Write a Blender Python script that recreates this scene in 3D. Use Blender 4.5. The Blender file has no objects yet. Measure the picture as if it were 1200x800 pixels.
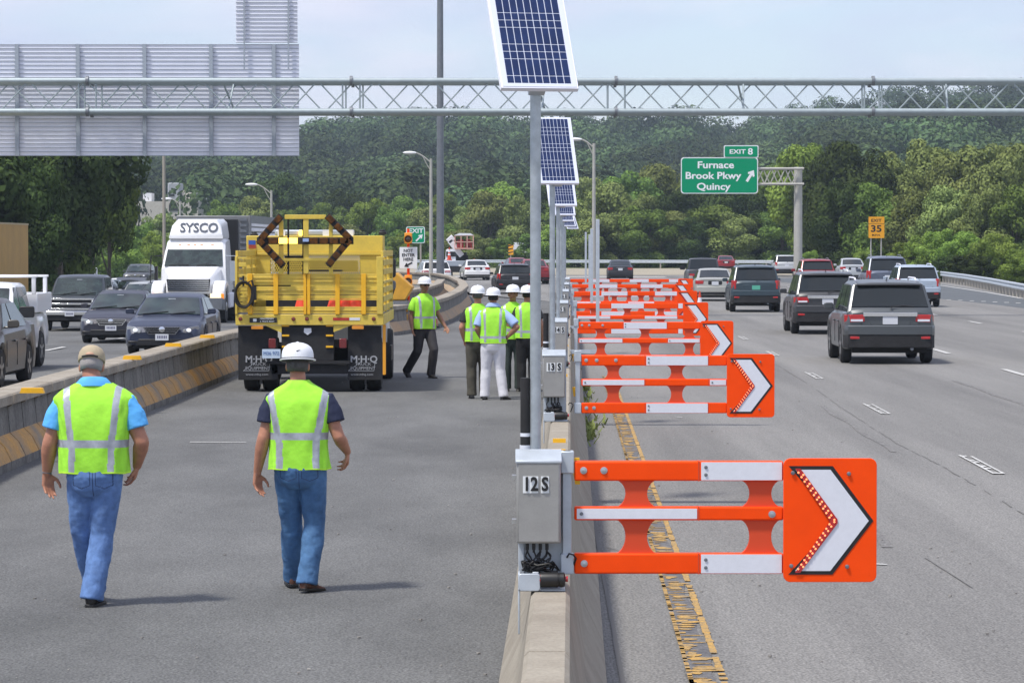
import bpy, math, random
import numpy as np
from mathutils import Vector, Matrix
random.seed(7)
R = math.radians
scene = bpy.context.scene
# ------------------------------------------------------------------ camera, sky, sun, exposure
F_PX, HOR, CAMZ = 3700.0, 287.0, 2.5
PITCH = math.atan((400 - HOR) / F_PX)
cam_d = bpy.data.cameras.new('camera'); cam = bpy.data.objects.new('camera', cam_d)
scene.collection.objects.link(cam); scene.camera = cam
cam.location = (0, 0, CAMZ); cam.rotation_euler = (math.pi / 2 - PITCH, 0, 0)
cam_d.sensor_width = 36.0; cam_d.lens = 36.0 * F_PX / 1200.0
cam_d.clip_start = 0.5; cam_d.clip_end = 6000
cam_d.dof.use_dof = False

SUN_EL, SUN_AZ = R(63), R(-126)          # azimuth from +Y clockwise: sun to the left and a little behind
world = bpy.data.worlds.new('World'); scene.world = world; world.use_nodes = True
nt = world.node_tree; nt.nodes.clear()
out = nt.nodes.new('ShaderNodeOutputWorld'); bg = nt.nodes.new('ShaderNodeBackground')
sky = nt.nodes.new('ShaderNodeTexSky'); sky.sky_type = 'NISHITA'; sky.sun_disc = False
sky.sun_elevation = SUN_EL; sky.sun_rotation = SUN_AZ
sky.air_density = 1.0; sky.dust_density = 0.3; sky.ozone_density = 3.0; sky.altitude = 50
tc = nt.nodes.new('ShaderNodeTexCoord'); mp = nt.nodes.new('ShaderNodeMapping'); mp.inputs['Scale'].default_value = (6, 6, 17)
nz = nt.nodes.new('ShaderNodeTexNoise'); nz.inputs['Scale'].default_value = 1.3; nz.inputs['Detail'].default_value = 7; nz.inputs['Roughness'].default_value = .55
rp = nt.nodes.new('ShaderNodeValToRGB'); rp.color_ramp.elements[0].position = .36; rp.color_ramp.elements[1].position = .72
rp.color_ramp.elements[0].color = (.42, .42, .42, 1); rp.color_ramp.elements[1].color = (1, 1, 1, 1)
mx = nt.nodes.new('ShaderNodeMix'); mx.data_type = 'RGBA'
mx.inputs[7].default_value = (4.15, 4.45, 5.75, 1)
nt.links.new(tc.outputs['Generated'], mp.inputs['Vector']); nt.links.new(mp.outputs[0], nz.inputs['Vector'])
nt.links.new(nz.outputs['Fac'], rp.inputs[0]); nt.links.new(rp.outputs[0], mx.inputs[0]); nt.links.new(sky.outputs[0], mx.inputs[6])
nz2 = nt.nodes.new('ShaderNodeTexNoise'); nz2.inputs['Scale'].default_value = 2.6; nz2.inputs['Detail'].default_value = 8; nz2.inputs['Distortion'].default_value = .4
mp2 = nt.nodes.new('ShaderNodeMapping'); mp2.inputs['Scale'].default_value = (3.2, 3.2, 14); mp2.inputs['Location'].default_value = (.7, .2, .4)
rp2 = nt.nodes.new('ShaderNodeValToRGB'); rp2.color_ramp.elements[0].position = .47; rp2.color_ramp.elements[1].position = .72; rp2.color_ramp.elements[1].color = (.75,.75,.75,1)
mx2 = nt.nodes.new('ShaderNodeMix'); mx2.data_type = 'RGBA'; mx2.inputs[7].default_value = (6.4, 6.0, 6.7, 1)
nt.links.new(tc.outputs['Generated'], mp2.inputs['Vector']); nt.links.new(mp2.outputs[0], nz2.inputs['Vector']); nt.links.new(nz2.outputs['Fac'], rp2.inputs[0])
nt.links.new(rp2.outputs[0], mx2.inputs[0]); nt.links.new(mx.outputs[2], mx2.inputs[6]); nt.links.new(mx2.outputs[2], bg.inputs[0]); bg.inputs[1].default_value = 0.115
nt.links.new(bg.outputs[0], out.inputs[0])

sun_d = bpy.data.lights.new('sun', 'SUN'); sun = bpy.data.objects.new('sun', sun_d); scene.collection.objects.link(sun)
sun_d.energy = 2.9; sun_d.angle = R(6); sun_d.color = (1, .95, .87)
sd = Vector((math.sin(SUN_AZ) * math.cos(SUN_EL), math.cos(SUN_AZ) * math.cos(SUN_EL), math.sin(SUN_EL)))
sun.rotation_euler = sd.to_track_quat('Z', 'Y').to_euler()
vs = scene.view_settings; vs.view_transform = 'Standard'; vs.look = 'None'; vs.gamma = 1; vs.exposure = 0.58; vs.use_curve_mapping = False
scene.cycles.max_bounces = 6; scene.cycles.diffuse_bounces = 3; scene.cycles.volume_bounces = 0
scene.cycles.use_denoising = True

# ------------------------------------------------------------------ helpers
cp, sp = math.cos(PITCH), math.sin(PITCH)
def ray(px, py):
    u, v = (px - 600) / F_PX, (400 - py) / F_PX
    return Vector((u, cp + v * sp, -sp + v * cp))
def G(px, py, z=0.0):                      # photo pixel -> point on the plane at height z
    r = ray(px, py); t = (z - CAMZ) / r.z
    return Vector((r.x * t, r.y * t, z))
def P(px, py, Y):                          # photo pixel -> point at distance Y
    r = ray(px, py); t = Y / r.y
    return Vector((r.x * t, Y, CAMZ + r.z * t))

class MB:
    def __init__(s): s.v = []; s.f = []; s.m = []; s.mi = 0
    def add(s, vs_, fs):
        b = len(s.v); s.v += [tuple(p) for p in vs_]; s.f += [tuple(b + i for i in f) for f in fs]; s.m += [s.mi] * len(fs); return s
    def box(s, x0, x1, y0, y1, z0, z1, rot=None, piv=None):
        if x0 > x1: x0, x1 = x1, x0
        if y0 > y1: y0, y1 = y1, y0
        if z0 > z1: z0, z1 = z1, z0
        v = [Vector(p) for p in ((x0,y0,z0),(x1,y0,z0),(x1,y1,z0),(x0,y1,z0),(x0,y0,z1),(x1,y0,z1),(x1,y1,z1),(x0,y1,z1))]
        if rot is not None:
            c = Vector(piv) if piv is not None else Vector(((x0+x1)/2,(y0+y1)/2,(z0+z1)/2))
            v = [rot @ (p - c) + c for p in v]
        return s.add(v, [(0,3,2,1),(4,5,6,7),(0,1,5,4),(1,2,6,5),(2,3,7,6),(3,0,4,7)])
    def ring(s, c, ax, r, n, ph=0, r2=None, ref=None):
        ax = Vector(ax).normalized()
        if ref is not None: a = (ref - ax * ref.dot(ax)).normalized()
        elif abs(ax.x) < .9: a = Vector((1,0,0)); a = (a - ax * a.dot(ax)).normalized()
        else: a = Vector((0,0,1)); a = (a - ax * a.dot(ax)).normalized()
        b = ax.cross(a); r2 = r if r2 is None else r2
        return [Vector(c) + a * (r * math.cos(2*math.pi*i/n+ph)) + b * (r2 * math.sin(2*math.pi*i/n+ph)) for i in range(n)]
    def loft(s, rings, cap=True):
        n = len(rings[0]); b = len(s.v); fs = []
        for r in rings: s.v += [tuple(p) for p in r]
        for k in range(len(rings)-1):
            for i in range(n):
                j = (i+1) % n; fs.append((b+k*n+i, b+k*n+j, b+(k+1)*n+j, b+(k+1)*n+i))
        if cap: fs.append(tuple(b+i for i in range(n))[::-1]); fs.append(tuple(b+(len(rings)-1)*n+i for i in range(n)))
        s.f += fs; s.m += [s.mi]*len(fs); return s
    def cyl(s, p0, p1, r0, r1=None, n=12):
        r1 = r0 if r1 is None else r1; ax = Vector(p1)-Vector(p0)
        return s.loft([s.ring(p0, ax, r0, n), s.ring(p1, ax, r1, n)])
    def tube(s, pts, r, n=6):
        pts = [Vector(p) for p in pts]; rr = r if isinstance(r, (list, tuple)) else [r]*len(pts); rings = []
        ref = None
        for i, p in enumerate(pts):
            ax = (pts[min(i+1,len(pts)-1)] - pts[max(i-1,0)]).normalized()
            if ref is None:
                ref = Vector((1,0,0)) if abs(ax.x) < .8 else Vector((0,0,1))
            ref = (ref - ax*ref.dot(ax)).normalized()
            rings.append(s.ring(p, ax, rr[i], n, ref=ref))
        return s.loft(rings)
    def capsule(s, p0, p1, r0, r1, n=12):
        p0, p1 = Vector(p0), Vector(p1); ax = (p1-p0); L = ax.length; ax = ax/L if L > 1e-6 else Vector((0,0,1)); rings = []
        for a in (80, 55, 30, 0): rings.append(s.ring(p0 - ax*r0*math.sin(R(a)), ax, r0*math.cos(R(a)), n))
        for a in (0, 30, 55, 80): rings.append(s.ring(p1 + ax*r1*math.sin(R(a)), ax, r1*math.cos(R(a)), n))
        return s.loft(rings)
    def ell(s, c, rx, ry, rz, n=16, m=10, mat=None):
        c = Vector(c); rings = []
        for k in range(m+1):
            a = math.pi*(k+.15)/(m+.3) - math.pi/2
            q = [Vector((rx*math.cos(a)*math.cos(2*math.pi*i/n), ry*math.cos(a)*math.sin(2*math.pi*i/n), rz*math.sin(a))) for i in range(n)]
            rings.append([c + ((mat @ p) if mat else p) for p in q])
        return s.loft(rings)
    def lathe(s, prof, c=(0,0,0), ax='z', n=24):
        rings = []
        for r, h in prof:
            q = []
            for i in range(n):
                a = 2*math.pi*i/n
                if ax == 'z': q.append((c[0]+r*math.cos(a), c[1]+r*math.sin(a), c[2]+h))
                elif ax == 'x': q.append((c[0]+h, c[1]+r*math.cos(a), c[2]+r*math.sin(a)))
                else: q.append((c[0]+r*math.sin(a), c[1]+h, c[2]+r*math.cos(a)))
            rings.append(q)
        return s.loft(rings)
    def prism(s, poly, y0, y1):             # poly in (x,z), extruded along y
        n = len(poly); v = [(x, y0, z) for x, z in poly] + [(x, y1, z) for x, z in poly]
        return s.add(v, [tuple(range(n)), tuple(range(2*n-1, n-1, -1))] + [(i, n+i, n+(i+1)%n, (i+1)%n) for i in range(n)])
    def prism_x(s, poly, x0, x1):           # poly in (y,z)
        n = len(poly); v = [(x0, y, z) for y, z in poly] + [(x1, y, z) for y, z in poly]
        return s.add(v, [tuple(range(n))[::-1], tuple(range(n, 2*n))] + [(i, (i+1)%n, n+(i+1)%n, n+i) for i in range(n)])
    def bar(s, p0, p1, w, t):               # flat bar in the xz plane, width w, thickness t along y
        p0, p1 = Vector(p0), Vector(p1); d = (p1-p0).normalized(); q = Vector((0,1,0)); u = d.cross(q)*(w/2); q = q*(t/2)
        return s.add([p0-u-q, p0+u-q, p0+u+q, p0-u+q, p1-u-q, p1+u-q, p1+u+q, p1-u+q], [(0,3,2,1),(4,5,6,7),(0,1,5,4),(1,2,6,5),(2,3,7,6),(3,0,4,7)])
    def text(s, body, size, cx, cz, y, depth=.004, sx=1.0, bold=0.0, align='CENTER'):
        v, f = text_geo(body, size, align, bold)
        s.add([(cx + p[0]*sx, y - p[2] * 1.0 - depth, cz + p[1]) for p in v], f); return s
    def build(s, name, mats, parent=None, bevel=0, ang=35, loc=None, segs=2):
        me = bpy.data.meshes.new(name); me.from_pydata(s.v, [], s.f); 
        mats = mats if isinstance(mats, (list, tuple)) else [mats]
        for m in mats: me.materials.append(m)
        if len(mats) > 1: me.polygons.foreach_set('material_index', s.m)
        import bmesh
        bm = bmesh.new(); bm.from_mesh(me); bmesh.ops.recalc_face_normals(bm, faces=bm.faces); bm.to_mesh(me); bm.free()
        me.polygons.foreach_set('use_smooth', [True]*len(me.polygons)); me.set_sharp_from_angle(angle=R(ang)); me.update()
        o = bpy.data.objects.new(name, me); scene.collection.objects.link(o)
        if parent is not None: o.parent = parent
        if loc is not None: o.location = loc
        if bevel:
            b = o.modifiers.new('bevel', 'BEVEL'); b.width = bevel; b.segments = segs; b.limit_method = 'ANGLE'; b.angle_limit = R(40)
        return o
_tc = {}
def text_geo(body, size, align='CENTER', bold=0.0):
    k = (body, size, align, bold)
    if k in _tc: return _tc[k]
    cu = bpy.data.curves.new('t', 'FONT'); cu.body = body; cu.size = size; cu.align_x = align; cu.align_y = 'CENTER'; cu.offset = bold; cu.extrude = .0015; cu.resolution_u = 3
    o = bpy.data.objects.new('t', cu); scene.collection.objects.link(o)
    dg = bpy.context.evaluated_depsgraph_get(); me = o.evaluated_get(dg).to_mesh()
    v = [tuple(x.co) for x in me.vertices]; f = [tuple(p.vertices) for p in me.polygons]
    o.evaluated_get(dg).to_mesh_clear(); bpy.data.objects.remove(o); bpy.data.curves.remove(cu)
    _tc[k] = (v, f); return v, f
def rect(cx, cz, w, h, r=0, n=5):
    if not r: return [(cx-w/2,cz-h/2),(cx+w/2,cz-h/2),(cx+w/2,cz+h/2),(cx-w/2,cz+h/2)]
    out = []
    for (qx, qz, a0) in ((w/2-r,-h/2+r,-90),(w/2-r,h/2-r,0),(-w/2+r,h/2-r,90),(-w/2+r,-h/2+r,180)):
        for i in range(n+1):
            a = R(a0 + 90*i/n); out.append((cx+qx+r*math.cos(a), cz+qz+r*math.sin(a)))
    return out
def empty(name, loc=(0,0,0), rz=0, label=None, cat=None, group=None):
    o = bpy.data.objects.new(name, None); scene.collection.objects.link(o); o.location = loc; o.rotation_euler = (0,0,rz); o.empty_display_size = .1
    tag(o, label, cat, group); return o
def tag(o, label=None, cat=None, group=None, kind=None):
    if label: o['label'] = label
    if cat: o['category'] = cat
    if group: o['group'] = group
    if kind: o['kind'] = kind
    return o
ORD = ['first','second','third','fourth','fifth','sixth','seventh','eighth','ninth','tenth','eleventh','twelfth','thirteenth','fourteenth','fifteenth','sixteenth','seventeenth','eighteenth','nineteenth','twentieth','twenty-first','twenty-second','twenty-third','twenty-fourth','twenty-fifth','twenty-sixth','twenty-seventh','twenty-eighth','twenty-ninth','thirtieth']
# ------------------------------------------------------------------ materials
def mat(name, col, rough=.6, metal=0.0, var=0.0, vs_=3.0, col2=None, bump=0.0, bs=40.0, coat=0.0, emit=0.0, spec=.5, fine=0.0, stretch=(1,1,1), trans=0.0):
    m = bpy.data.materials.new(name); m.use_nodes = True; n = m.node_tree.nodes; l = m.node_tree.links; b = n['Principled BSDF']
    c = (*col, 1); b.inputs['Base Color'].default_value = c; b.inputs['Roughness'].default_value = rough; b.inputs['Metallic'].default_value = metal
    b.inputs['Coat Weight'].default_value = coat; b.inputs['Coat Roughness'].default_value = .05; b.inputs['Specular IOR Level'].default_value = spec
    if emit: b.inputs['Emission Color'].default_value = c; b.inputs['Emission Strength'].default_value = emit
    if var or bump or col2 or fine:
        t = n.new('ShaderNodeTexCoord'); mp = n.new('ShaderNodeMapping'); l.new(t.outputs['Object'], mp.inputs[0]); mp.inputs['Scale'].default_value = stretch
    if var or col2:
        z = n.new('ShaderNodeTexNoise'); z.inputs['Scale'].default_value = vs_; z.inputs['Detail'].default_value = 8; z.inputs['Roughness'].default_value = .65; l.new(mp.outputs[0], z.inputs['Vector'])
        x = n.new('ShaderNodeMix'); x.data_type = 'RGBA'
        r = n.new('ShaderNodeValToRGB'); r.color_ramp.elements[0].position = .36; r.color_ramp.elements[1].position = .66; l.new(z.outputs['Fac'], r.inputs[0]); l.new(r.outputs[0], x.inputs[0])
        k2 = col2 if col2 else tuple(q*(1-var) for q in col)
        x.inputs[6].default_value = c if col2 else (*[min(1,q*(1+var*.5)) for q in col], 1); x.inputs[7].default_value = (*k2, 1)
        src = x.outputs[2]
        if fine:
            z2 = n.new('ShaderNodeTexNoise'); z2.inputs['Scale'].default_value = bs; z2.inputs['Detail'].default_value = 3; l.new(t.outputs['Object'], z2.inputs['Vector'])
            mr = n.new('ShaderNodeMapRange'); mr.inputs[1].default_value = .3; mr.inputs[2].default_value = .7; mr.inputs[3].default_value = 1-fine; mr.inputs[4].default_value = 1+fine; l.new(z2.outputs['Fac'], mr.inputs[0])
            y = n.new('ShaderNodeMix'); y.data_type = 'RGBA'; y.blend_type = 'MULTIPLY'; y.inputs[0].default_value = 1; l.new(src, y.inputs[6]); l.new(mr.outputs[0], y.inputs[7]); src = y.outputs[2]
        l.new(src, b.inputs['Base Color'])
    if bump:
        z = n.new('ShaderNodeTexNoise'); z.inputs['Scale'].default_value = bs; z.inputs['Detail'].default_value = 4; l.new(mp.outputs[0], z.inputs['Vector'])
        bn = n.new('ShaderNodeBump'); bn.inputs['Strength'].default_value = bump; bn.inputs['Distance'].default_value = .01; l.new(z.outputs['Fac'], bn.inputs['Height']); l.new(bn.outputs[0], b.inputs['Normal'])
    if trans: b.inputs['Transmission Weight'].default_value = trans
    return m
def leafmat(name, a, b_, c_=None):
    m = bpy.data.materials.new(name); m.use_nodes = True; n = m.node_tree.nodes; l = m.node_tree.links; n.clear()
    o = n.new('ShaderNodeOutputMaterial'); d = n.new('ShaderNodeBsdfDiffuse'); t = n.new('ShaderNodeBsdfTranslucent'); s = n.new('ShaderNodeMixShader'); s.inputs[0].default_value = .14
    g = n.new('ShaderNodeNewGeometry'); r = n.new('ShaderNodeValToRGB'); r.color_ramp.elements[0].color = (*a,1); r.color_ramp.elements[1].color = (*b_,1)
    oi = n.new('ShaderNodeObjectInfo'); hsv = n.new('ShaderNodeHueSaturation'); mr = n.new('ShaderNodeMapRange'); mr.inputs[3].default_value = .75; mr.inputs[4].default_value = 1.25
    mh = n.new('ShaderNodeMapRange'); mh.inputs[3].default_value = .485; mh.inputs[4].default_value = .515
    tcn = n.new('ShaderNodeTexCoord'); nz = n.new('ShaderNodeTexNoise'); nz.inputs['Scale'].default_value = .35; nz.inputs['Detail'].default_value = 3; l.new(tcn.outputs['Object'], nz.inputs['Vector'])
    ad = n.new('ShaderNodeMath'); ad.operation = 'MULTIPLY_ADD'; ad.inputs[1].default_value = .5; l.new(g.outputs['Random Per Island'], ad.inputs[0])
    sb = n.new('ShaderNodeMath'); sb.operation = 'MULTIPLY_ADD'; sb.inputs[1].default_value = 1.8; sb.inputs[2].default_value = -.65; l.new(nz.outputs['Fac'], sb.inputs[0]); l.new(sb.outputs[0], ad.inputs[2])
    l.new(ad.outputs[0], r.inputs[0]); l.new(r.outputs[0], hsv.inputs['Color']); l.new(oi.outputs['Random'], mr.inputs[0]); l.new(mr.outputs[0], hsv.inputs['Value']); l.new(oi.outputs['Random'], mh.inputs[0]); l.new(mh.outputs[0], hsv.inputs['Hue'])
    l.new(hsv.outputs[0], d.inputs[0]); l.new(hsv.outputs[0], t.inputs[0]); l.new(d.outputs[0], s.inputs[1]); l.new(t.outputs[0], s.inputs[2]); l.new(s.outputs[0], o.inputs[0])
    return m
M = {}
M['asph_l'] = mat('asphalt_left', (.118,.119,.116), .85, var=.30, vs_=.5, bump=.7, bs=60, fine=.58, stretch=(1,.35,1))
M['asph_r'] = mat('asphalt_right', (.183,.178,.168), .85, var=.32, vs_=.42, bump=.7, bs=60, fine=.58, stretch=(1.1,.05,1))
M['asph_d'] = mat('asphalt_dark', (.095,.105,.112), .85, var=.15, vs_=.3, bump=.4, bs=70, fine=.2)
M['sand'] = mat('sand', (.36,.32,.245), .9, col2=(.27,.24,.17), vs_=.3, fine=.15, bs=6)
M['grass'] = mat('grass', (.10,.13,.05), .9, col2=(.17,.18,.08), vs_=.4, fine=.3, bs=5)
M['conc'] = mat('concrete', (.325,.292,.235), .9, col2=(.245,.215,.17), vs_=2.2, bump=.5, bs=60, fine=.12)
M['conc_g'] = mat('concrete_grey', (.22,.213,.195), .9, col2=(.11,.106,.098), vs_=2.0, bump=.9, bs=25, fine=.25, stretch=(1.6,1.6,.5))
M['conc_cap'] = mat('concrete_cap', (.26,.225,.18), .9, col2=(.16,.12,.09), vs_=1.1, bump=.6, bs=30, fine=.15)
M['toe'] = mat('painted_toe', (.56,.30,.075), .85, col2=(.22,.20,.17), vs_=1.3, bump=.5, bs=30, fine=.15)
M['yell_line'] = mat('yellow_line', (.50,.29,.06), .85, col2=(.24,.185,.11), vs_=11, fine=.3, bs=60)
M['white_line'] = mat('white_line', (.58,.58,.56), .85, col2=(.36,.355,.34), vs_=9, fine=.2, bs=60)
M['crack'] = mat('crack', (.11,.105,.10), .9)
M['galv'] = mat('galvanised', (.46,.50,.53), .42, .65, var=.18, vs_=14, bump=.05)
M['galv2'] = mat('galvanised_flat', (.52,.57,.62), .5, .35, var=.12, vs_=9)
M['galvdark'] = mat('dark_steel', (.20,.215,.235), .5, .5, var=.12, vs_=4)
M['truss'] = mat('truss_paint', (.36,.42,.44), .5, .3, var=.1, vs_=3)
M['alu'] = mat('aluminium_sheet', (.84,.85,.93), .6, 0, var=.08, vs_=.8)
M['alud'] = mat('aluminium_rib', (.36,.40,.45), .5, .2)
M['boxgrey'] = mat('box_grey', (.36,.355,.34), .42, .35, var=.1, vs_=6, fine=.04, bs=120)
M['orange'] = mat('orange_plastic', (1.0,.075,.003), .55, var=.07, vs_=5, spec=.15)
M['orange_d'] = mat('orange_web', (.66,.062,.012), .55)  # recess shade of the webs painted as darker orange; also colours the seams
M['refl'] = mat('reflective_white', (.72,.74,.80), .4, var=.04, vs_=30)
M['black'] = mat('black', (.012,.012,.013), .45)
M['blackm'] = mat('black_matt', (.02,.02,.022), .85, var=.3, vs_=8)
M['white'] = mat('white_paint', (.80,.81,.83), .35, coat=.5)
M['whitem'] = mat('white_matt', (.75,.76,.78), .6)
M['red'] = mat('red_lens', (.45,.012,.015), .2, coat=1)
M['redd'] = mat('dark_red_lens', (.16,.01,.012), .25, coat=1)
M['led'] = mat('led', (1,.30,.12), .3, emit=1.0)
M['amber'] = mat('amber_lens', (.75,.28,.02), .3, coat=.6)
M['amber_on'] = mat('amber_lit', (1,.55,.08), .3, emit=3.2)
M['glass'] = mat('car_glass', (.016,.020,.021), .05, 0, coat=0, spec=.55)
M['glass_f'] = mat('windscreen_glass', (.035,.055,.048), .05, 0, coat=.3, spec=.7, col2=(.008,.012,.012), vs_=2.6)  # mottled green and dark tones paint reflections into the glass colour
M['chrome'] = mat('chrome', (.75,.76,.78), .12, 1)
M['tyre'] = mat('tyre', (.018,.018,.019), .85)
M['rim'] = mat('rim', (.38,.39,.40), .35, .8)
M['plate'] = mat('plate', (.62,.64,.68), .5)
M['platedk'] = mat('plate_text', (.12,.12,.2), .5)
M['under'] = mat('underbody', (.012,.012,.012), .9)
M['solar'] = mat('solar_cell', (.012,.027,.095), .35, 0, var=.25, vs_=9, spec=.3)
M['solarw'] = mat('solar_backing', (.62,.66,.78), .4)
M['yellow'] = mat('truck_yellow', (.76,.56,.075), .55, col2=(.60,.44,.075), vs_=1.8, fine=.05, bs=30)
M['yellow2'] = mat('bright_yellow', (.90,.48,.015), .45, var=.1, vs_=4)
M['steel'] = mat('stainless', (.5,.5,.5), .3, .9)
M['green'] = mat('sign_green', (.0,.28,.13), .6, spec=.15)
M['signw'] = mat('sign_white', (.80,.83,.84), .45)
M['signy'] = mat('sign_yellow', (.80,.36,.01), .5)
M['pole'] = mat('lamp_pole', (.45,.44,.40), .6, .2, var=.1)
M['barkm'] = mat('bark', (.09,.075,.055), .9, var=.4, vs_=6)
M['wood'] = mat('wood_post', (.35,.32,.27), .8)
M['hi'] = mat('hi_vis', (.37,.84,.05), .8, var=.10, vs_=7, bump=.9, bs=9, emit=0)
M['hit'] = mat('hi_vis_trim', (.55,.95,.05), .7)
M['silver'] = mat('silver_tape', (.42,.45,.50), .42, .25, var=.22, vs_=16)
M['skin'] = mat('skin', (.44,.20,.125), .55, var=.15, vs_=18)
M['skin2'] = mat('skin_dark', (.33,.16,.10), .55, var=.15, vs_=18)
M['jeans'] = mat('jeans', (.13,.24,.50), .85, col2=(.085,.165,.37), vs_=4, bump=.5, bs=20, fine=.15)
M['jeans2'] = mat('jeans_mid', (.080,.19,.37), .85, col2=(.045,.115,.25), vs_=4, bump=.5, bs=20, fine=.15)
M['navy'] = mat('navy_cloth', (.012,.018,.05), .85)
M['polo'] = mat('sky_blue_cloth', (.10,.42,.85), .8)
M['paleblue'] = mat('pale_blue_cloth', (.33,.45,.72), .8)
M['trdark'] = mat('dark_trousers', (.04,.038,.042), .85, var=.2, vs_=6)
M['trolive'] = mat('olive_trousers', (.075,.068,.05), .85, var=.2, vs_=6)
M['trblack'] = mat('black_trousers', (.012,.012,.013), .85)
M['trwhite'] = mat('white_trousers', (.66,.66,.70), .8, var=.08, vs_=8)
M['shoe'] = mat('shoe', (.02,.018,.017), .6)
M['shoeb'] = mat('brown_shoe', (.055,.042,.034), .7, col2=(.16,.055,.03), vs_=22)
M['hatw'] = mat('hard_hat_white', (.78,.80,.84), .35, coat=.3)
M['cap'] = mat('beige_cap', (.42,.35,.24), .85, var=.1, vs_=20)
M['hairw'] = mat('grey_hair', (.33,.31,.30), .85, bump=.5, bs=150)
M['haird'] = mat('dark_hair', (.09,.085,.085), .85, bump=.5, bs=150, var=.3, vs_=40)
M['hairb'] = mat('black_hair', (.015,.013,.012), .85)
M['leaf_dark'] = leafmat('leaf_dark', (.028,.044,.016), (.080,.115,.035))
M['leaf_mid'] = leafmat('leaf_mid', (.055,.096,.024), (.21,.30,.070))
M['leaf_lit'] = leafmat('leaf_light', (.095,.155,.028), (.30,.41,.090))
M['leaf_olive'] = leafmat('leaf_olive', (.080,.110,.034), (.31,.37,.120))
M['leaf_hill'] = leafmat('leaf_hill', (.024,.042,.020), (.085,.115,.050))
M['hillg'] = mat('hill_ground', (.035,.05,.02), .95)
def paint(name, col, metal=None):
    metal = (.1 if max(col) < .07 else .45) if metal is None else metal
    m_ = mat('paint_' + name, col, .42, metal*.7, coat=.55, var=.05, vs_=.8)
    m_.node_tree.nodes['Principled BSDF'].inputs['Coat Roughness'].default_value = .22; return m_
# ------------------------------------------------------------------ ground, roads, markings
SL = .0187                                   # the road runs this much to the right per metre
def sheet(name, poly, z, m, kind='structure', sub=None, label=None):
    o = MB(); o.add([(x, y, z) for x, y in poly], [tuple(range(len(poly)))]); ob = o.build(name, m); ob['kind'] = kind; return ob
# terrain: flat to 420 m, rising into wooded hills
RIDGE = [(-700,152),(0,152),(200,156),(340,158),(420,150),(480,139),(560,146),(650,150),(740,152),(800,150),(850,160),(890,156),(930,150),(1000,140),(1100,128),(1200,122),(1900,116)]
def ridge_y(px):
    for (a, ya), (b, yb) in zip(RIDGE, RIDGE[1:]):
        if a <= px <= b: return ya + (yb-ya)*(px-a)/(b-a)
    return RIDGE[-1][1] if px > 0 else RIDGE[0][1]
def smooth(t): t = max(0, min(1, t)); return t*t*(3-2*t)
RD = 1300.0
def dip(x, y):                               # the southbound side falls away to the left
    return -min(1.45, max(0, (y-57)*.0082))*smooth((xt(y)-x)/1.3)*(1-smooth((y-380)/80))
def xt(y): return lerp_tab(((-100,-6.5),(125,-6.5),(160,-10),(190,-14.8),(230,-18),(280,-26),(350,-45),(500,-60)), y)
def lerp_tab(t, y):
    for (a, va), (b, vb) in zip(t, t[1:]):
        if a <= y <= b: return va+(vb-va)*(y-a)/(b-a)
    return t[-1][1]
def GD(px, py):                             # photo pixel -> point on the dipping southbound road
    d = 80.0; r_ = ray(px, py)
    for _ in range(60):
        x = r_.x*d/r_.y; z = dip(x, d) ; d = .5*d + .5*(z-CAMZ)/r_.z*r_.y
    return Vector((r_.x*d/r_.y, d, dip(r_.x*d/r_.y, d)))
def hill_z(x, y):
    px = 600 + F_PX * x / max(y, 300)
    top = (HOR - ridge_y(px)) / F_PX * RD + CAMZ - 9
    t = (y - 470) / (RD - 470)
    w = smooth(t) * .72 + max(0, min(1, t)) * .28 if t < 1 else 1 - smooth((t-1)/.8)
    n = math.sin(x*.021+1.3)*math.cos(y*.013) * 2.2 + math.sin(x*.043+y*.017)*1.2
    near = 0
    if px > 860:                               # a nearer shoulder of the hill on the right
        near = smooth((px-860)/120) * 13 * smooth((y-480)/260) * (1-smooth((y-700)/500))
    return max(0, (top + n*2) * w + near * .55) if y > 470 else dip(x, y)
gx = [-900 + 30*i for i in range(28)] + [-60,-50,-44,-38,-32,-27,-25,-22,-20,-18,-17,-16,-15,-14,-12.5,-11,-10,-9,-8,-7.2,-6.5] + [0 + 30*i for i in range(31)]; gy = [-60, 57, 80, 105, 125, 142, 160, 175, 190, 210, 230, 255, 280, 310, 340, 380, 420] + [470 + 30*i for i in range(60)] + [2290]
g = MB(); g.v = [(x, y, hill_z(x, y) if y < 2250 else 0) for y in gy for x in gx]
nx = len(gx)
for j in range(len(gy)-1):
    for i in range(nx-1):
        g.f.append((j*nx+i, j*nx+i+1, (j+1)*nx+i+1, (j+1)*nx+i)); g.m.append(1 if gy[j] >= 420 else 0)
gr = g.build('ground', [M['grass'], M['hillg']], ang=180); gr['kind'] = 'structure'

sheet('northbound_road', [(-.10,-5),(40,-5),(40,120),(34,150),(31,200),(34,262),(-14.4,262),(-14.4,200),(-2.6,160),(-.10+SL*135,135)], .004, M['asph_r'])
sheet('closed_lane', [(-6.2,-5),(-.10,-5),(-.10+SL*135,135),(-1.8,160),(-3.0,178),(-6.2,185)], .004, M['asph_l'])
sb = MB(); rws = [(-40,0,-5),(-40,0,57),(-38,0,80),(-37,0,105),(-36,0,125),(-35,0,142),(-35,0,160),(-36,0,175),(-37,0,190),(-39,0,205),(-42,0,225),(-46,0,250),(-54,0,280),(-66,0,315),(-90,0,350)]; rws = [(a, xt(y)+.28, y) for a, _, y in rws]; fr_x = [0,.2,.4,.6,.72,.8,.87,.92,.95,.975,1]
for (xa, xb, y) in rws: sb.v += [(xa+(xb-xa)*fr_x[i], y, .03+dip(xa+(xb-xa)*fr_x[i], y)) for i in range(11)]
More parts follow.
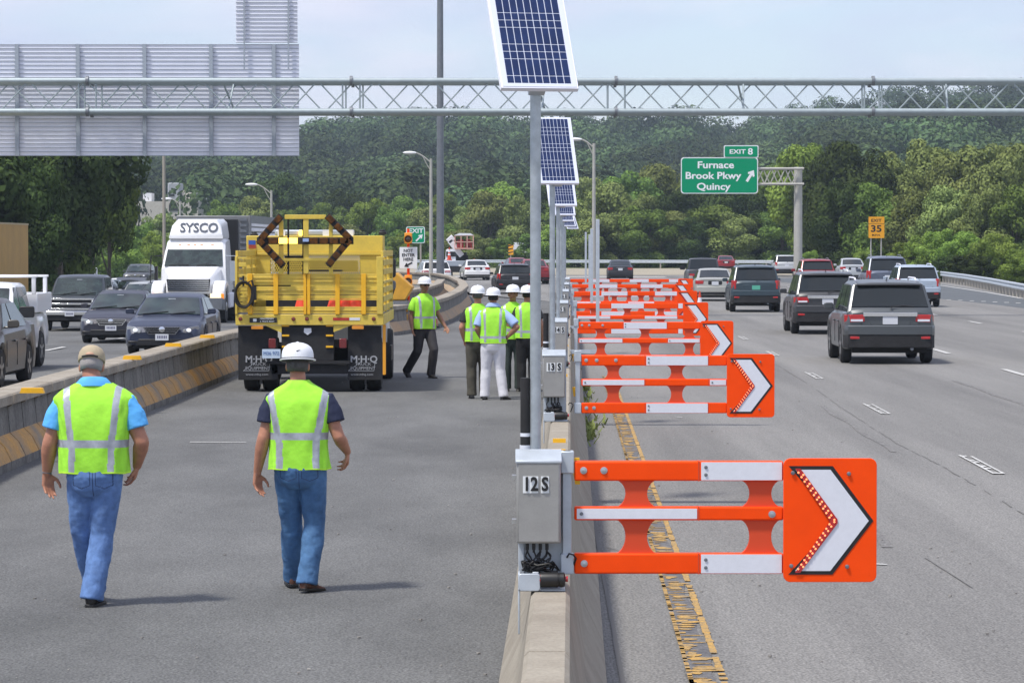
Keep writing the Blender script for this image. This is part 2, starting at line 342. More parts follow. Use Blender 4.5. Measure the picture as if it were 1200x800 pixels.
for j in range(len(rws)-1):
    for i in range(10): sb.f.append((j*11+i, j*11+i+1, (j+1)*11+i+1, (j+1)*11+i)); sb.m.append(0)
sb.build('southbound_road', M['asph_l'])['kind'] = 'structure'
p = [G(1088,333), G(1300,360), G(1300,372), G(1060,350.5)]
sheet('exit_ramp', [(27.2,200),(24.4,150),(23.0,110),(23.0,60),(19.5,60),(20.2,132),(19.4,165),(17.5,235),(25.5,240)], .008, M['asph_d'])
sheet('dirt_shoulder', [(-14.4,262.5),(40,262.5),(60,335),(-14.4,335)], .01, M['sand'])
sheet('paved_strip', [(-14,247),(12,244),(12,249),(-14,253)], .012, mat('pale_concrete', (.48,.45,.40), .9, var=.1, vs_=.5))
# sand patch on the left of the far median
sheet('median_ground', [tuple(G(*q)[:2]) for q in ((430,352),(452,340),(505,345),(515,352),(500,372),(440,380))], .012, M['sand'])
# markings
def strip(pts, w, z, mb):
    pts = [Vector(p) for p in pts]; v = []
    for i, p in enumerate(pts):
        d = (pts[min(i+1,len(pts)-1)]-pts[max(i-1,0)]); d.z = 0; d.normalize(); q = Vector((d.y,-d.x,0))*w/2
        v += [(p.x-q.x, p.y-q.y, z), (p.x+q.x, p.y+q.y, z)]
    mb.add(v, [(2*i, 2*i+1, 2*i+3, 2*i+2) for i in range(len(pts)-1)])
rnd = random.Random(3); SBM = None
def dash_line(off, y0, y1, per=12.2, L=3.05, w=.13, hollow=False, sl=.0178, ph=0, mb=None):
    y = y0 + ph
    while y < y1:
        if hollow:
            x = off + sl*y
            strip([(x-.055,y,0),(x-.055+sl*L,y+L,0)], .032, .016, mb); strip([(x+.055,y,0),(x+.055+sl*L,y+L*.93,0)], .03, .016, mb)
            for k in range(9):
                if rnd.random() < .72:
                    yy = y + L*(k+.2)/9; strip([(x-.02+sl*(yy-y),yy,0),(x-.02+sl*(yy-y)+.004,yy+.10+.1*rnd.random(),0)], .04+.05*rnd.random(), .0165, mb)
            strip([(x,y,0),(x,y+.14,0)], .14, .017, mb)
        else: strip([(off+sl*y,y,0),(off+sl*(y+L),y+L,0)], w, .016 if mb is not SBM else .055+dip(off+sl*y,y+1.5), mb)
        y += per
mk = MB()
x0 = 5.33 - .0178*35.9
dash_line(x0, 34.3-12.2, 120, hollow=True, mb=mk)
dash_line(9.83-.0178*61.7, 60.2-36.6, 220, mb=mk)
dash_line(14.9-.0178*101.6, 100-73.2, 220, mb=mk)
o = mk.build('lane_markings', M['white_line']); o['kind'] = 'structure'
mk = MB()
for k in range(12):
    a = G(1085+ k*13.5, 350.2+ (k*.62)); strip([(a.x, a.y, 0), (a.x-.15, a.y-1.0, 0)], .2, .018, mk)
strip([(27.9,240,0),(26.3,193,0),(24.9,165,0),(23.75,147,0),(22.6,110,0),(22,60,0)], .22, .018, mk)
o = mk.build('ramp_markings', M['white_line']); o['kind'] = 'structure'
mk = SBM = MB()                              # southbound lane dashes
for off in (-8.9, -12.6): dash_line(off, 30, 140, sl=.012, mb=mk, w=.13)
o = mk.build('southbound_markings', M['white_line']); o['kind'] = 'structure'
# worn yellow edge line: outer stripe solid, the rest broken flecks
mk = MB()
def yx(y): return .785 + .0187*y - .002*(y-18)
for i in range(620):
    yy = 5 + i*.09
    if rnd.random() < .93: wv = .036+.016*rnd.random(); strip([(yx(yy)+.09+.004*rnd.random(), yy, 0), (yx(yy)+.09+.004*rnd.random(), yy+.0905, 0)], wv, .012, mk)
y = 5.0
while y < 60:
    u = rnd.random()
    if u < .8:
        x = yx(y) - .07 + rnd.random()*.03; w = .05+.14*rnd.random()
        hh = .03+.15*rnd.random()**1.5; nn = 9; cxb, cyb = x+w/2-.03, y+hh/2
        mk.add([(cxb+w*.5*math.copysign(abs(math.cos(2*math.pi*q/nn))**.7, math.cos(2*math.pi*q/nn))*(.6+.5*rnd.random()), cyb+hh*.5*math.sin(2*math.pi*q/nn)*(.6+.6*rnd.random()), .0125+.00001*len(mk.f)%.0008) for q in range(nn)], [tuple(range(nn))])
    if rnd.random() < .75: strip([(yx(y)-.095, y, 0), (yx(y)-.095, y+.14, 0)], .028, .0135, mk)
    y += .04 + .10*rnd.random()
o = mk.build('yellow_edge_line', M['yell_line']); o['kind'] = 'structure'
mk = MB()
strip([(yx(y)-.02+.02*math.sin(y*3), y, 0) for y in [5+.25*i for i in range(200)]], .155, .009, mk)
o = mk.build('old_line_scar', mat('line_scar', (.085,.083,.09), .9, col2=(.17,.165,.16), vs_=9, fine=.35, bs=80)); o['kind'] = 'structure'
mk = MB()                                    # sealed repairs and tyre scuffs
for (x0, y0, w, L, a) in ((3.1,26,.09,7,.02),(4.6,38,.07,11,.018),(6.6,30,.10,9,.02),(7.9,44,.10,14,.018)):
    strip([(x0+a*t+.03*math.sin(t*1.3), y0+t, 0) for t in [L*i/10 for i in range(11)]], w, .0088, mk)
o = mk.build('tyre_scuffs', mat('scuff', (.165,.160,.153), .85, var=.2, vs_=2, bump=.7, bs=60, fine=.7)); o['kind'] = 'structure'
mk = MB()                                    # paving seam and cracks
pts = [G(903,424), G(950,452), G(985,478), G(1050,520), G(1100,545), G(1160,580), G(1260,640)]
for i in range(len(pts)-1):
    for t in range(14):
        a_, b_ = pts[i].lerp(pts[i+1], t/14), pts[i].lerp(pts[i+1], (t+1)/14)
        if rnd.random() < .8: strip([(a_.x+.02*rnd.random(), a_.y, 0), (b_.x+.02*rnd.random(), b_.y, 0)], .006+.014*rnd.random(), .010, mk)
strip([G(668+ i*3.0+rnd.random()*1.2, 470+i*18) + Vector((.03,0,0)) for i in range(1,20)], .028, .010, mk)
for (a, b, c, d) in ((700,575,760,579),(880,489,922,491),(1085,655,1140,690),(690,640,760,652)):
    p0, p1 = G(a,b), G(c,d); strip([p0.lerp(p1, t/6)+Vector((0,rnd.random()*.15,0)) for t in range(7)], .012, .011, mk)
o = mk.build('pavement_cracks', mat('crack_filler', (.155,.15,.143), .9)); o['kind'] = 'structure'
mk = MB()
for (a, b, c, d, w) in ((222,519,288,519,.012),(1018,662,1040,663,.01),(800,490,790,489,.01),(372,500,398,498,.008)):
    p0, p1 = G(a,b), G(c,d); q = Vector((0, w*10, 0)); mk.add([(p0.x,p0.y,.012),(p1.x,p1.y,.012),(p1.x,p1.y+w*6,.012),(p0.x,p0.y+w*9,.012)], [(0,1,2,3)])
o = mk.build('paint_scuffs', M['white_line']); o['kind'] = 'structure'
# grit and chips of stone on the road
gmb = MB(); rg = random.Random(11)
for i in range(700):
    y = 17 + 45*rg.random()**1.6; x = (rg.random()-.5)*.34*y; s = .003+.007*rg.random()**4
    if abs(x-(-.10+SL*y)) < .34: continue
    gmb.box(x-s, x+s, y-s, y+s, .009, .009+s*.9, rot=Matrix.Rotation(rg.random()*3, 3, 'Z'))
o = gmb.build('road_grit', mat('grit', (.42,.40,.37), .9, col2=(.12,.11,.10), vs_=3)); tag(o, 'scattered pale grit and stone chips on the road', 'grit', kind='stuff')
# weeds along the barrier foot
wm = MB()
for i in range(420):
    c = rg.choice([(693,503,9),(686,470,7),(690,512,5),(684,455,4),(676,440,3)]); p = G(c[0]+rg.gauss(0,c[2]*.8), c[1]+rg.gauss(0,c[2]*.8)); h = .03+.09*rg.random(); a = rg.random()*6.3
    d = Vector((math.cos(a), math.sin(a), 0))*h*.7; q = Vector((-d.y, d.x, 0))*.3
    wm.add([p-q+Vector((0,0,.01)), p+q+Vector((0,0,.01)), p+d+q*.4+Vector((0,0,h)), p+d-q*.4+Vector((0,0,h))], [(0,1,2,3)])
o = wm.build('weeds', M['leaf_olive']); tag(o, 'small weeds growing at the foot of the median barrier', 'weeds', kind='stuff')

# ------------------------------------------------------------------ barriers
def barrier(name, path, prof, mats, mats_of, joint, label, groove=.012, groove_j=.03):
    """path: list of (x,y); prof: list of (offset,z) from left foot over the top to right foot"""
    P_ = [Vector((x, y)) for x, y in path]; seg = [0]
    for a, b in zip(P_, P_[1:]): seg.append(seg[-1]+(b-a).length)
    def at(s):
        for i in range(len(P_)-1):
            if s <= seg[i+1] or i == len(P_)-2:
                t = (s-seg[i])/(seg[i+1]-seg[i]); d0 = (P_[i+1]-P_[i]).normalized()
                da = (P_[i]-P_[i-1]).normalized() if i else d0; db = (P_[i+2]-P_[i+1]).normalized() if i < len(P_)-2 else d0
                d = ((da+d0)*.5).lerp((db+d0)*.5, t) if 0 <= t <= 1 else d0
                return P_[i].lerp(P_[i+1], t), d.normalized()
    st = []; s = 0
    while s < seg[-1]:
        st += [(s+groove_j/2, 0), (s+joint*.33, 0), (s+joint*.66, 0), (s+joint-groove_j/2, 0), (s+joint-groove_j*.3, 1), (s+joint+groove_j*.3-.001, 1)]; s += joint
    mb = MB(); n = len(prof)
    for (s, gflag) in st:
        if s > seg[-1]: break
        p, d = at(s); q = Vector((d.y, -d.x))
        for (o_, z) in prof:
            k = groove if gflag else 0
            oo = o_ - math.copysign(k, o_) if abs(o_) > .03 else o_
            mb.v.append((p.x+q.x*oo, p.y+q.y*oo, z - (k if z > .5 else 0)))
    rows = len(mb.v)//n
    for j in range(rows-1):
        for i in range(n-1):
            mb.f.append((j*n+i, (j+1)*n+i, (j+1)*n+i+1, j*n+i+1)); mb.m.append(mats_of[i])
    mb.f.append(tuple(range(n))); mb.m.append(0); mb.f.append(tuple(range((rows-1)*n, rows*n))); mb.m.append(0)
    o = mb.build(name, mats, ang=25); tag(o, label, 'barrier'); return o
BC = -.10
prof = [(-.30,0),(-.30,.075),(-.19,.30),(-.172,.34),(-.095,.79),(-.075,.81),(.075,.81),(.095,.79),(.172,.34),(.19,.30),(.30,.075),(.30,0)]
barrier('median_barrier', [(BC+SL*y, y) for y in (7, 30, 60, 90, 120, 138)], prof, [M['conc']], [0]*11, 6.1, 'long pale concrete median barrier carrying the orange closure gates')
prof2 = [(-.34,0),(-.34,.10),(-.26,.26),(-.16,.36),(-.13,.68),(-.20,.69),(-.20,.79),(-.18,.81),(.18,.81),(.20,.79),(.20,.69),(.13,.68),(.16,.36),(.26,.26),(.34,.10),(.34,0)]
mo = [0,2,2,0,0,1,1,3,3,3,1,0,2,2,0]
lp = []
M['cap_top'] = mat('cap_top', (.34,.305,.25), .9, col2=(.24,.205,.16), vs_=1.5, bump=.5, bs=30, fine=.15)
M['toe_b'] = mat('toe_brown', (.45,.30,.17), .9, col2=(.33,.27,.20), vs_=.8, bump=.5, bs=30, fine=.15)
for (x, y) in ((-40,578),(0,557),(100,513),(200,472),(277,440)):
    q = G(x, y); lp.append((q.x-.34, q.y))
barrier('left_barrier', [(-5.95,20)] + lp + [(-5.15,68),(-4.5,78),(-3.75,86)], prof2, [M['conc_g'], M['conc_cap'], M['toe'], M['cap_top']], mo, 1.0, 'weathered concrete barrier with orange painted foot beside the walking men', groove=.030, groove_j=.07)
cv = [Vector((-3.3,87,0)), G(495,388), G(507,385.5), G(530,376), G(545,366), G(552,357), G(548,349), G(537,342), G(518,336)]
barrier('curved_barrier', [(q.x-.3, q.y) for q in cv] + [(-8.2,205)], prof2, [M['conc_g'], M['conc_cap'], M['toe_b'], M['cap_top']], mo, 3.0, 'curved weathered barrier end wrapping round the dark lighting mast', groove=.02, groove_j=.07)
cv = [G(440,373), G(470,366), G(497,360), G(512,353), G(517,346)]
barrier('inner_barrier', [(q.x, q.y) for q in cv], prof2, [M['conc_g'], M['conc_cap'], M['toe_b'], M['cap_top']], mo, 3.0, 'short inner barrier wall between attenuator and lighting mast', groove=.02, groove_j=.07)
# yellow reflector markers on the barrier tops
refs = [(38,460,'near the left edge of the photo'),(155,421,'in front of the dark blue sedan, nearest'),(203,406,'in front of the dark blue sedan, middle'),(243,396,'in front of the dark blue sedan, farthest'),(285,211,None)]
for (x, y, w) in refs:
    if w is None: continue
    q = G(x, y, .81); mb = MB(); mb.prism([(-.14,0),(.14,0),(.12,.06),(-.12,.06)], -.05, .05)
    o = mb.build('barrier_reflector', M['yellow2'], loc=q - Vector((0,0,.003))); tag(o, 'yellow reflector block on the left barrier top ' + w, 'reflector', 'reflectors on the left barrier')
for i, yy in enumerate((25.6, 27.0, 40.5, 52.5)):
    for sx in (-1, 0, 1):
        x = BC+SL*yy; mb = MB()
        if sx: z = .62; mb.box(-.028,.028,-.03,.03,-.06,.06); loc = (x+sx*.145, yy, z)
        else: mb.box(-.055,.055,-.02,.02,-.003,.035); loc = (x, yy, .81)
        o = mb.build('barrier_reflector', M['yellow2'], loc=loc); tag(o, 'small yellow reflector on the %s of the median barrier, %s set from the camera' % ({-1:'left flank',0:'top',1:'right flank'}[sx], ORD[i]), 'reflector', 'reflectors on the median barrier')

# ------------------------------------------------------------------ guardrails
def guardrail(name, pts, label, z=.72, sp=2.0):
    root = empty(name, (pts[0][0], pts[0][1], 0), 0, label, 'guardrail'); o0 = Vector((pts[0][0], pts[0][1], 0))
    pp = [Vector((x, y, 0)) - o0 for x, y in pts]; mb = MB()
    w = [(.0,.16),(.05,.12),(.05,.06),(.0,.02),(.0,-.02),(.05,-.06),(.05,-.12),(.0,-.16),(-.02,-.12),(-.02,.12)]
    rings = []
    for i, p in enumerate(pp):
        d = (pp[min(i+1,len(pp)-1)]-pp[max(i-1,0)]).normalized(); q = Vector((d.y,-d.x,0))
        rings.append([p + q*a + Vector((0,0,z-.16+b)) for a, b in w])
    mb.loft(rings); mb.build('rail', M['galv2'], root, ang=20)
    acc = 0
    for a, b in zip(pp, pp[1:]):
        L = (b-a).length; d = (b-a).normalized(); t = (sp - acc) % sp
        while t < L:
            c = a + d*t + Vector((d.y,-d.x,0))*(-.1); m = MB(); m.box(c.x-.075,c.x+.075,c.y-.1,c.y+.1,0,z-.02); m.build('post', M['wood'], root); t += sp
        acc = (acc + L) % sp
    return root
gp_ = []
for (x, y) in ((1075,314.2),(1100,317.5),(1130,321.0),(1160,325.5),(1200,332.5),(1260,345)):
    q = G(x, y, .72); gp_.append((q.x, q.y))
guardrail('guardrail', [(-12+600/3700*0+40, 262)] + gp_ if False else [(31,262)] + gp_, 'steel guardrail curving past the green bushes on the right', sp=2.6)
guardrail('guardrail', [(-12,338),(0,337),(16,334),(34,325)], 'long pale guardrail across the far end of the road below the trees', z=.9, sp=4.0)
# ------------------------------------------------------------------ trees
def leaf_cloud(lobes, n, size, rng, fill=.0, up=.15, jit=.36):
    L = np.array(lobes); w = L[:,3]**2; w /= w.sum(); k = rng.choice(len(L), n, p=w)
    d = rng.normal(size=(n,3)); d[:,2] += up; d /= np.linalg.norm(d, axis=1)[:,None]
    r = L[k,3][:,None] * (.62 + .42*rng.random((n,1))**.6)
    sq = L[k,4][:,None] if L.shape[1] > 4 else 1
    off = d*r; off[:,2:3] *= sq
    c = L[k,:3] + off
    nm = d + rng.normal(size=(n,3))*jit; nm /= np.linalg.norm(nm, axis=1)[:,None]
    t = np.cross(nm, rng.normal(size=(n,3))); t /= np.linalg.norm(t, axis=1)[:,None]; b = np.cross(nm, t)
    s = size*(.55+.75*rng.random((n,1)))
    v = np.stack([c-t*s*.5, c-b*s*.32+nm*s*.12, c+t*s*.55, c+b*s*.34+nm*s*.1], axis=1).reshape(-1,3)
    return v
def quad_mesh(name, v, m):
    me = bpy.data.meshes.new(name); n = len(v)//4
    me.vertices.add(len(v)); me.vertices.foreach_set('co', v.astype(np.float32).ravel())
    me.loops.add(4*n); me.loops.foreach_set('vertex_index', np.arange(4*n, dtype=np.int32))
    me.polygons.add(n); me.polygons.foreach_set('loop_start', np.arange(0, 4*n, 4, dtype=np.int32)); me.polygons.foreach_set('loop_total', np.full(n, 4, dtype=np.int32))
    me.materials.append(m); me.update(calc_edges=True); return me
def crown_lobes(rng, H, W, base, n):
    out = []
    for i in range(n):
        t = rng.random(); z = base + (H-base)*(.08+.86*t); prof = math.sin(math.pi*min(1,max(0,(z-base)/(H-base)*.78+.16)))**.7
        a = rng.random()*6.283; rr = W*prof*(.35+.65*rng.random()**.5); r = W*(.26+.24*rng.random())*(1.1-.35*t)
        out.append((math.cos(a)*max(0,rr-r*.6), math.sin(a)*max(0,rr-r*.6), z-r*.4*t, r, .8))
    return out
TREEM = []
def make_tree_mesh(seed, H, W, base, nl, leaves, size):
    rng = np.random.default_rng(seed); lobes = crown_lobes(rng, H, W, base, nl)
    v = leaf_cloud(lobes, leaves, size, rng)
    cme = quad_mesh('crown', v, M['leaf_mid'])
    mb = MB(); tr = H*.022
    mb.tube([(0,0,-.2),(.05*W*.2,0,H*.15),(-.03*W,.02,H*.4),(0,0,H*.75)], [tr*1.4,tr,tr*.75,tr*.25], 8)
    for i in range(7):
        lb = lobes[rng.integers(len(lobes))]; z0 = H*(.12+.3*rng.random())
        mb.tube([(0,0,z0),(lb[0]*.5,lb[1]*.5,z0*.5+lb[2]*.5-.2),(lb[0],lb[1],lb[2])], [tr*.55,tr*.35,tr*.12], 6)
    to = mb.build('trunk', M['barkm']); tme = to.data; bpy.data.objects.remove(to)
    return cme, tme
for sd_, H, W, base, nl, lv, sz in ((1,10,4.2,1.2,26,15000,.34),(2,10,3.6,2.0,22,13000,.32),(3,10,4.8,.6,30,17000,.36),(4,10,3.0,1.2,22,12000,.30),(5,10,4.0,.3,30,16000,.33),(6,10,3.9,4.4,24,14000,.33)):
    TREEM.append(make_tree_mesh(sd_, H, W, base, nl, lv, sz))
TREES = []
def tree(px, ytop, Y, kind, leaf, wscale=1.0, name='tree', desc='', group='', rz=None, z0=0, base_h=10.0, cat='tree'):
    top = P(px, ytop, Y); z0 = dip(top.x, Y) if Y < 420 else z0; h = max(1.0, top.z - z0); s = h/base_h
    r = empty(name, (top.x, Y, z0), rnd.random()*6.28 if rz is None else rz, None, cat, group); r.scale = (s*wscale, s*wscale, s)
    cme, tme = TREEM[kind]
    a = bpy.data.objects.new('trunk', tme); scene.collection.objects.link(a); a.parent = r
    b = bpy.data.objects.new('crown', cme); scene.collection.objects.link(b); b.parent = r
    b.material_slots[0].link = 'OBJECT'; b.material_slots[0].material = M[leaf]
    TREES.append((group, desc, px, r)); return r
# left dark mass by the southbound road
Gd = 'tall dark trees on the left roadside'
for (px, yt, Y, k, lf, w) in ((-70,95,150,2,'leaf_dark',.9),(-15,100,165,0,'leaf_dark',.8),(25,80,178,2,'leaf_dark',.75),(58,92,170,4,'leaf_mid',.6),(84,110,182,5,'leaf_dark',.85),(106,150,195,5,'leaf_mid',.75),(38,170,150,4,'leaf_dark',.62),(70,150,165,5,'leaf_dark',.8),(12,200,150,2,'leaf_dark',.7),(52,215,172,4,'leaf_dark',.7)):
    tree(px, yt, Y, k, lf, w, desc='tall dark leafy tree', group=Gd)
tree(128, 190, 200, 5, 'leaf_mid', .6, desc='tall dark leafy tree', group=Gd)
# bright bushes below them
Gb = 'light green roadside trees behind the oncoming traffic'
for (px, yt, Y, k, lf, w) in ((105,262,300,4,'leaf_lit',1.1),(135,266,310,2,'leaf_lit',1.1),(165,258,315,4,'leaf_mid',1.0),(182,268,290,0,'leaf_lit',.8),(185,249,390,2,'leaf_olive',1.0),(150,262,380,4,'leaf_olive',1.2)):
    tree(px, yt, Y, k, lf, w, desc='light green bushy tree', group=Gb, name='bushy_tree')
# middle belt
Gm = 'trees behind the far end of the road'
mid = [(218,250,400,0,'leaf_olive'),(288,208,540,2,'leaf_dark'),(262,232,430,4,'leaf_mid'),(300,228,440,2,'leaf_olive'),(325,198,480,0,'leaf_dark'),(345,240,420,4,'leaf_mid'),(385,236,430,2,'leaf_mid'),(405,218,470,0,'leaf_dark'),(432,229,400,0,'leaf_lit'),(455,240,390,4,'leaf_mid'),(478,228,430,2,'leaf_mid'),(500,236,410,0,'leaf_olive'),(525,225,450,2,'leaf_mid'),(545,240,400,4,'leaf_olive'),(585,209,420,0,'leaf_lit'),(572,222,400,2,'leaf_olive'),(612,226,390,4,'leaf_olive'),(640,214,430,2,'leaf_dark'),(665,225,400,0,'leaf_mid'),(690,205,420,1,'leaf_olive')]
for (px, yt, Y, k, lf) in mid: tree(px, yt, Y, k, lf, .95, desc={'leaf_lit':'light green rounded tree','leaf_mid':'mid green bushy tree','leaf_dark':'dark green full tree','leaf_olive':'olive green bushy tree'}[lf], group=Gm)
for (px, yt, Y, k, lf) in ((365,268,370,4,'leaf_mid'),(400,262,372,2,'leaf_olive'),(470,272,365,4,'leaf_lit'),(540,268,360,2,'leaf_olive'),(562,274,355,4,'leaf_olive'),(650,262,350,4,'leaf_lit'),(677,268,352,2,'leaf_mid'),(515,262,368,2,'leaf_mid'),(590,276,352,4,'leaf_mid'),(625,270,356,4,'leaf_mid'),(300,262,372,2,'leaf_mid'),(250,262,372,2,'leaf_mid')):
    tree(px, yt, Y, k, lf, 1.5, desc='low bushy tree', group=Gm, name='low_tree')
# right of centre, olive wall of trees
Gr = 'olive trees behind the far guardrail right of the gates'
for (px, yt, Y, k, lf) in ((712,212,370,2,'leaf_olive'),(735,196,395,0,'leaf_mid'),(752,222,365,4,'leaf_olive'),(778,190,400,2,'leaf_olive'),(795,215,362,4,'leaf_dark'),(822,198,380,0,'leaf_olive'),(850,205,362,2,'leaf_dark'),(880,186,385,0,'leaf_mid'),(898,212,350,4,'leaf_dark'),(920,190,365,2,'leaf_mid')):
    tree(px, yt, Y, k, lf, .95, desc='olive green leafy tree', group=Gr)
for i, px in enumerate(range(700, 935, 27)):
    tree(px, 246+8*math.sin(i*2.1), 343+3*(i%2), (4,2)[i%2], ('leaf_olive','leaf_dark','leaf_mid')[i%3], 1.35, desc='low olive bushy tree', group=Gr, name='low_tree')
Gx = 'tall sunlit trees on the right'
for (px, yt, Y, k, lf, w) in ((943,164,300,1,'leaf_lit',.8),(968,176,290,0,'leaf_dark',.8),(1000,163,285,2,'leaf_dark',.85),(1030,172,300,0,'leaf_olive',.8),(1060,182,290,4,'leaf_olive',.8),(1092,157,295,0,'leaf_olive',.8),(1118,180,285,2,'leaf_olive',.75),(1148,165,290,1,'leaf_olive',1.0),(1172,176,280,0,'leaf_olive',.8),(1203,166,285,2,'leaf_olive',.85),(1245,160,285,0,'leaf_olive',.85),(985,205,262,4,'leaf_dark',.8),(1025,212,262,2,'leaf_mid',.85),(1070,215,258,4,'leaf_olive',.9),(1110,215,255,2,'leaf_olive',.9),(1150,218,250,4,'leaf_olive',.9),(1190,215,250,2,'leaf_mid',.9)):
    tree(px, yt, Y, k, lf, w, desc='tall leafy tree', group=Gx)
Gs = 'bright green bushes behind the right guardrail'
for (px, yt, Y, k, lf, w) in ((950,292,255,4,'leaf_lit',1.3),(1012,290,250,4,'leaf_lit',1.2),(1062,280,238,4,'leaf_lit',1.3),(1085,272,236,2,'leaf_lit',1.2),(1102,266,232,4,'leaf_lit',1.2),(1128,270,228,2,'leaf_lit',1.2),(1150,280,222,4,'leaf_lit',1.1),(1170,272,225,2,'leaf_lit',1.1),(1192,290,206,4,'leaf_lit',1.4),(1225,284,205,2,'leaf_lit',1.4),(1130,296,212,4,'leaf_dark',1.6),(1112,298,215,2,'leaf_dark',1.6),(1150,298,208,4,'leaf_dark',1.5)):
    tree(px, yt, Y, k, lf, w, desc='leafy green bush' if lf=='leaf_lit' else 'brownish low bush', group=Gs, name='bush', cat='bush')
WH = {Gd:'on the left roadside', Gb:'behind the oncoming traffic', Gm:'beyond the far end of the road', Gr:'behind the far guardrail', Gx:'on the right side', Gs:'behind the right guardrail'}
for g_ in (Gd,Gb,Gm,Gr,Gx,Gs):
    by = {}
    for t in sorted([t for t in TREES if t[0] == g_], key=lambda t: t[2]): by.setdefault(t[1], []).append(t)
    for d_, ts in by.items():
        for i, t in enumerate(ts):
            t[3]['label'] = '%s, %s from left %s' % (d_, ORD[i], WH[g_])
# far wooded hillside as one mass
def hill_forest():
    rng = np.random.default_rng(5); vs_ = []; tint = []
    protos = []
    for k in range(10):
        lob = [(0, 0, 3.6, 4.3, 1.05)]*2 + [(2.7*math.cos(a_), 2.7*math.sin(a_), 3.6+2.6*rng.random(), 1.5+1.0*rng.random(), .9) for a_ in rng.random(6)*6.28]
        protos.append(leaf_cloud(lob, 620, .66, rng, up=.6, jit=.22))
    Y = 500.0
    while Y < 1420:
        step = 8.8 + (Y-500)*.0045; half = Y*.185 + 12
        x = -half
        while x < half:
            xx = x + rng.normal()*2; yy = Y + rng.normal()*3.0
            px = 600 + F_PX*xx/yy
            if any(a < px < b and c < yy < d for a, b, c, d in ((150,242,480,640),(452,462,780,905),(420,436,770,852),(392,400,780,842),(526,543,560,642),(228,236,560,612),(1175,1186,590,652),(651,660,1060,1152),(240,247,540,602))): x += step*.6; continue
            z = hill_z(xx, yy); s = (.85+1.0*rng.random()**1.8)
            p = protos[rng.integers(10)]; a = rng.random()*6.28; ca, sa = math.cos(a)*s, math.sin(a)*s
            q = np.empty_like(p); q[:,0] = p[:,0]*ca-p[:,1]*sa+xx; q[:,1] = p[:,0]*sa+p[:,1]*ca+yy; q[:,2] = p[:,2]*s*1.05+z-.5
            vs_.append(q); tn = min(1, max(0, .5+.30*rng.normal() + .30*math.sin(xx*.023+yy*.011)*math.cos(yy*.017-xx*.006) - (.22 if 520 < yy < 880 and px < 860 else -.05))); tint.append(np.full(len(q)//4, tn, dtype=np.float32)); x += step*(.8+.5*rng.random())  # mid-slope crowns tinted darker: a cloud-shadow band painted into the leaf colour
        Y += step*1.5
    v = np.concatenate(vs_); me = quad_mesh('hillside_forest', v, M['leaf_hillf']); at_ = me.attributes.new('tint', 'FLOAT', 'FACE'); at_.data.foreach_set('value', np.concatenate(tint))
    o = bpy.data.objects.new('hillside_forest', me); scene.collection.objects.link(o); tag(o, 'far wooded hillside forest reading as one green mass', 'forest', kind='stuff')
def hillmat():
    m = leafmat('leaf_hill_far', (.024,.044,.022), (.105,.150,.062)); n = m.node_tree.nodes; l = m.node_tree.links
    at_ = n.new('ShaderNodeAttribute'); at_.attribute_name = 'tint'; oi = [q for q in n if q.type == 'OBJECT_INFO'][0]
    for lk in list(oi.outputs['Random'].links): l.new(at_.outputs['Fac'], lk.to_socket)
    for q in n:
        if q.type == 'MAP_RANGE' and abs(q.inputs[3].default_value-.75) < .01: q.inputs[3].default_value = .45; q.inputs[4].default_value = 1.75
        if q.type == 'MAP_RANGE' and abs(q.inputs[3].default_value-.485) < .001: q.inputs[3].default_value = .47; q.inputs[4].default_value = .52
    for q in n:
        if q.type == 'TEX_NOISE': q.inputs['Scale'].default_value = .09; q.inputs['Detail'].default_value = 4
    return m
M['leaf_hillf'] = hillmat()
hill_forest()
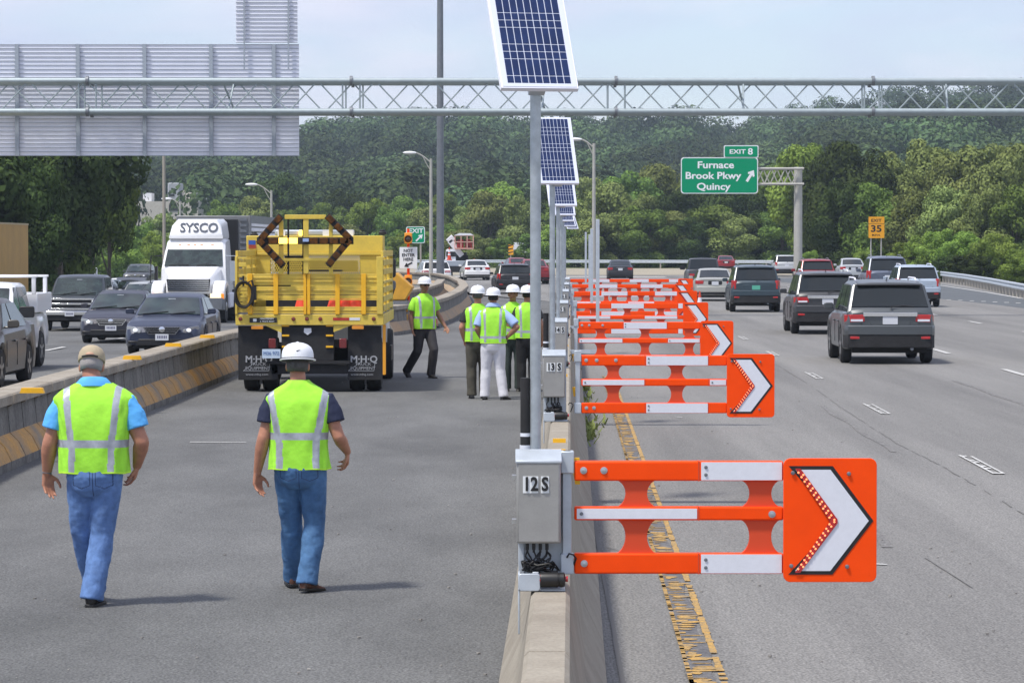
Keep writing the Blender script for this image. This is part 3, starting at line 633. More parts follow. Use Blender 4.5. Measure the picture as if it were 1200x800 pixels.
# ------------------------------------------------------------------ lane closure gates
def K(px0, y0, Y):                              # pixel helpers at distance Y
    k = Y/F_PX
    return (lambda px: (px-px0)*k), (lambda py: CAMZ - (py-HOR)*k)
def arc(cx, cz, r, a0, a1, n=8): return [(cx+r*math.cos(R(a0+(a1-a0)*i/n)), cz+r*math.sin(R(a0+(a1-a0)*i/n))) for i in range(n+1)]
MODL = .61
def gate(Y, postpx, text, rail_len, panel_px, label, near=False, rz=0.0, first=0, panel_w=.39, panel_rot=0.0, boxpx=None):
    X = (postpx-600)*Y/F_PX; cx = BC + SL*Y
    r = empty('lane_closure_gate', (X, Y, .81), rz, label, 'safety gate', 'orange lane closure gates along the median')
    Z = lambda z: z-.81
    bo = (cx - X) - .065                         # box centre relative to the post
    if near: bo = (630.5-664)*Y/F_PX
    # hinge post with collars
    mb = MB(); mb.box(-.022,.022,-.03,.03,Z(.89),Z(1.49)); p = mb.build('hinge_post', M['galv2'], r, bevel=.004)
    for (z0,z1) in ((1.38,1.49),(.885,.985)):
        mb = MB(); mb.box(-.032,.034,-.042,.04,Z(z0),Z(z1)); mb.build('collar', M['galv2'], p, bevel=.006)
    # gate arm: rails and webs
    arm = MB(); seam = MB(); webs = []; nm = rail_len/MODL; x0 = .036
    for i in range(math.ceil(nm)):
        a = x0 + i*MODL; b = min(x0+(i+1)*MODL, x0+rail_len)
        for (z0,z1,ph) in ((1.344,1.440,0),(1.150,1.216,1),(.887,.987,0)):
            if i: seam.box(a-.0035, a+.0035, -.0365, .034, Z(z0)-.0015, Z(z1)+.0015)
            else: arm.box(x0, x0+rail_len, -.035, .035, Z(z0), Z(z1))
        c = a + MODL*.5; rr = .064; w = .053
        if c + .1 < x0+rail_len+.35:
            for (zt, zb) in ((1.350,1.210),(1.156,.981)):
                h = zt-zb; q = h/2
                if c-w-rr*.9 < 0: continue
                poly = [(c-w-rr, Z(zb)), (c+w+rr, Z(zb))] + [(c+w+rr-rr*math.sin(R(t)), Z(zb)+q-q*math.cos(R(t))) for t in range(15,180,15)] + [(c+w+rr, Z(zt)), (c-w-rr, Z(zt))] + [(c-w-rr+rr*math.sin(R(t)), Z(zt)-q+q*math.cos(R(t))) for t in range(15,180,15)]
                webs.append(MB().prism(poly, -.016, .018))
    ga = arm.build('gate_arm', M['orange'], r, bevel=.008)
    if seam.v: seam.build('seam', M['orange_d'], ga)
    for w_ in webs: w_.build('web', M['orange_d'], ga, bevel=.006)
    for i in range(math.ceil(nm)):
        a = x0 + i*MODL; b = min(x0+(i+1)*MODL, x0+rail_len)
        for (z0,z1,ph) in ((1.348,1.436,1),(1.158,1.208,0),(.891,.983,1)):
            if (i+first+ph) % 2 == 0 and b-a > .08:
                mb = MB(); mb.box(a+.012, b-.008, -.040, -.0345, Z(z0), Z(z1)); sp_ = mb.build('reflective_strip', M['refl'], ga)
                if near or Y < 50:
                    for dz in (.3,.72) if ph else (.5,): MB().lathe([(.0,-.006),(.007,-.005),(.009,0)], (a+.035, -.040, Z(z0)+(z1-z0)*dz), 'y', 10).build('bolt', M['galvdark'], sp_)
    if Y < 50:
        for (bx_, bz) in ((.045,1.395),(.145,1.395),(.048,.938)) + (((.62+.35,1.18),) if near else ((.33,1.395),(.12,.938))):
            MB().lathe([(.0,-.010),(.008,-.009),(.0085,-.004),(.017,-.003),(.018,0)], (x0+bx_, -.035, Z(bz)), 'y', 14).build('bolt', M['galv'], ga)
    # arrow panel
    ax = x0 + rail_len; pw, ph = .457, .607; xc = ax + pw/2 - .002; zc = 1.153
    mb = MB(); mb.prism(rect(xc, Z(zc), pw, ph, .035), -.062, -.046); ap = mb.build('arrow_panel', M['orange'], r, bevel=.002, segs=1)
    mb = MB(); mb.box(ax+.02, ax+.07, -.045,-.02, Z(.9), Z(1.43)); mb.box(ax+.3, ax+.34, -.045,-.02, Z(.9), Z(1.43)); mb.build('panel_brace', M['galv2'], ap)
    sx = lambda u: ax + (u-468)*.001034; sz = lambda v: Z(zc) - (v-433)*.001056
    bk = MB(); bk.prism([(sx(490),sz(181)),(sx(699),sz(181)),(sx(892),sz(435)),(sx(699),sz(685)),(sx(490),sz(685)),(sx(722),sz(435))], -.0645, -.0622); bk.build('arrow_border', M['black'], ap)
    wh = MB(); wh.prism([(sx(522),sz(198)),(sx(688),sz(198)),(sx(870),sz(435)),(sx(688),sz(668)),(sx(522),sz(668)),(sx(718),sz(435))], -.0665, -.0647); wh.build('arrow_mark', M['refl'], ap)
    ls = MB()
    pa = [(510,190),(540,190),(722,425),(722,447),(540,680),(512,680),(690,437)]
    ls.prism([(sx(a),sz(b)) for a,b in ((520,192),(545,192),(722,428),(722,446),(545,676),(520,676),(686,437))], -.072, -.0668); ls.build('light_strip', M['red'], ap)
    if Y < 70:
        d = MB(); rn = random.Random(int(Y))
        for i in range(22):
            t = (i+.5)/22
            for s_ in (1,-1):
                u = 541 + (703-541)*t + (7 if i%2 else -9); v = 435 - s_*(435-206)*(1-t); 
                d.lathe([(0,-.004),(.0042,-.003),(.0055,0)], (sx(u), -.0725, sz(v)), 'y', 6)
        d.build('light_dot', M['led'], ap)['kind'] = 'stuff'
    if Y < 50:
        for (u,v) in ((510,213),(775,217),(503,645),(768,648)): MB().lathe([(.0,-.007),(.008,-.006),(.011,0)], (sx(u), -.067, sz(v)), 'y', 10).build('bolt', M['galvdark'], ap)
    # control box
    mb = MB(); mb.box(bo-.108, bo+.108, -.13, .02, Z(1.045), Z(1.445)); cb = mb.build('control_box', M['boxgrey'], r, bevel=.009)
    mb = MB(); mb.prism_x([(-.137,Z(1.437)),(-.137,Z(1.450)),(.0,Z(1.497)),(.02,Z(1.497)),(.02,Z(1.437))], bo-.113, bo+.113); mb.build('lid', M['galv2'], cb, bevel=.003)
    if Y < 50:
        mb = MB()
        for (dx,z) in ((-.118,1.37),(-.118,1.155)): mb.cyl((bo+dx+.012,-.06,Z(z)), (bo+dx-.012,-.06,Z(z)), .008, n=8); mb.box(bo+dx-.012,bo+dx+.01,-.075,-.045,Z(z)-.018,Z(z)+.003)
        mb.build('latch', M['steel'], cb)
        mb = MB(); mb.box(bo-.098,bo+.098,-.1335,-.1305,Z(1.055),Z(1.435)); mb.build('door', M['boxgrey'], cb, bevel=.001, segs=1)
    zc_ = 1.333
    plates = {'12 S': ((-.029,.079,'12'),(.041,.044,'S')), '13 S': ((-.02,.086,'13'),(.06,.05,'S')), '14 S': ((-.02,.086,'14'),(.06,.05,'S'))}.get(text, ((0,.12,text),))
    for (px_, w, t_) in plates:
        mb = MB(); mb.box(bo+px_-w/2-.02+.012, bo+px_+w/2-.02+.008, -.1365, -.1340, Z(zc_-.041), Z(zc_+.041)); pl = mb.build('number_plate', M['signw'], cb)
        mb = MB(); mb.text(t_, .092, bo+px_-.010, Z(zc_), -.1367, sx=.80, bold=.0032); mb.build('number', M['black'], pl)
    # mounting plate, cables, motor
    mb = MB(); mb.box(bo-.098, bo-.07, -.01, .03, Z(.80), Z(1.05)); mb.box(bo-.098, bo+.12, .022, .034, Z(.815), Z(1.44)); mb.box(bo-.10,bo+.13,-.12,.14,Z(.8105),Z(.822)); mb.box(bo-.10,bo-.09,-.12,.12,Z(.60),Z(.82))
    mp_ = mb.build('mounting_plate', M['galv2'], r, bevel=.003)
    rc = random.Random(int(Y*3))
    for i in range(4):
        xx = bo - .055 + i*.032; m2 = MB(); m2.cyl((xx,-.06,Z(1.045)), (xx,-.06,Z(1.008)), .0085, n=8); m2.cyl((xx,-.06,Z(1.012)), (xx,-.06,Z(.995)), .006, n=8); m2.build('cable_gland', M['black'], cb)
    mb = MB()
    for i in range(14 if Y < 50 else 5):
        x1 = bo-.055+.032*rc.randrange(4); pts = [(x1,-.06,Z(1.0)), (x1+rc.uniform(-.02,.02),-.08,Z(.97))]
        for k in range(5): pts.append((bo+rc.uniform(-.085,.08), rc.uniform(-.12,-.03), Z(rc.uniform(.90,.955))))
        pts.append((bo+rc.uniform(-.02,.12),-.04,Z(.89)))
        sm = []                                   # catmull
        for k in range(len(pts)-1):
            p0 = Vector(pts[max(k-1,0)]); p1 = Vector(pts[k]); p2 = Vector(pts[k+1]); p3 = Vector(pts[min(k+2,len(pts)-1)])
            for t in (0,.25,.5,.75): sm.append(.5*((2*p1)+(p2-p0)*t+(2*p0-5*p1+4*p2-p3)*t*t+(3*p1-p0-3*p2+p3)*t**3))
        mb.tube(sm, .0042, 6)
    mb.tube([(bo+.14,-.05,Z(1.0)-.03),(bo+.15,-.07,Z(.99)),(bo+.17,-.07,Z(.985)),(bo+.185,-.05,Z(.965)),(bo+.16,-.02,Z(.90))], .005, 6)
    mb.build('cable_bundle', M['black'], r)
    mb = MB(); mb.prism(rect(bo-.045, Z(.858), .105, .085, .015), -.155, -.145); mb.box(bo-.10,bo+.01,-.15,-.02,Z(.822),Z(.828)); mb.box(bo-.10,bo-.088,-.15,-.02,Z(.828),Z(.90)); mb.box(bo-.03,bo+.0,-.13,-.03,Z(.88),Z(.905)); mb.build('bracket', M['galv2'], r, bevel=.003)
    mb = MB(); mb.lathe([(.0,0),(.036,.0),(.038,.01),(.038,.085),(.034,.088),(.034,.094),(.037,.096),(.037,.115),(.028,.122),(0,.124)], (bo+.008,-.13,Z(.868)), 'x', 20); mt = mb.build('motor', M['black'], r)
    mb = MB(); mb.lathe([(.0,0),(.014,.0),(.014,.012),(.0,.013)], (bo+.131,-.13,Z(.872)), 'x', 12); mb.lathe([(.0,-.016),(.022,-.015),(.026,0)], (bo+.008,-.13,Z(.868)), 'x', 12); mb.build('motor_cap', M['red'], mt)
    # sensor post behind the box
    sxp = bo - .062 if near else bo - .075
    mb = MB(); mb.cyl((sxp,.09,Z(1.18)), (sxp,.09,Z(1.845)), .0265, n=14); so = mb.build('black_post', M['blackm'], r, bevel=.003)
    mb = MB(); mb.cyl((sxp,.09,Z(1.555)), (sxp,.09,Z(1.572)), .0272, n=14); mb.cyl((sxp,.09,Z(1.17)), (sxp,.09,Z(1.512)), .030, n=14); mb.build('post_band', M['refl'], so)
    # solar pole and panel
    pz = panel_px[1]; zb = CAMZ - (pz-HOR)*Y/F_PX; px_ = bo - .014
    mb = MB(); mb.cyl((px_,.07,Z(.82)), (px_,.07,Z(zb+.06)), .0265, n=18); mb.build('solar_pole', M['galv'], r)
    th = R(34); rot = Matrix.Rotation(R(panel_rot), 4, 'Z') @ Matrix.Rotation(-th, 4, 'X')
    # panel faces the camera side (-y), leaning back towards +y at the top
    H_ = .78; W_ = panel_w
    e = MB(); e.box(-W_/2, W_/2, 0, .028, 0, H_); pn = e.build('solar_panel', M['alu'], r, bevel=.002, segs=1)
    e = MB(); e.box(-W_/2+.008, W_/2-.008, -.0025, -.0005, .008, H_-.008); e.build('backing', M['solarw'], pn)
    e = MB(); nxc = 9; mx_ = .034; cw = (W_-2*mx_)/nxc; zz = .028
    k = 0
    rows = [.036,.092,.036]
    zz = .030
    while zz + .03 < H_-.02:
        hh = [.040,.098,.040][k % 3]; 
        if zz+hh > H_-.02: hh = H_-.022-zz
        for i in range(nxc): e.box(-W_/2+mx_+cw*i+.0022, -W_/2+mx_+cw*(i+1)-.0022, -.0045, -.0027, zz, zz+hh)
        zz += hh + .0055; k += 1
    e.build('solar_cells', M['solar'], pn)
    pn.location = (px_ + .02 + (panel_px[0]), -.035, Z(zb)); pn.rotation_euler = Matrix(rot.to_3x3()).to_euler()
    m2 = MB(); m2.box(-.04,.04,.03,.085,.02,.30); m2.build('panel_mount', M['galv2'], pn)
    return r
gate(15.5, 664.5, '12 S', 1.026, (.002,104.5), 'nearest orange lane closure gate, its grey box numbered 12 S', near=True, panel_rot=13)
gate(30.3, 677, '13 S', 1.395, (.045,215), 'second nearest orange closure gate, its grey box numbered 13 S', panel_rot=10)
gate(43.5, 675, '14 S', 1.675, (.05,241), 'third orange closure gate, behind the one numbered 13 S', panel_rot=10)
gate(57.5, 674, '15 S', 1.93, (.05,252), 'fourth orange closure gate from the camera, half hidden', panel_rot=10)
gate(72, 671, '16 S', 2.35, (.05,259), 'fifth orange closure gate from the camera', panel_rot=11)
gate(85, 669, '17 S', 2.75, (.12,265), 'sixth orange closure gate, second from the far end', panel_rot=24)
gate(98, 667, '18 S', 3.35, (.22,268), 'farthest orange closure gate at the end of the row', panel_rot=26)
# bare steel posts standing among the gates
for i, (px, yt, Y) in enumerate(((700.5,257,51),(693.5,268,66),(691,275,80),(686.5,272,92))):
    top = P(px, yt, Y); cx = BC+SL*Y; r = empty('steel_post', (cx+.1, Y, .62), 0, 'bare square steel post among the gates, %s from the camera' % ORD[i], 'post', 'bare steel posts on the median')
    w = .028; x = top.x-(cx+.1); mb = MB(); mb.box(x-w, x+w, -w, w, .12, top.z-.62); po = mb.build('post', M['galv2'], r, bevel=.004)
    mb = MB(); mb.box(.0, x+w, -.02, .02, .13, .19); mb.box(-.03,.0,-.04,.04,-.02,.19); mb.build('bracket', M['galv2'], r)
# traffic cone between the gates
def cone(p, h, label, grp='traffic cones'):
    r = empty('traffic_cone', p, 0, label, 'traffic cone', grp); s = h/.9
    mb = MB(); 
    def rr(z): return (.15 - .125*z/.86)*s
    mb.mi = 0
    for (z0,z1,mi) in ((.05,.34,0),(.34,.46,1),(.46,.54,0),(.54,.72,1),(.72,.9,0)):
        mb.mi = mi; mb.loft([mb.ring((0,0,z0*s),(0,0,1),rr(z0),18), mb.ring((0,0,z1*s),(0,0,1),rr(z1),18)], cap=(z1 == .9))
    mb.build('cone_body', [mat('cone_red', (.62,.06,.02), .5, var=.1), M['refl']], r)
    mb = MB(); mb.box(-.19*s,.19*s,-.19*s,.19*s,0,.05*s); mb.build('cone_base', M['blackm'] if h < .8 else mat('cone_base', (.5,.05,.02), .6), r, bevel=.01)
q = P(820, 341, 101); cone((q.x, 101, 0), q.z, 'red and white striped traffic cone standing behind the second gate arrow')

# ------------------------------------------------------------------ overhead gantry and sign back
YG = 110.0
def X_(px): return (px-600)*YG/F_PX
def Zg(py): return CAMZ-(py-HOR)*YG/F_PX
r = empty('sign_gantry', (0, YG, 0), 0, 'long grey lattice truss gantry crossing over the whole highway', 'gantry')
ch = MB(); zt, zb = Zg(96.5), Zg(132)
for z, rr in ((zt,.105),(zb,.105)):
    for y in (-.6,.6): ch.cyl((-22,y,z), (31,y,z), rr, n=12)
ch.build('chord', M['truss'], r)
px = -130; k = 0; lat = MB(); st = 33.6
joints = [106,413,721,1020,1330,-200]
while px < 1500:
    a, b = X_(px), X_(px+st)
    if k % 2: lat.cyl((a,-.6,zt),(b,-.6,zb),.026,n=6); lat.cyl((a+.15,.6,zb),(b+.15,.6,zt),.026,n=6)
    else: lat.cyl((a,-.6,zb),(b,-.6,zt),.026,n=6); lat.cyl((a+.15,.6,zt),(b+.15,.6,zb),.026,n=6)
    if k % 3 == 0:
        for z in (zt,zb): lat.cyl((a,-.6,z),(a,.6,z),.03,n=6)
    px += st; k += 1
lat.build('lattice', M['truss'], r)
for j in joints:
    x = X_(j)
    for z in (zt,zb):
        for y in (-.6,.6): MB().cyl((x-.05,y,z),(x+.05,y,z),.17,n=14).build('flange', M['galvdark'], r)
    for dx in (-.3,.3): MB().cyl((x+dx,-.6,zb),(x+dx,-.6,zt),.03,n=6).cyl((x+dx+.05,.6,zb),(x+dx+.05,.6,zt),.03,n=6).cyl((x+dx+.02,-.6,zt),(x+dx+.05,.6,zt),.03,n=6).cyl((x+dx+.02,-.6,zb),(x+dx+.05,.6,zb),.03,n=6).build('end_frame', M['truss'], r)
for xs in (-22, 31):
    for y in (-.6,.6): MB().cyl((xs,y,0),(xs,y,zt+.3),.2,n=16).build('column', M['truss'], r)
for j in (263, 628, 862, 1100):
    x = X_(j); m = MB(); m.cyl((x,-.6,zt),(x+.35,.6,zb),.035,n=6); m.cyl((x+.3,.6,zt),(x+.2,-.6,zb),.035,n=6); m.build('brace', M['truss'], r)
def signback(name, x0, x1, y0, y1, pitch, posts, label, cat, pz, yoff=1.05, side=1):
    r = empty(name, (X_(x0), YG+yoff, Zg(y1)), 0, label, cat); H = Zg(y0)-Zg(y1); W = X_(x1)-X_(x0)
    mb = MB(); mb.box(0, W, 0, .05, 0, H); mb.build('panel', M['alu'], r)
    mb = MB(); n = int(round(H/pitch)); p_ = H/n
    for i in range(n+1):
        z = min(max(i*p_, .012), H-.012); mb.box(0, W, -.026, -.001, z-.0075, z+.0075)
    o = mb.build('rib', M['alud'], r); o['kind'] = 'stuff'
    for (px, a, b, w) in posts:
        x = X_(px)-X_(x0); mb = MB(); mb.box(x-w/2, x+w/2, -.13, -.047, Zg(b)-Zg(y1), Zg(a)-Zg(y1)); mb.build('upright', M['alud'], r)
    return r
signback('highway_sign', -330, 348.5, 50.5, 182, .146, [(p,50.5,182,.13) for p in (-300,-215,-140,-62,16,88,166.5,245,319)], 'huge aluminium sign seen from behind, hung on the gantry at upper left', 'sign', 0)
signback('exit_tab_sign', 274.5, 347, -8, 49, .146, [(284.5,-8,80,.05),(336.5,-8,80,.05)], 'small aluminium exit tab seen from behind above the huge sign', 'sign', 0, yoff=.98)

# ------------------------------------------------------------------ lamps, masts, signs
def lamp(px, ytop, Y, headpx, label, r0=.09, z0=0, col='pole', armlen=None):
    top = P(px, ytop, Y); r = empty('street_lamp', (top.x, Y, z0), 0, label, 'street lamp', 'street lamps along the highway')
    h = top.z - z0; mb = MB(); mb.cyl((0,0,0),(0,0,h),r0*1.25,r0*.8,12); mb.build('lamp_post', M[col], r)
    L = (headpx-px)*Y/F_PX; mb = MB(); pts = [(L*t, 0, h - .25 + (abs(L)*.62)*math.sin(t*1.45)) for t in (0,.15,.3,.5,.7,.85,1)]
    mb.tube(pts, r0*.42, 8); mb.tube([(0,0,h-.75),(L*.25,0,h-.35),(L*.5,0,pts[3][2]-.02)], r0*.3, 6); mb.build('arm', M[col], r)
    e = pts[-1]; s_ = 1 if L > 0 else -1
    mb = MB(); mb.ell((e[0]+s_*.3,0,e[2]), .42,.19,.10,14,8); mb.build('lamp_head', M['whitem'], r)
    return r
lamp(505, 186, 190, 486, 'street lamp with arm to the left beside the dark mast', .10)
lamp(696, 168, 175, 680, 'street lamp behind the second solar panel', .10)
lamp(318, 223, 210, 300, 'street lamp rising behind the yellow truck', .085)
lamp(127, 291, 300, 113, 'small street lamp above the distant oncoming cars', .07)
lamp(211, 236, 240, 200, 'street lamp behind the white delivery truck', .08)
top = P(192, 181, 150); r = tag(MB().cyl((0,0,0),(0,0,8.2),.085,.07,12).build('pole', M['wood'], loc=(top.x,150,0)), 'plain pale pole standing under the big sign back', 'pole')
top = P(516, 330, 196); q = MB(); q.cyl((0,0,.5),(0,0,24),.24,.17,16); q.cyl((0,0,0),(0,0,.55),.34,.30,16); tag(q.build('lighting_mast', M['galvdark'], loc=(top.x,196,0)), 'tall dark steel mast rising out of frame from the curved barrier', 'lighting mast')
def board(parent, name, m, x0, x1, z0, z1, y, r=0, t=.02):
    mb = MB(); mb.prism(rect((x0+x1)/2, (z0+z1)/2, x1-x0, z1-z0, r), y, y+t); return mb.build(name, m, parent)
# big green exit sign on cantilever
YS = 185.0
def xs(px): return (px-600)*YS/F_PX
def zs_(py): return CAMZ-(py-HOR)*YS/F_PX
r = empty('exit_sign', (xs(935), YS, 0), 0, 'large green overhead exit sign for Furnace Brook Pkwy Quincy on cantilever', 'road sign')
o_ = xs(935)
mb = MB(); mb.cyl((0,0,0),(0,0,zs_(196)),.26,.24,18); mb.build('column', M['pole'], r)
mb = MB()
for z in (zs_(198), zs_(216)):
    for y in (-.45,.45): mb.cyl((xs(800)-o_,y,z),(.3,y,z),.07,n=8)
n = 16; xa = xs(806)-o_
for i in range(n):
    a = xa + (0-xa)*i/n; b = xa + (0-xa)*(i+1)/n; za, zb_ = (zs_(216), zs_(198)) if i % 2 else (zs_(198), zs_(216))
    mb.cyl((a,-.45,za),(b,-.45,zb_),.035,n=6); mb.cyl((a,.45,zb_),(b,.45,za),.035,n=6); mb.cyl((a,-.45,za),(a,.45,za),.03,n=6)
mb.build('cantilever_truss', M['pole'], r)
def gsign(x0,x1,y0,y1,rad,nm):
    a = board(r, nm+'_panel', M['signw'], xs(x0)-o_, xs(x1)-o_, zs_(y1), zs_(y0), -.62, rad)
    board(a, 'face', M['green'], xs(x0)-o_+.055, xs(x1)-o_-.055, zs_(y1)+.055, zs_(y0)-.055, -.628, rad*.9, .007); return a
a = gsign(797,887,185,227.3,.18,'main'); b = gsign(847,887.5,171,185.6,.08,'tab')
for (t, cx, cy, sz, sx_) in (('Furnace',837.5,194.2,.56,1.2),('Brook Pkwy',834.5,206.6,.56,1.17),('Quincy',835,219.3,.56,1.2)):
    mb = MB(); mb.text(t, sz, xs(cx)-o_, zs_(cy), -.630, .004, sx_, .014); mb.build('lettering', M['signw'], a)
mb = MB(); mb.text('EXIT', .36, xs(863)-o_, zs_(178.6), -.630, .004, 1.3, .008); mb.text('8', .52, xs(878)-o_, zs_(178.6), -.630, .004, 1.15, .012); mb.build('lettering', M['signw'], b)
def arrow(mb, cx, cz, L, ang, w, y):
    rot = Matrix.Rotation(R(ang), 2); pts = [(-L/2,-w/2),(L*.12,-w/2),(L*.02,-w*1.15),(L*.14,-w*1.5),(L/2,0),(L*.14,w*1.5),(L*.02,w*1.15),(L*.12,w/2),(-L/2,w/2)]
    mb.prism([tuple(Vector((cx,cz)) + rot @ Vector(p)) for p in pts], y, y+.004)
mb = MB(); arrow(mb, xs(878)-o_, zs_(206.5), .78, 58, .15, -.634); mb.build('arrow_mark', M['signw'], a)
# yellow advisory sign
YS = 178.0; r = empty('advisory_sign', (xs(1026.5), YS, 0), 0, 'yellow exit 35 mph advisory sign on two posts by the right trees', 'road sign'); o_ = xs(1026.5)
for px_ in (1020.5,1032.5): mb = MB(); mb.cyl((xs(px_)-o_,.05,0),(xs(px_)-o_,.05,zs_(256)),.035,n=8); mb.build('post', M['pole'], r)
a = board(r,'sign_panel',M['signy'], xs(1017.5)-o_, xs(1036)-o_, zs_(279), zs_(254), -.03, .04)
mb = MB(); mb.text('EXIT', .24, 0, zs_(258.6), -.032, .004, 1.2, .004); mb.text('35', .52, 0, zs_(268.3), -.032, .004, 1.25, .012); mb.text('M.P.H.', .15, 0, zs_(275.6), -.032, .004, 1.2, .003); mb.box(xs(1017.5)-o_, xs(1036)-o_, -.034,-.0305, zs_(262.4), zs_(262)); mb.build('lettering', M['black'], a)
# small green exit sign and the white sign on the attenuator line
YS = 205.0; r = empty('exit_sign', (xs(493), YS, 0), 0, 'small green exit sign with white arrow behind the amber beacon', 'road sign'); o_ = xs(493)
mb = MB(); mb.cyl((0,.05,0),(0,.05,zs_(270)),.06,n=8); mb.build('post', M['wood'], r)
a = board(r,'sign_panel',M['signw'], xs(476)-o_, xs(498)-o_, zs_(285), zs_(265.5), -.03, .12); board(a,'face',M['green'], xs(476)-o_+.05, xs(498)-o_-.05, zs_(285)+.05, zs_(265.5)-.05, -.037, .1, .006)
mb = MB(); mb.text('EXIT', .40, xs(487.5)-o_, zs_(270.7), -.039, .004, 1.15, .01); arrow(mb, xs(491.5)-o_, zs_(278.6), .62, 45, .10, -.043); mb.build('lettering', M['signw'], a)
YS = 92.0; r = empty('warning_beacon_sign', (xs(478.5), YS, 0), 0, 'white NOT ENTER HERE sign between two amber flashing beacons', 'road sign'); o_ = xs(478.5)
mb = MB(); mb.cyl((0,.05,0),(0,.05,zs_(268)),.04,n=8); mb.build('post', M['orange'], r)
a = board(r,'sign_panel',M['signw'], xs(468.3)-o_, xs(489)-o_, zs_(314.3), zs_(289.5), -.03, .02)
mb = MB(); 
for t, y_ in (('NOT',294),('ENTER',299),('HERE',304)): mb.text(t, .125, 0, zs_(y_), -.032, .003, 1.0, .003)
arrow(mb, 0, zs_(310), .26, 207, .045, -.036); mb.build('lettering', M['black'], a)
for yc in (279.5, 329):
    mb = MB(); mb.box(-.11,.11,-.02,.14,zs_(yc)-.15,zs_(yc)+.17); bo_ = mb.build('beacon_housing', mat('beacon', (.75,.33,.03), .5), r, bevel=.02)
    mb = MB(); mb.lathe([(.10,0),(.115,-.03),(.118,-.10),(.125,-.12),(.116,-.12),(.108,-.10),(.10,-.012)], (0,-.02,zs_(yc)-.02), 'y', 18); mb.build('visor', M['amber'], bo_)
    mb = MB(); mb.lathe([(.0,-.035),(.07,-.03),(.098,-.012),(.1,0)], (0,-.045,zs_(yc)-.02), 'y', 18); mb.build('lens', mat('beacon_lens', (.05,.03,.01), .2, coat=1), bo_)
YS = 92.0
# chevron marker
YS = 300.0; r = empty('chevron_sign', (xs(598.5), YS, 0), 0, 'small yellow and black diagonal marker sign by the grey house', 'road sign'); o_ = xs(598.5)
mb = MB(); mb.cyl((0,.05,0),(0,.05,zs_(290)),.05,n=8); mb.build('post', M['wood'], r)
a = board(r,'sign_panel',M['signy'], xs(595.8)-o_, xs(601.6)-o_, zs_(298.5), zs_(286.6), -.03, 0); mb = MB()
for z in (.12,.45,.78): mb.add([(-.22,-.033,zs_(298.5)+z-.02),(.22,-.033,zs_(298.5)+z+.12-.0),(.22,-.033,zs_(298.5)+z+.26-.06),(-.22,-.033,zs_(298.5)+z+.12)], [(0,1,2,3)])
mb.build('diagonal_stripes', M['black'], a)
# ------------------------------------------------------------------ far buildings
def house(name, px0, px1, pyb, pye, pyr, Y, wall, roof, label, depth=9, cat='house', windows=()):
    YS_ = Y; k = Y/F_PX; x0, x1 = (px0-600)*k, (px1-600)*k; Z = lambda py: CAMZ-(py-HOR)*k
    zb = Z(pyb); r = empty(name, ((x0+x1)/2, Y, zb-6), 0, label, cat); w = (x1-x0)/2
    mb = MB(); mb.box(-w, w, 0, depth, 0, Z(pye)-zb+6); wl = mb.build('wall', wall, r)
    he, hr = Z(pye)-zb+6, Z(pyr)-zb+6
    mb = MB(); mb.prism_x([(-.4,he+.01),(depth/2,hr),(depth+.4,he+.01)], -w-.3, w+.3); mb.build('roof', roof, r)
    for (a, b, c, d) in windows:
        mb = MB(); mb.box((a-600)*k-(x0+x1)/2, (b-600)*k-(x0+x1)/2, -.06, .02, Z(d)-zb+6, Z(c)-zb+6); mb.build('window', M['glass'], r)
    return r
gw = mat('grey_siding', (.34,.36,.38), .8, var=.1); gr_ = mat('grey_roof', (.33,.35,.36), .8, var=.1)
house('house', 600, 623, 304, 296, 284, 360, gw, gr_, 'pale grey roofed house by the far trees behind the dark SUV', 7, windows=((603,606,297,301),(612,616,297,301)))
cw = mat('pale_render', (.55,.52,.45), .8, var=.1); 
r = empty('commercial_building', (P(195,246,520).x, 520, 0), 0, 'pale flat roofed building with rooftop units behind left trees', 'building'); k = 520/F_PX; xc = (195-600)*k; zz = lambda py: CAMZ-(py-HOR)*k; xx = lambda px: (px-600)*k-xc
mb = MB(); mb.box(xx(160), xx(232), 0, 14, 0, zz(236)); mb.build('wall', cw, r)
mb = MB(); mb.box(xx(166), xx(176), 2, 6, zz(236)+.005, zz(226)); mb.build('rooftop_unit', M['whitem'], r)
mb = MB(); mb.box(xx(195), xx(209), 2, 8, zz(236)+.005, zz(214)); u = mb.build('penthouse', gw, r, bevel=.2)
mb = MB(); mb.box(xx(196), xx(203), 1.9, 2.02, zz(230), zz(227)); mb.build('window', M['glass'], u)
mb = MB(); mb.box(xx(211), xx(226), 3, 9, zz(236)+.005, zz(223)); mb.build('upper_wall', cw, r)
mb = MB(); mb.box(xx(198), xx(214), -.1, -.01, zz(247), zz(240)); mb.build('dark_band', M['glass'], r)
for i, (px, py, Y, w) in enumerate(((457,186,900,9),(427,207,850,12),(396,215,840,5),(534,238,640,12),(232,220,610,4),(1180,178,650,8),(655,164,1150,7),(243,216,600,3))):
    k = Y/F_PX; a = w/2
    house('hillside_house', px-w*.5, px+w*.5, py+3, py-1, py-4, Y, M['whitem'] if i % 2 == 0 else gw, gr_, ['white house among trees high on the hill left of the lamp','long grey roof among the hillside trees left of centre','tiny pale house low on the left hillside','long pale roof low behind the central trees','tiny white gable near the pale commercial building','grey roof behind the trees at far right','tiny white house near the hilltop behind the second solar panel','tiny grey gable beside the commercial building'][i], 6)
GL = 'cars queueing towards the camera on the left side'
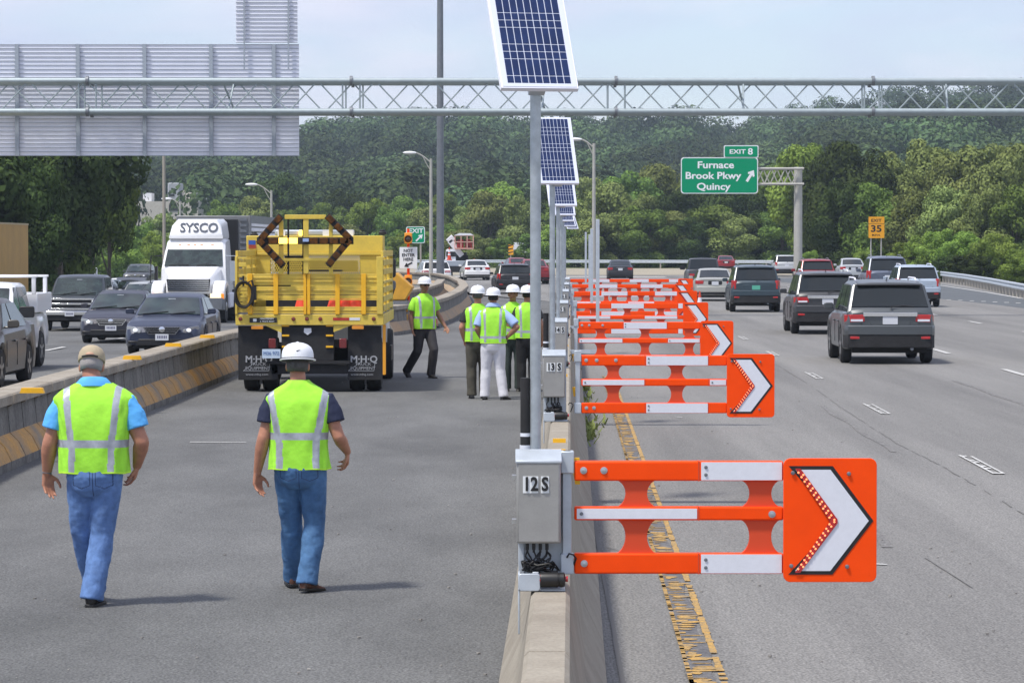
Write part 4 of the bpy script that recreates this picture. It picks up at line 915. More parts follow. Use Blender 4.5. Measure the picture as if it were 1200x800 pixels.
# ------------------------------------------------------------------ cars
def lerpf(pts, y):
    pts = sorted(pts)
    if y <= pts[0][0]: return pts[0][1]
    for (a, va), (b, vb) in zip(pts, pts[1:]):
        if y <= b: t = (y-a)/(b-a) if b > a else 0; return va + (vb-va)*t
    return pts[-1][1]
KIND = {  # L, W, H, belt z at points (y fraction of L), greenhouse polyline (y,z front->rear), wheel r, wheel y, bottom
 'suv': dict(L=4.75, W=1.92, H=1.74, body=[(-2.375,1.06),(-2.33,1.12),(-1,1.09),(1.0,1.07),(1.15,1.05),(2.0,.98),(2.25,.90),(2.375,.74)], gh=[(1.12,1.05),(.36,1.60),(-.2,1.71),(-1.55,1.70),(-1.95,1.66),(-2.30,1.12)], tum=.235, wr=.375, wy=(1.45,-1.42), bot=.30, hb=.925),
 'sedan': dict(L=4.80, W=1.83, H=1.46, body=[(-2.40,.72),(-2.36,.98),(-2.2,1.03),(-1.6,1.04),(-1.3,.98),(.9,.94),(1.05,.93),(1.9,.82),(2.25,.70),(2.40,.55)], gh=[(1.12,.93),(.28,1.36),(-.25,1.45),(-.75,1.43),(-1.0,1.38),(-1.78,1.035)], tum=.36, wr=.325, wy=(1.42,-1.38), bot=.22, hb=.92),
 'pickup': dict(L=5.9, W=2.02, H=1.90, body=[(-2.95,1.12),(-2.92,1.17),(-.9,1.18),(-.6,1.20),(1.2,1.18),(1.4,1.16),(2.3,1.12),(2.7,1.08),(2.95,.95)], gh=[(1.35,1.16),(.62,1.78),(.2,1.87),(-.55,1.87),(-.8,1.84),(-.98,1.18)], tum=.20, wr=.40, wy=(2.0,-1.75), bot=.42, hb=.93),
}
def car(name, label, kind, pt, px, py, rear=True, head=1.1, group=None, H=None, W=None, z0=0, det=True, cat='car', lamps='side', chrome=False, plate='white', grille='bars', rails=False, lit=True, pos=None, tail=None, spoiler=False):
    K_ = KIND[kind]; L = K_['L']; sw = (W or K_['W'])/K_['W']; sh = (H or K_['H'])/K_['H']
    q = pos if pos is not None else (GD(px, py) if group == GL else G(px, py)); rz = -R(head)
    fw = Vector((-math.sin(rz), math.cos(rz), 0))
    c = Vector((q.x, q.y, 0)) + fw*(L/2 if rear else L/2)
    if group == GL and z0 == 0: z0 = dip(c.x, c.y) + .03
    ro = empty(name, (c.x, c.y, z0), rz + (0 if rear else math.pi), label, cat, group); ro.scale = (sw, 1, sh)
    W2 = K_['W']/2; wr = K_['wr']; bot = K_['bot']; ys = set(); 
    y = -L/2
    for e_ in (0,.02,.06,.12,.22,.35): ys.add(-L/2+e_); ys.add(L/2-e_)
    y = -L/2+.5
    while y < L/2-.45: ys.add(round(y,3)); y += .16
    for w in K_['wy']:
        for a in range(0,181,15): ys.add(round(w+(wr+.065)*math.cos(R(a)),3))
    for a,_ in K_['body']: ys.add(a)
    rings = []
    for y in sorted(ys):
        e_ = min(y+L/2, L/2-y); end = 1 if e_ > .5 else (1-.13*(1-e_/.5)**2 if y > 0 else 1-(.085 if kind=='suv' else .10)*(1-e_/.5)**2)
        if e_ < .1: end *= 1-.03*(1-e_/.1)**2
        hw = W2*end; zs = lerpf(K_['body'], y); zb = bot + (.06*(1-e_/.35) if e_ < .35 else 0)
        for w in K_['wy']:
            d = wr+.065
            if abs(y-w) < d: zb = max(zb, wr + math.sqrt(max(0, d*d-(y-w)**2)) )
        zs_2 = max(zs, zb+.16); m = (zs_2-.16-zb)
        half = [(hw*.93, zb), (hw*.975, zb+.03), (hw, zb+.03+m*.35), (hw*.995, zb+.03+m*.7), (hw*.965, zs_2-.075), (hw*.90, zs_2-.015), (hw*.6, zs_2+.012), (0, zs_2+.022)]
        rg_ = [(x, y, z) for x, z in half] + [(-x, y, z) for x, z in half[-2::-1]]
        rings.append(rg_)
    mb = MB(); mb.loft(rings); body = mb.build('body', pt, ro, ang=32)
    # greenhouse
    hb = W2*K_['hb']; tum = K_['tum']; gh = K_['gh']; zb0 = min(gh[0][1], gh[-1][1])-.06
    def hwz(z): return hb - tum*max(0, z-zb0-.06)
    rings = []
    for (y, z) in gh:
        zl = max(z-.07, zb0+.01); rings.append([(hb,y,zb0),(hwz(zl),y,zl),(hwz(z)*.93,y,z-.012),(hwz(z)*.5,y,z+.008),(0,y,z+.014),(-hwz(z)*.5,y,z+.008),(-hwz(z)*.93,y,z-.012),(-hwz(zl),y,zl),(-hb,y,zb0)])
    mb = MB(); mb.loft(rings); roof = mb.build('roof', pt, ro, ang=32, bevel=.035 if kind != 'sedan' else .02, segs=3)
    # windscreen and rear glass
    def pane(nm, a, b, fa, fb, par, m, off=.012, k0=.06, k1=.94):
        (y0,z0_),(y1,z1_) = a, b; d = Vector((0,y1-y0,z1_-z0_)); n_ = Vector((0,-d.z,d.y)).normalized(); 
        if n_.z < 0: n_ = -n_
        A = Vector((0,y0,z0_))+d*k0+n_*off; B = Vector((0,y0,z0_))+d*k1+n_*off
        wa, wb = hwz(A.z)*fa, hwz(B.z)*fb; mb = MB(); nu = 8; top = []; bt = []
        for t in (0, 1):
            for i in range(nu+1):
                u = -1+2*i/nu; ww = wa if t == 0 else wb; Q = (A if t == 0 else B); v = Vector((u*ww, Q.y, Q.z)) + n_*(.02*(1-u*u)); (bt if t == 0 else top).append(v)
        th = -n_*.02; vv = bt+top; n2 = len(vv); fs = [(i,i+1,nu+2+i,nu+1+i) for i in range(nu)]
        mb.add(vv + [v+th for v in vv], fs + [(i+n2+1,i+n2,n2+nu+1+i,n2+nu+2+i) for i in range(nu)] + [(0,nu+1,n2+nu+1,n2),(nu,n2+nu,n2+2*nu+1,2*nu+1)] + [(i,n2+i,n2+i+1,i+1) for i in range(nu)] + [(nu+1+i,nu+2+i,n2+nu+2+i,n2+nu+1+i) for i in range(nu)])
        return mb.build(nm, m, par, ang=60)
    ws = pane('windscreen', gh[0], gh[1], .90, .92, ro, M['glass_f'])
    rg2 = pane('rear_window', gh[-1], gh[-2], .86 if kind != 'suv' else .93, .88 if kind != 'suv' else .92, ro, M['glass'], k0=.10 if kind=='suv' else .05, k1=.93)
    # side windows
    zt = K_['gh'][2][1]-.10; zl = gh[0][1]+.03
    yf = gh[0][0]-.22; yft = lerpf([(z,y) for y,z in gh[:3]], zt)-.05; yb = gh[-1][0]+.16; ybt = lerpf([(z,y) for y,z in gh[3:][::-1]], zt)+.12
    mid = -.08 if kind != 'pickup' else .35
    cuts = [(yf,yft,mid+.05,mid+.05)] + ([(mid-.05,mid-.05,-1.02,-1.02)] if kind != 'pickup' else [(mid-.05,mid-.05,min(-.75,ybt-.1),-.72)])
    if kind == 'suv': cuts.append((-1.12,-1.12,yb,ybt))
    if kind == 'sedan': cuts[1] = (mid-.05,mid-.05,yb+.15,ybt-.02)
    for s in (-1,1):
        for (a,b,c_,d_) in cuts:
            mb = MB(); v = [Vector((s*(hwz(zl)+.006),a,zl)),Vector((s*(hwz(zt)+.006),b,zt)),Vector((s*(hwz(zt)+.006),d_,zt)),Vector((s*(hwz(zl)+.006),c_,zl))]
            mb.add(v + [p-Vector((s*.02,0,0)) for p in v], [(0,1,2,3),(7,6,5,4),(0,4,5,1),(1,5,6,2),(2,6,7,3),(3,7,4,0)]); mb.build('side_window', M['glass'], ro)
        # mirror
        mb = MB(); my = gh[0][0]-.42; mz = gh[0][1]+.10; big = 1.5 if kind == 'pickup' else 1
        mb.prism(rect(s*(hb+.14*big),mz,.20*big,.13*big**1.5,.04,3), my-.045, my+.045); mb.box(s*(hb-.02),s*(hb+.12),my-.02,my+.02,mz-.07,mz-.04); mb.build('mirror', M['black'] if kind == 'pickup' else pt, ro, bevel=.02)
        # wheels
        for wy in K_['wy']:
            xw = s*(W2-.115); mb = MB(); mb.lathe([(wr*.62,-.105),(wr*.9,-.11),(wr,-.07),(wr,.07),(wr*.9,.11),(wr*.62,.105)], (xw,wy,wr), 'x', 22); t_ = mb.build('wheel', M['tyre'], ro)
            mb = MB(); o_ = s*.085; mb.lathe([(.0,0),(wr*.16,.012*s),(wr*.6,-.01*s),(wr*.66,.018*s),(wr*.66,-.1*s)], (xw+o_,wy,wr), 'x', 20)
            for k in range(5):
                a = k*2*math.pi/5; mb.box(xw+o_+.005*s, xw+o_+.022*s, wy-.03, wy+.03, wr, wr+wr*.6, rot=Matrix.Rotation(a,3,'X'), piv=(xw,wy,wr))
            mb.build('rim', M['rim'], t_)
    mb = MB(); mb.box(-W2*.80,W2*.80,-L/2+.12,L/2-.15,bot*.78,bot+.30); mb.box(-W2*.86,W2*.86,-L/2+.3,L/2-.3,bot+.1,bot+.45); mb.build('underbody', M['under'], ro)
    E = -L/2; zt_ = K_['body'][1][1]
    if rear:
        # bumper
        zb_ = bot+.10
        mb = MB(); we = W2*.89
        prof_ = [(E+.30,W2*.99),(E+.10,W2*.965),(E-.02,W2*.90),(E-.055,W2*.7),(E-.07,0)]
        def band(z0,z1,pr,mm,nm,dx=0):
            vv = []; xs_ = [(x,y) for y,x in pr] + [(-x,y) for y,x in pr[-2::-1]]
            for z in (z0,z0+.02,z1-.02,z1):
                inn = .02 if z in (z0,z1) else 0
                vv.append([(x,y+inn,z) for x,y in xs_] + [(x*.9,E+.35,z) for x,y in (xs_[-1],xs_[0])])
            m_ = MB(); m_.loft(vv); return m_.build(nm, mm, ro, ang=40)
        if kind == 'suv':
            bp = band(.34,.62,prof_,M['blackm'],'lower_bumper'); band(.60,.80,[(a-.012,b*1.004) for a,b in prof_],pt,'bumper')
            for s in (-1,1):
                mb = MB(); mb.box(s*W2*.66,s*W2*.86,E-.058,E-.02,.52,.575); mb.build('reflector', M['red'], bp, bevel=.01)
        else:
            bp = band(.30,.42,prof_,M['blackm'],'lower_bumper'); band(.40,.66,[(a-.012,b*1.004) for a,b in prof_],pt,'bumper')
        # tail lamps
        tl = tail or ('wide' if kind == 'suv' else 'sedan')
        for s in (-1,1):
            mb = MB()
            if tl == 'wide': z0_,z1_,xi = .86,1.02,.56
            elif tl == 'tall': z0_,z1_,xi = .84,1.16,.80
            else: z0_,z1_,xi = .76,.92,.60
            pr = [(xi*W2,E-.012),(W2*.86,E-.006),(W2*.93,E+.10),(W2*.972,E+.26)]
            rings_ = [[(s*x,y,z0_+.02*(i==0)) for i,(x,y) in enumerate(pr)] + [(s*(x-.05),y+.05,z0_) for x,y in pr[::-1]], [(s*x,y,z1_) for x,y in pr] + [(s*(x-.05),y+.05,z1_) for x,y in pr[::-1]]]
            mb.loft(rings_); lo = mb.build('tail_lamp', M['red'], ro, bevel=.008)
            if tl == 'wide': mb = MB(); mb.box(s*(xi*W2+.03), s*W2*.85, E-.020, E-.013, z0_+.02, z0_+.065); mb.build('reverse_lamp', M['refl'], lo)
        if kind == 'suv':
            zc = .90; 
            mb = MB(); mb.prism([(-.36,.74),(.36,.74),(.50,1.0),(-.50,1.0)], E-.006, E+.02); mb.build('tailgate_recess', pt, ro, bevel=.006)
            if chrome: mb = MB(); mb.prism(rect(0,1.025,1.12,.085,.02), E-.035, E+.01); mb.build('chrome_strip', M['chrome'], ro, bevel=.005)
            mb = MB(); mb.box(-W2*.62,W2*.62,E-.011,E+.01,.735,.745); mb.box(-W2*.62-.004,-W2*.62+.004,E-.011,E+.01,.745,.86); mb.box(W2*.62-.004,W2*.62+.004,E-.011,E+.01,.745,.86); mb.build('tailgate_seam', M['black'], ro)
            mb = MB(); mb.cyl((.02,E+.03,1.17),(.02,E-.01,1.17),.02,n=8); mb.tube([(.02,E-.012+.03,1.17),(.25,E+.045,1.20),(.5,E+.035,1.185)],.011,5); mb.build('rear_wiper', M['black'], ro)
            ysp = gh[-2][0]; mb = MB(); mb.prism_x([(ysp+.25,gh[-2][1]+.02),(ysp-.14,gh[-2][1]-.03),(ysp-.13,gh[-2][1]-.055),(ysp+.2,gh[-2][1]-.03)], -W2*.68, W2*.68); mb.build('spoiler', M['black'] if spoiler else pt, ro, bevel=.008)
            mb = MB(); mb.cyl((0,ysp+.5,gh[-2][1]+.02),(0,ysp+.3,gh[-2][1]+.11),.008,n=6); mb.prism_x([(ysp+.55,gh[-2][1]+.015),(ysp+.42,gh[-2][1]+.06),(ysp+.38,gh[-2][1]+.06),(ysp+.38,gh[-2][1]+.015)],-.02,.02); mb.build('antenna', M['black'], ro)
            pz = .90
        else:
            pz = .80; mb = MB(); mb.prism(rect(0,.815,.62,.16,.03), E-.004, E+.02); mb.build('plate_recess', M['black'] if pt is not M.get('silverp') else pt, ro)
            mb = MB(); mb.box(-.30,.30,E-.012,E-.002,.905,.925); mb.build('trim_strip', M['chrome'], ro)
            mb = MB(); mb.box(-W2*.72,W2*.72,E-.0,E+.02,.955,.962); mb.build('boot_seam', M['black'], ro)
        mb = MB(); mb.prism(rect(0,pz,.31,.155,.01), E-.022, E-.008); pl = mb.build('licence_plate', M['plate'] if plate == 'white' else mat('green_plate', (.10,.42,.30), .5), ro)
        if kind == 'suv' and rails is not None:
            for s in (-1,1):
                mb = MB(); x = s*W2*.66; mb.tube([(x,.2,gh[2][1]+.0),(x,.05,gh[2][1]+.05),(x,-1.2,gh[3][1]+.055),(x,-1.45,gh[3][1]+.01)],.018,6); mb.build('roof_rail', M['galvdark'] if not rails else M['alu'], ro)
        mb = MB(); mb.cyl((.45,E+.02,bot+.02),(.45,E-.04,bot+.02),.035,n=10); mb.build('exhaust', M['galvdark'], ro)
        # occupants' headrests are hidden by dark glass
    else:
        F = L/2
        z_h = lerpf(K_['body'], F-.12)
        if kind == 'pickup':
            mb = MB(); mb.prism(rect(0,.93,1.42,.40,.04), F-.02, F+.035); gb = mb.build('grille', M['blackm'], ro)
            mb = MB()
            for z in (.76,.93,1.09): mb.box(-.72,.72,F+.035,F+.055,z-.03,z+.03)
            mb.box(-.11,.11,F+.055,F+.065,.905,.955); mb.build('grille_bar', M['chrome'], gb, bevel=.006)
            for s in (-1,1):
                mb = MB(); mb.prism(rect(s*.83,.97,.24,.26,.03), F-.10, F+.02); h_ = mb.build('headlamp', M['chrome'], ro, bevel=.01)
                mb = MB(); mb.prism(rect(s*.83,.97,.17,.15,.03), F+.021, F+.028); mb.build('lamp_lens', M['lens'] if 'lens' in M else M['refl'], h_)
            mb = MB(); mb.box(-.98,.98,F-.10,F+.09,.55,.70); mb.build('bumper', M['chrome'], ro, bevel=.03)
            mb = MB(); mb.box(-.92,.92,F-.12,F+.05,.38,.55); mb.build('lower_bumper', M['blackm'], ro, bevel=.02)
            pz = .60; fy = F+.10
        else:
            gz = .60 if kind == 'sedan' else .78
            ww = .43; mb = MB(); mb.prism([(-ww,gz+.075),(ww,gz+.075),(ww*.72,gz-.075),(-ww*.72,gz-.075)], F-.05, F+.030); gb = mb.build('grille', M['blackm'], ro, bevel=.01)
            mb = MB()
            for dz,wz in ((.078,1.0),(.03,.94),(-.02,.86),(-.078,.72)): mb.bar((-ww*wz,F+.034,gz+dz),(ww*wz,F+.034,gz+dz),.017,.016)
            for s in (-1,1): mb.bar((s*ww,F+.034,gz+.08),(s*ww*.72,F+.034,gz-.08),.02,.016)
            mb.lathe([(.058,0),(.07,.012),(.058,.018)], (0,F+.034,gz+.03), 'y', 20); mb.build('grille_trim', M['chrome'], gb)
            for s in (-1,1):
                mb = MB(); pr = [(.50,gz-.045),(.66,gz-.065),(.80,gz-.03),(.86,gz+.06),(.84,gz+.115),(.66,gz+.09),(.50,gz+.02)]
                v0 = [(s*x, F+.02-max(0,x-.5)**1.5*.9, z) for x,z in pr]; v1 = [(s*x*.97, F-.12-max(0,x-.5)**1.5*1.2, z) for x,z in pr]
                mb.loft([v0,v1]); h_ = mb.build('headlamp', M['lamp'], ro, bevel=.006)
                mb = MB(); mb.ell((s*.63,F-.0,gz+.01),.055,.035,.045,12,8); mb.build('lamp_lens', M['lens'], h_)
                mb = MB(); mb.box(s*.56,s*.80,F-.06,F+.012,.30,.36); mb.build('fog_lamp', M['black'], ro, bevel=.015)
            mb = MB(); mb.prism([(-.55,.40),(.55,.40),(.62,.25),(-.62,.25)], F-.05,F+.018); mb.build('lower_intake', M['black'], ro, bevel=.01)
            pz = .45; fy = F+.03
        mb = MB(); mb.prism(rect(0,pz,.31,.155,.01), fy, fy+.012); pl = mb.build('licence_plate', M['plate'], ro)
        mb = MB()
        for i in range(6): mb.box(-.115+i*.04,-.09+i*.04,fy+.0125,fy+.015,pz-.03,pz+.035)
        mb.build('plate_characters', M['platedk'], pl)
        mb = MB()
        g0 = Vector((0,gh[0][0],gh[0][1])); g1 = Vector((0,gh[1][0],gh[1][1])); 
        for x0_,x1_ in ((-.62,-.05),(.02,.62)):
            a = g0.lerp(g1,.03)+Vector((x1_,.03,.03)); b = g0.lerp(g1,.16)+Vector((x0_,.03,.03)); mb.tube([a,b],.012,5)
        mb.build('wiper', M['black'], ro)
        mb = MB(); p_ = g0.lerp(g1,.86); mb.box(-.09,.09,p_.y+.0,p_.y+.03,p_.z-.03,p_.z+.03); mb.build('rear_view_mirror', M['refl'], ro)
    # door seams and handles
    for s in (-1,1):
        mb = MB()
        for yy in ([.95,-.08,-1.05] if kind != 'pickup' else [1.15,.1]): mb.box(s*(W2-.006),s*(W2+.004),yy-.005,yy+.005,bot+.12,gh[0][1]-.17)
        mb.build('door_seam', M['black'], ro)
        mb = MB()
        for yy in ([.12,-.9] if kind != 'pickup' else [.3]): mb.box(s*(W2-.01),s*(W2+.025),yy-.1,yy+.1,gh[0][1]-.20,gh[0][1]-.17)
        mb.build('door_handle', pt, ro, bevel=.008)
    return ro
M['lens'] = mat('lamp_lens', (.8,.82,.85), .15, emit=.5, coat=1)
M['lamp'] = mat('headlamp_glass', (.42,.44,.47), .18, .5, coat=1)
M['redd2'] = mat('load_red', (.60,.05,.04), .6, col2=(.08,.02,.02), vs_=3)
M['lamp_on'] = mat('headlamp_lit', (1,.80,.42), .3, emit=1.1)
M['amber_on2'] = mat('turn_amber', (.95,.28,.02), .3, emit=.35)
p_grey = paint('grey', (.075,.085,.092)); p_dark = paint('charcoal', (.035,.037,.042)); p_teal = paint('dark_blue_green', (.022,.045,.062)); p_silver = paint('silver', (.42,.42,.38)); p_silver2 = paint('bright_silver', (.50,.52,.53))
p_red = paint('red', (.28,.012,.02)); p_bluegrey = paint('blue_grey', (.10,.12,.17)); p_lblue = paint('pale_blue', (.40,.47,.56)); p_black = paint('black', (.012,.013,.017)); p_navy = paint('navy', (.014,.022,.052)); p_white = mat('paint_white', (.80,.80,.80), .3, coat=1)
p_brown = paint('dark_brown', (.05,.043,.036)); p_darknavy = paint('dark_navy', (.020,.020,.035)); p_slate = paint('slate', (.055,.065,.08))
GR = 'cars driving away on the right side'; GL = 'cars queueing towards the camera on the left side'
car('suv','grey SUV with chrome strip between its tail lamps, nearest on the right','suv',p_grey,1043,427,H=1.78,W=1.94,group=GR,chrome=True,rails=True,spoiler=True)
car('suv','black SUV with raised tailgate strip, just left of the nearest grey SUV','suv',p_dark,970,392,H=1.78,W=1.94,group=GR,chrome=True,rails=True,spoiler=True)
car('suv','dark blue green SUV with a green licence plate','suv',p_teal,886,366,H=1.78,W=1.88,group=GR,plate='green',tail='tall',chrome=False)
car('sedan','tan silver sedan between gate arrows and the dark blue green SUV','sedan',p_silver,838,353,group=GR,W=1.80)
car('suv','bright silver SUV behind the red SUV on the right','suv',p_silver2,922,324,H=1.72,group=GR,tail='tall',plate='white')
car('suv','dark red SUV partly hidden by the black SUV','suv',p_red,958,344,H=1.80,group=GR,tail='tall')
car('minivan','blue grey van behind and left of the pale blue SUV','suv',p_bluegrey,1041,352,H=2.02,W=2.0,group=GR,tail='tall')
car('suv','pale blue SUV half hidden by the nearest grey SUV','suv',p_lblue,1076,360,H=1.72,W=1.88,group=GR,tail='tall',rails=True)
car('sedan','black sedan beyond the farthest gate','sedan',p_black,727,329,group=GR,head=1)
car('pickup_truck','dark pickup partly hidden behind the tan silver sedan','pickup',p_dark,826,338,group=GR,H=1.75)
car('car','small distant red car behind the dark blue green SUV roof','sedan',p_red,851,317,group=GR)
car('car','silver car roof showing behind the dark red SUV','sedan',p_silver2,1000,330,group=GR,H=1.6)
GC = 'cars leaving beyond the workers'
car('sedan','white sedan leaving beyond the group of workers','sedan',p_white,560,328.5,head=-6,group=GC,W=1.85)
car('station_wagon','white wagon beside the dark lighting mast','suv',p_white,512,333.5,head=-8,group=GC,H=1.50)
car('suv','black SUV just left of the nearest solar pole','suv',p_black,604,344.5,head=-4,group=GC,H=1.56,tail='tall')
car('sedan','red car half hidden by the nearest solar pole','sedan',p_red,628,333,head=-4,group=GC,H=1.6)
car('sedan','distant red car roof behind the black SUV','sedan',p_red,610,323,head=-10,group=GC)
# oncoming: px is the centre of the front bumper
car('sedan','dark blue sedan nearest the left barrier with bright headlamps','sedan',p_navy,190,417.5,rear=False,group=GL,head=.9,W=1.86)
car('sedan','blackish sedan between the pickup and the dark blue sedan','sedan',p_darknavy,130,403.5,rear=False,group=GL,head=.8)
car('pickup_truck','dark grey pickup with a wide chrome grille','pickup',p_slate,82,389,rear=False,group=GL,head=.8,cat='pickup truck')
car('sedan','silver sedan in front of the white delivery truck','sedan',p_silver2,159,366,rear=False,group=GL,head=.8,lit=False)
car('sedan','white car behind the silver sedan','sedan',p_white,164,349,rear=False,group=GL,head=.8)
car('sedan','dark car behind the dark grey pickup','sedan',p_darknavy,97,362,rear=False,group=GL,head=.8)
car('sedan','pale green grey car in the distant queue','sedan',paint('pale_green', (.25,.32,.30)),121,356,rear=False,group=GL,head=.8)
car('suv','small dark red backed SUV far down the queue','suv',paint('maroon', (.09,.03,.035)),0,0,rear=True,group=GL,head=-3,tail='tall',H=1.7,z0=-1.2,pos=Vector((-41.5,316,0)))
car('sedan','silver car far left in the distant queue','sedan',p_silver2,72,350,rear=False,group=GL,head=.8)
car('sedan','dark car right of the silver sedan in the queue','sedan',p_dark,184,354,rear=False,group=GL,head=.8)
# car on a transporter
q = Vector((-27.4, 226, 0)); r = empty('tow_truck', (q.x, q.y, dip(q.x,q.y)), -R(1), 'flatbed tow truck carrying a dark car down the queue', 'tow truck')
mb = MB(); mb.box(-1.15,1.15,2.2,9.0,.80,.95); mb.box(-.4,.4,.5,9,.55,.8); mb.build('bed', M['galvdark'], r, bevel=.02)
mb = MB(); mb.loft([[(-1.05,0,.5),(1.05,0,.5),(1.05,0,1.25),(-1.05,0,1.25)],[(-1.1,.9,.5),(1.1,.9,.5),(1.1,.9,1.4),(-1.1,.9,1.4)],[(-1.08,1.0,.5),(1.08,1.0,.5),(1.0,1.3,1.55),(-1.0,1.3,1.55)],[(-1.08,2.1,.5),(1.08,2.1,.5),(1.0,2.1,1.55),(-1.0,2.1,1.55)]]); mb.build('cab', p_dark, r, bevel=.04)
for s in (-1,1):
    for y in (.7,6.5): mb = MB(); mb.lathe([(.3,-.14),(.48,-.15),(.5,-.1),(.5,.1),(.48,.15),(.3,.14)],(s*.95,y,.5),'x',18); mb.build('wheel', M['tyre'], r)
mb = MB(); mb.prism(rect(0,.9,1.2,.35,.04),-.03,.0); mb.build('grille', M['chrome'], r)
car('sedan','dark car riding on the flatbed tow truck','suv',p_dark,0,0,rear=False,group=GL,head=1,z0=.955+dip(q.x,q.y),pos=Vector((q.x+.05,q.y+3.2,0)),H=1.55)
for (lab, px, d, p_) in (('grey car just left of the white delivery truck mirror',181,150,p_grey),('white car deep in the queue left of the tow truck',134,232,p_white),('pale car behind the pale green grey car',112,185,p_silver2),('dark car deep in the queue left of the white van',84,240,p_dark),('black car between the tow truck and the silver sedan',148,186,p_black),('silver car beside the tow truck wheels',168,170,p_silver)):
    x_ = (px-600)*d/F_PX; car('sedan',lab,'sedan',p_,0,0,rear=False,group=GL,head=1,z0=dip(x_,d)+.02,pos=Vector((x_,d,0)))

# ------------------------------------------------------------------ left foreground pickup and dark SUV (cropped by the frame)
car('sedan','dark brown sedan cut by the left frame edge behind the barrier','sedan',p_brown,0,0,rear=False,group=GL,head=1.0,pos=Vector((-9.68, 53.2, 0)),H=1.56)
wp = car('pickup_truck','white service pickup with ladder rack at the left edge','pickup',p_white,0,0,rear=False,group=GL,head=1.0,pos=Vector((-10.85, 60.9, 0)),cat='pickup truck',H=1.80)
mb = MB(); mb.box(-1.02,1.02,-2.9,-1.1,1.20,1.62); mb.build('tool_box', M['white'], wp, bevel=.02)
for y in (-.9,-2.3):
    mb = MB()
    for s in (-1,1): mb.box(s*.98-.04,s*.98+.04,y-.04,y+.04,1.6,1.98)
    mb.box(-1.05,1.05,y-.05,y+.05,1.96,2.01)
    mb.build('ladder_rack', M['white'], wp, bevel=.01)
# ochre box truck at the far left
q = P(32, 268, 112); r = empty('box_truck', (q.x, 105, -.42), 0, 'ochre yellow box truck cut off by the left frame edge', 'truck')
och = mat('ochre_box', (.46,.26,.045), .6, var=.12, vs_=1.2)
x1 = 0; mb = MB(); mb.box(-2.5,0,0,7.2,.95,3.64); bx_ = mb.build('cargo_box', och, r, bevel=.03)
mb = MB(); mb.box(-2.5,0.01,-.01,7.22,3.62,3.68); mb.box(-.03,.025,-.02,.05,.95,3.62); mb.build('trim', mat('ochre_trim', (.45,.36,.2), .6), bx_)
mb = MB(); mb.box(-2.0,-.36,-.03,-.01,1.3,3.1); mb.build('dark_lettering_panel', M['blackm'], bx_)
mb = MB(); mb.box(-2.3,-.2,-2.6,7,.6,.93); mb.build('chassis', M['under'], r)
mb = MB(); mb.loft([[(-2.4,-2.6,.6),(-.1,-2.6,.6),(-.1,-2.6,1.6),(-2.4,-2.6,1.6)],[(-2.4,-1.9,.6),(-.1,-1.9,.6),(-.2,-1.7,2.6),(-2.3,-1.7,2.6)],[(-2.4,-.1,.6),(-.1,-.1,.6),(-.2,-.1,2.6),(-2.3,-.1,2.6)]]); mb.build('cab', och, r, bevel=.05)
for s in (-2.2,-.2):
    for y in (-1.5,5.2): mb = MB(); mb.lathe([(.3,-.14),(.48,-.15),(.5,-.1),(.5,.1),(.48,.15),(.3,.14)],(s,y,.5),'x',18); mb.build('wheel', M['tyre'], r)
# white van and trucks in the distant queue
for (px, py, w, h, Y, lab) in ((90,324,2.0,2.1,200,'white van deep in the left queue under the trees'),(60,326,2.2,2.4,215,'dusty white truck at the far left end of the queue')):
    q = G(px, py); r = empty('van', (q.x, q.y, dip(q.x,q.y)), 0, lab, 'van', GL)
    mb = MB(); prof_ = [(0,.35),(0,1.0),(.5,1.15),(1.0,h-.1),(1.3,h),(4.8,h),(5,h-.1),(5,.35)]
    mb.prism_x(prof_, -w/2, w/2); b_ = mb.build('body', M['whitem'], r, bevel=.06)
    mb = MB(); mb.loft([[(-w*.42,.53,1.2),(w*.42,.53,1.2),(w*.42,.56,1.22),(-w*.42,.56,1.22)],[(-w*.40,.93,h-.22),(w*.40,.93,h-.22),(w*.40,.97,h-.2),(-w*.40,.97,h-.2)]]); mb.build('windscreen', M['glass'], b_)
    for s in (-1,1):
        for y in (.9,4): mb = MB(); mb.lathe([(.2,-.1),(.34,-.11),(.36,.0),(.34,.11),(.2,.1)],(s*(w/2-.1),y,.36),'x',16); mb.build('wheel', M['tyre'], r)
    mb = MB(); mb.prism(rect(0,.75,w*.6,.25,.03),-.03,-.0); mb.build('grille', M['black'], r)
M['flapgrey'] = mat('flap_grey', (.36,.37,.39), .6)
# ------------------------------------------------------------------ white delivery truck (lettered air deflector)
YT = 101.0; k = YT/F_PX
r = empty('delivery_truck', ((229-600)*k*1.2, YT*1.2, 2.5-2.5*1.2), -R(.6), 'white articulated delivery truck with lettered roof fairing facing the camera', 'truck'); r.scale = (1.2,)*3
X = lambda px: (px-229)*k
Z = lambda py: CAMZ-(py-HOR)*k
def ringf(y, w0, w1, z0, z1, cx=0, b=.08):
    return [(cx-w0,y,z0),(cx+w0,y,z0),(cx+w0,y,z0+.1),(cx+w1,y,z1-b),(cx+w1-b,y,z1),(cx-w1+b,y,z1),(cx-w1,y,z1-b),(cx-w0,y,z0+.1)]
cx = X(221)
mb = MB(); mb.loft([ringf(-.02,.70,.66,.95,Z(338)+.05,cx), ringf(.1,.76,.70,.85,Z(326),cx), ringf(.6,.86,.76,.85,Z(322),cx), ringf(1.45,1.0,.90,.85,Z(312.5),cx)]); mb.build('hood', M['white'], r, bevel=.02)
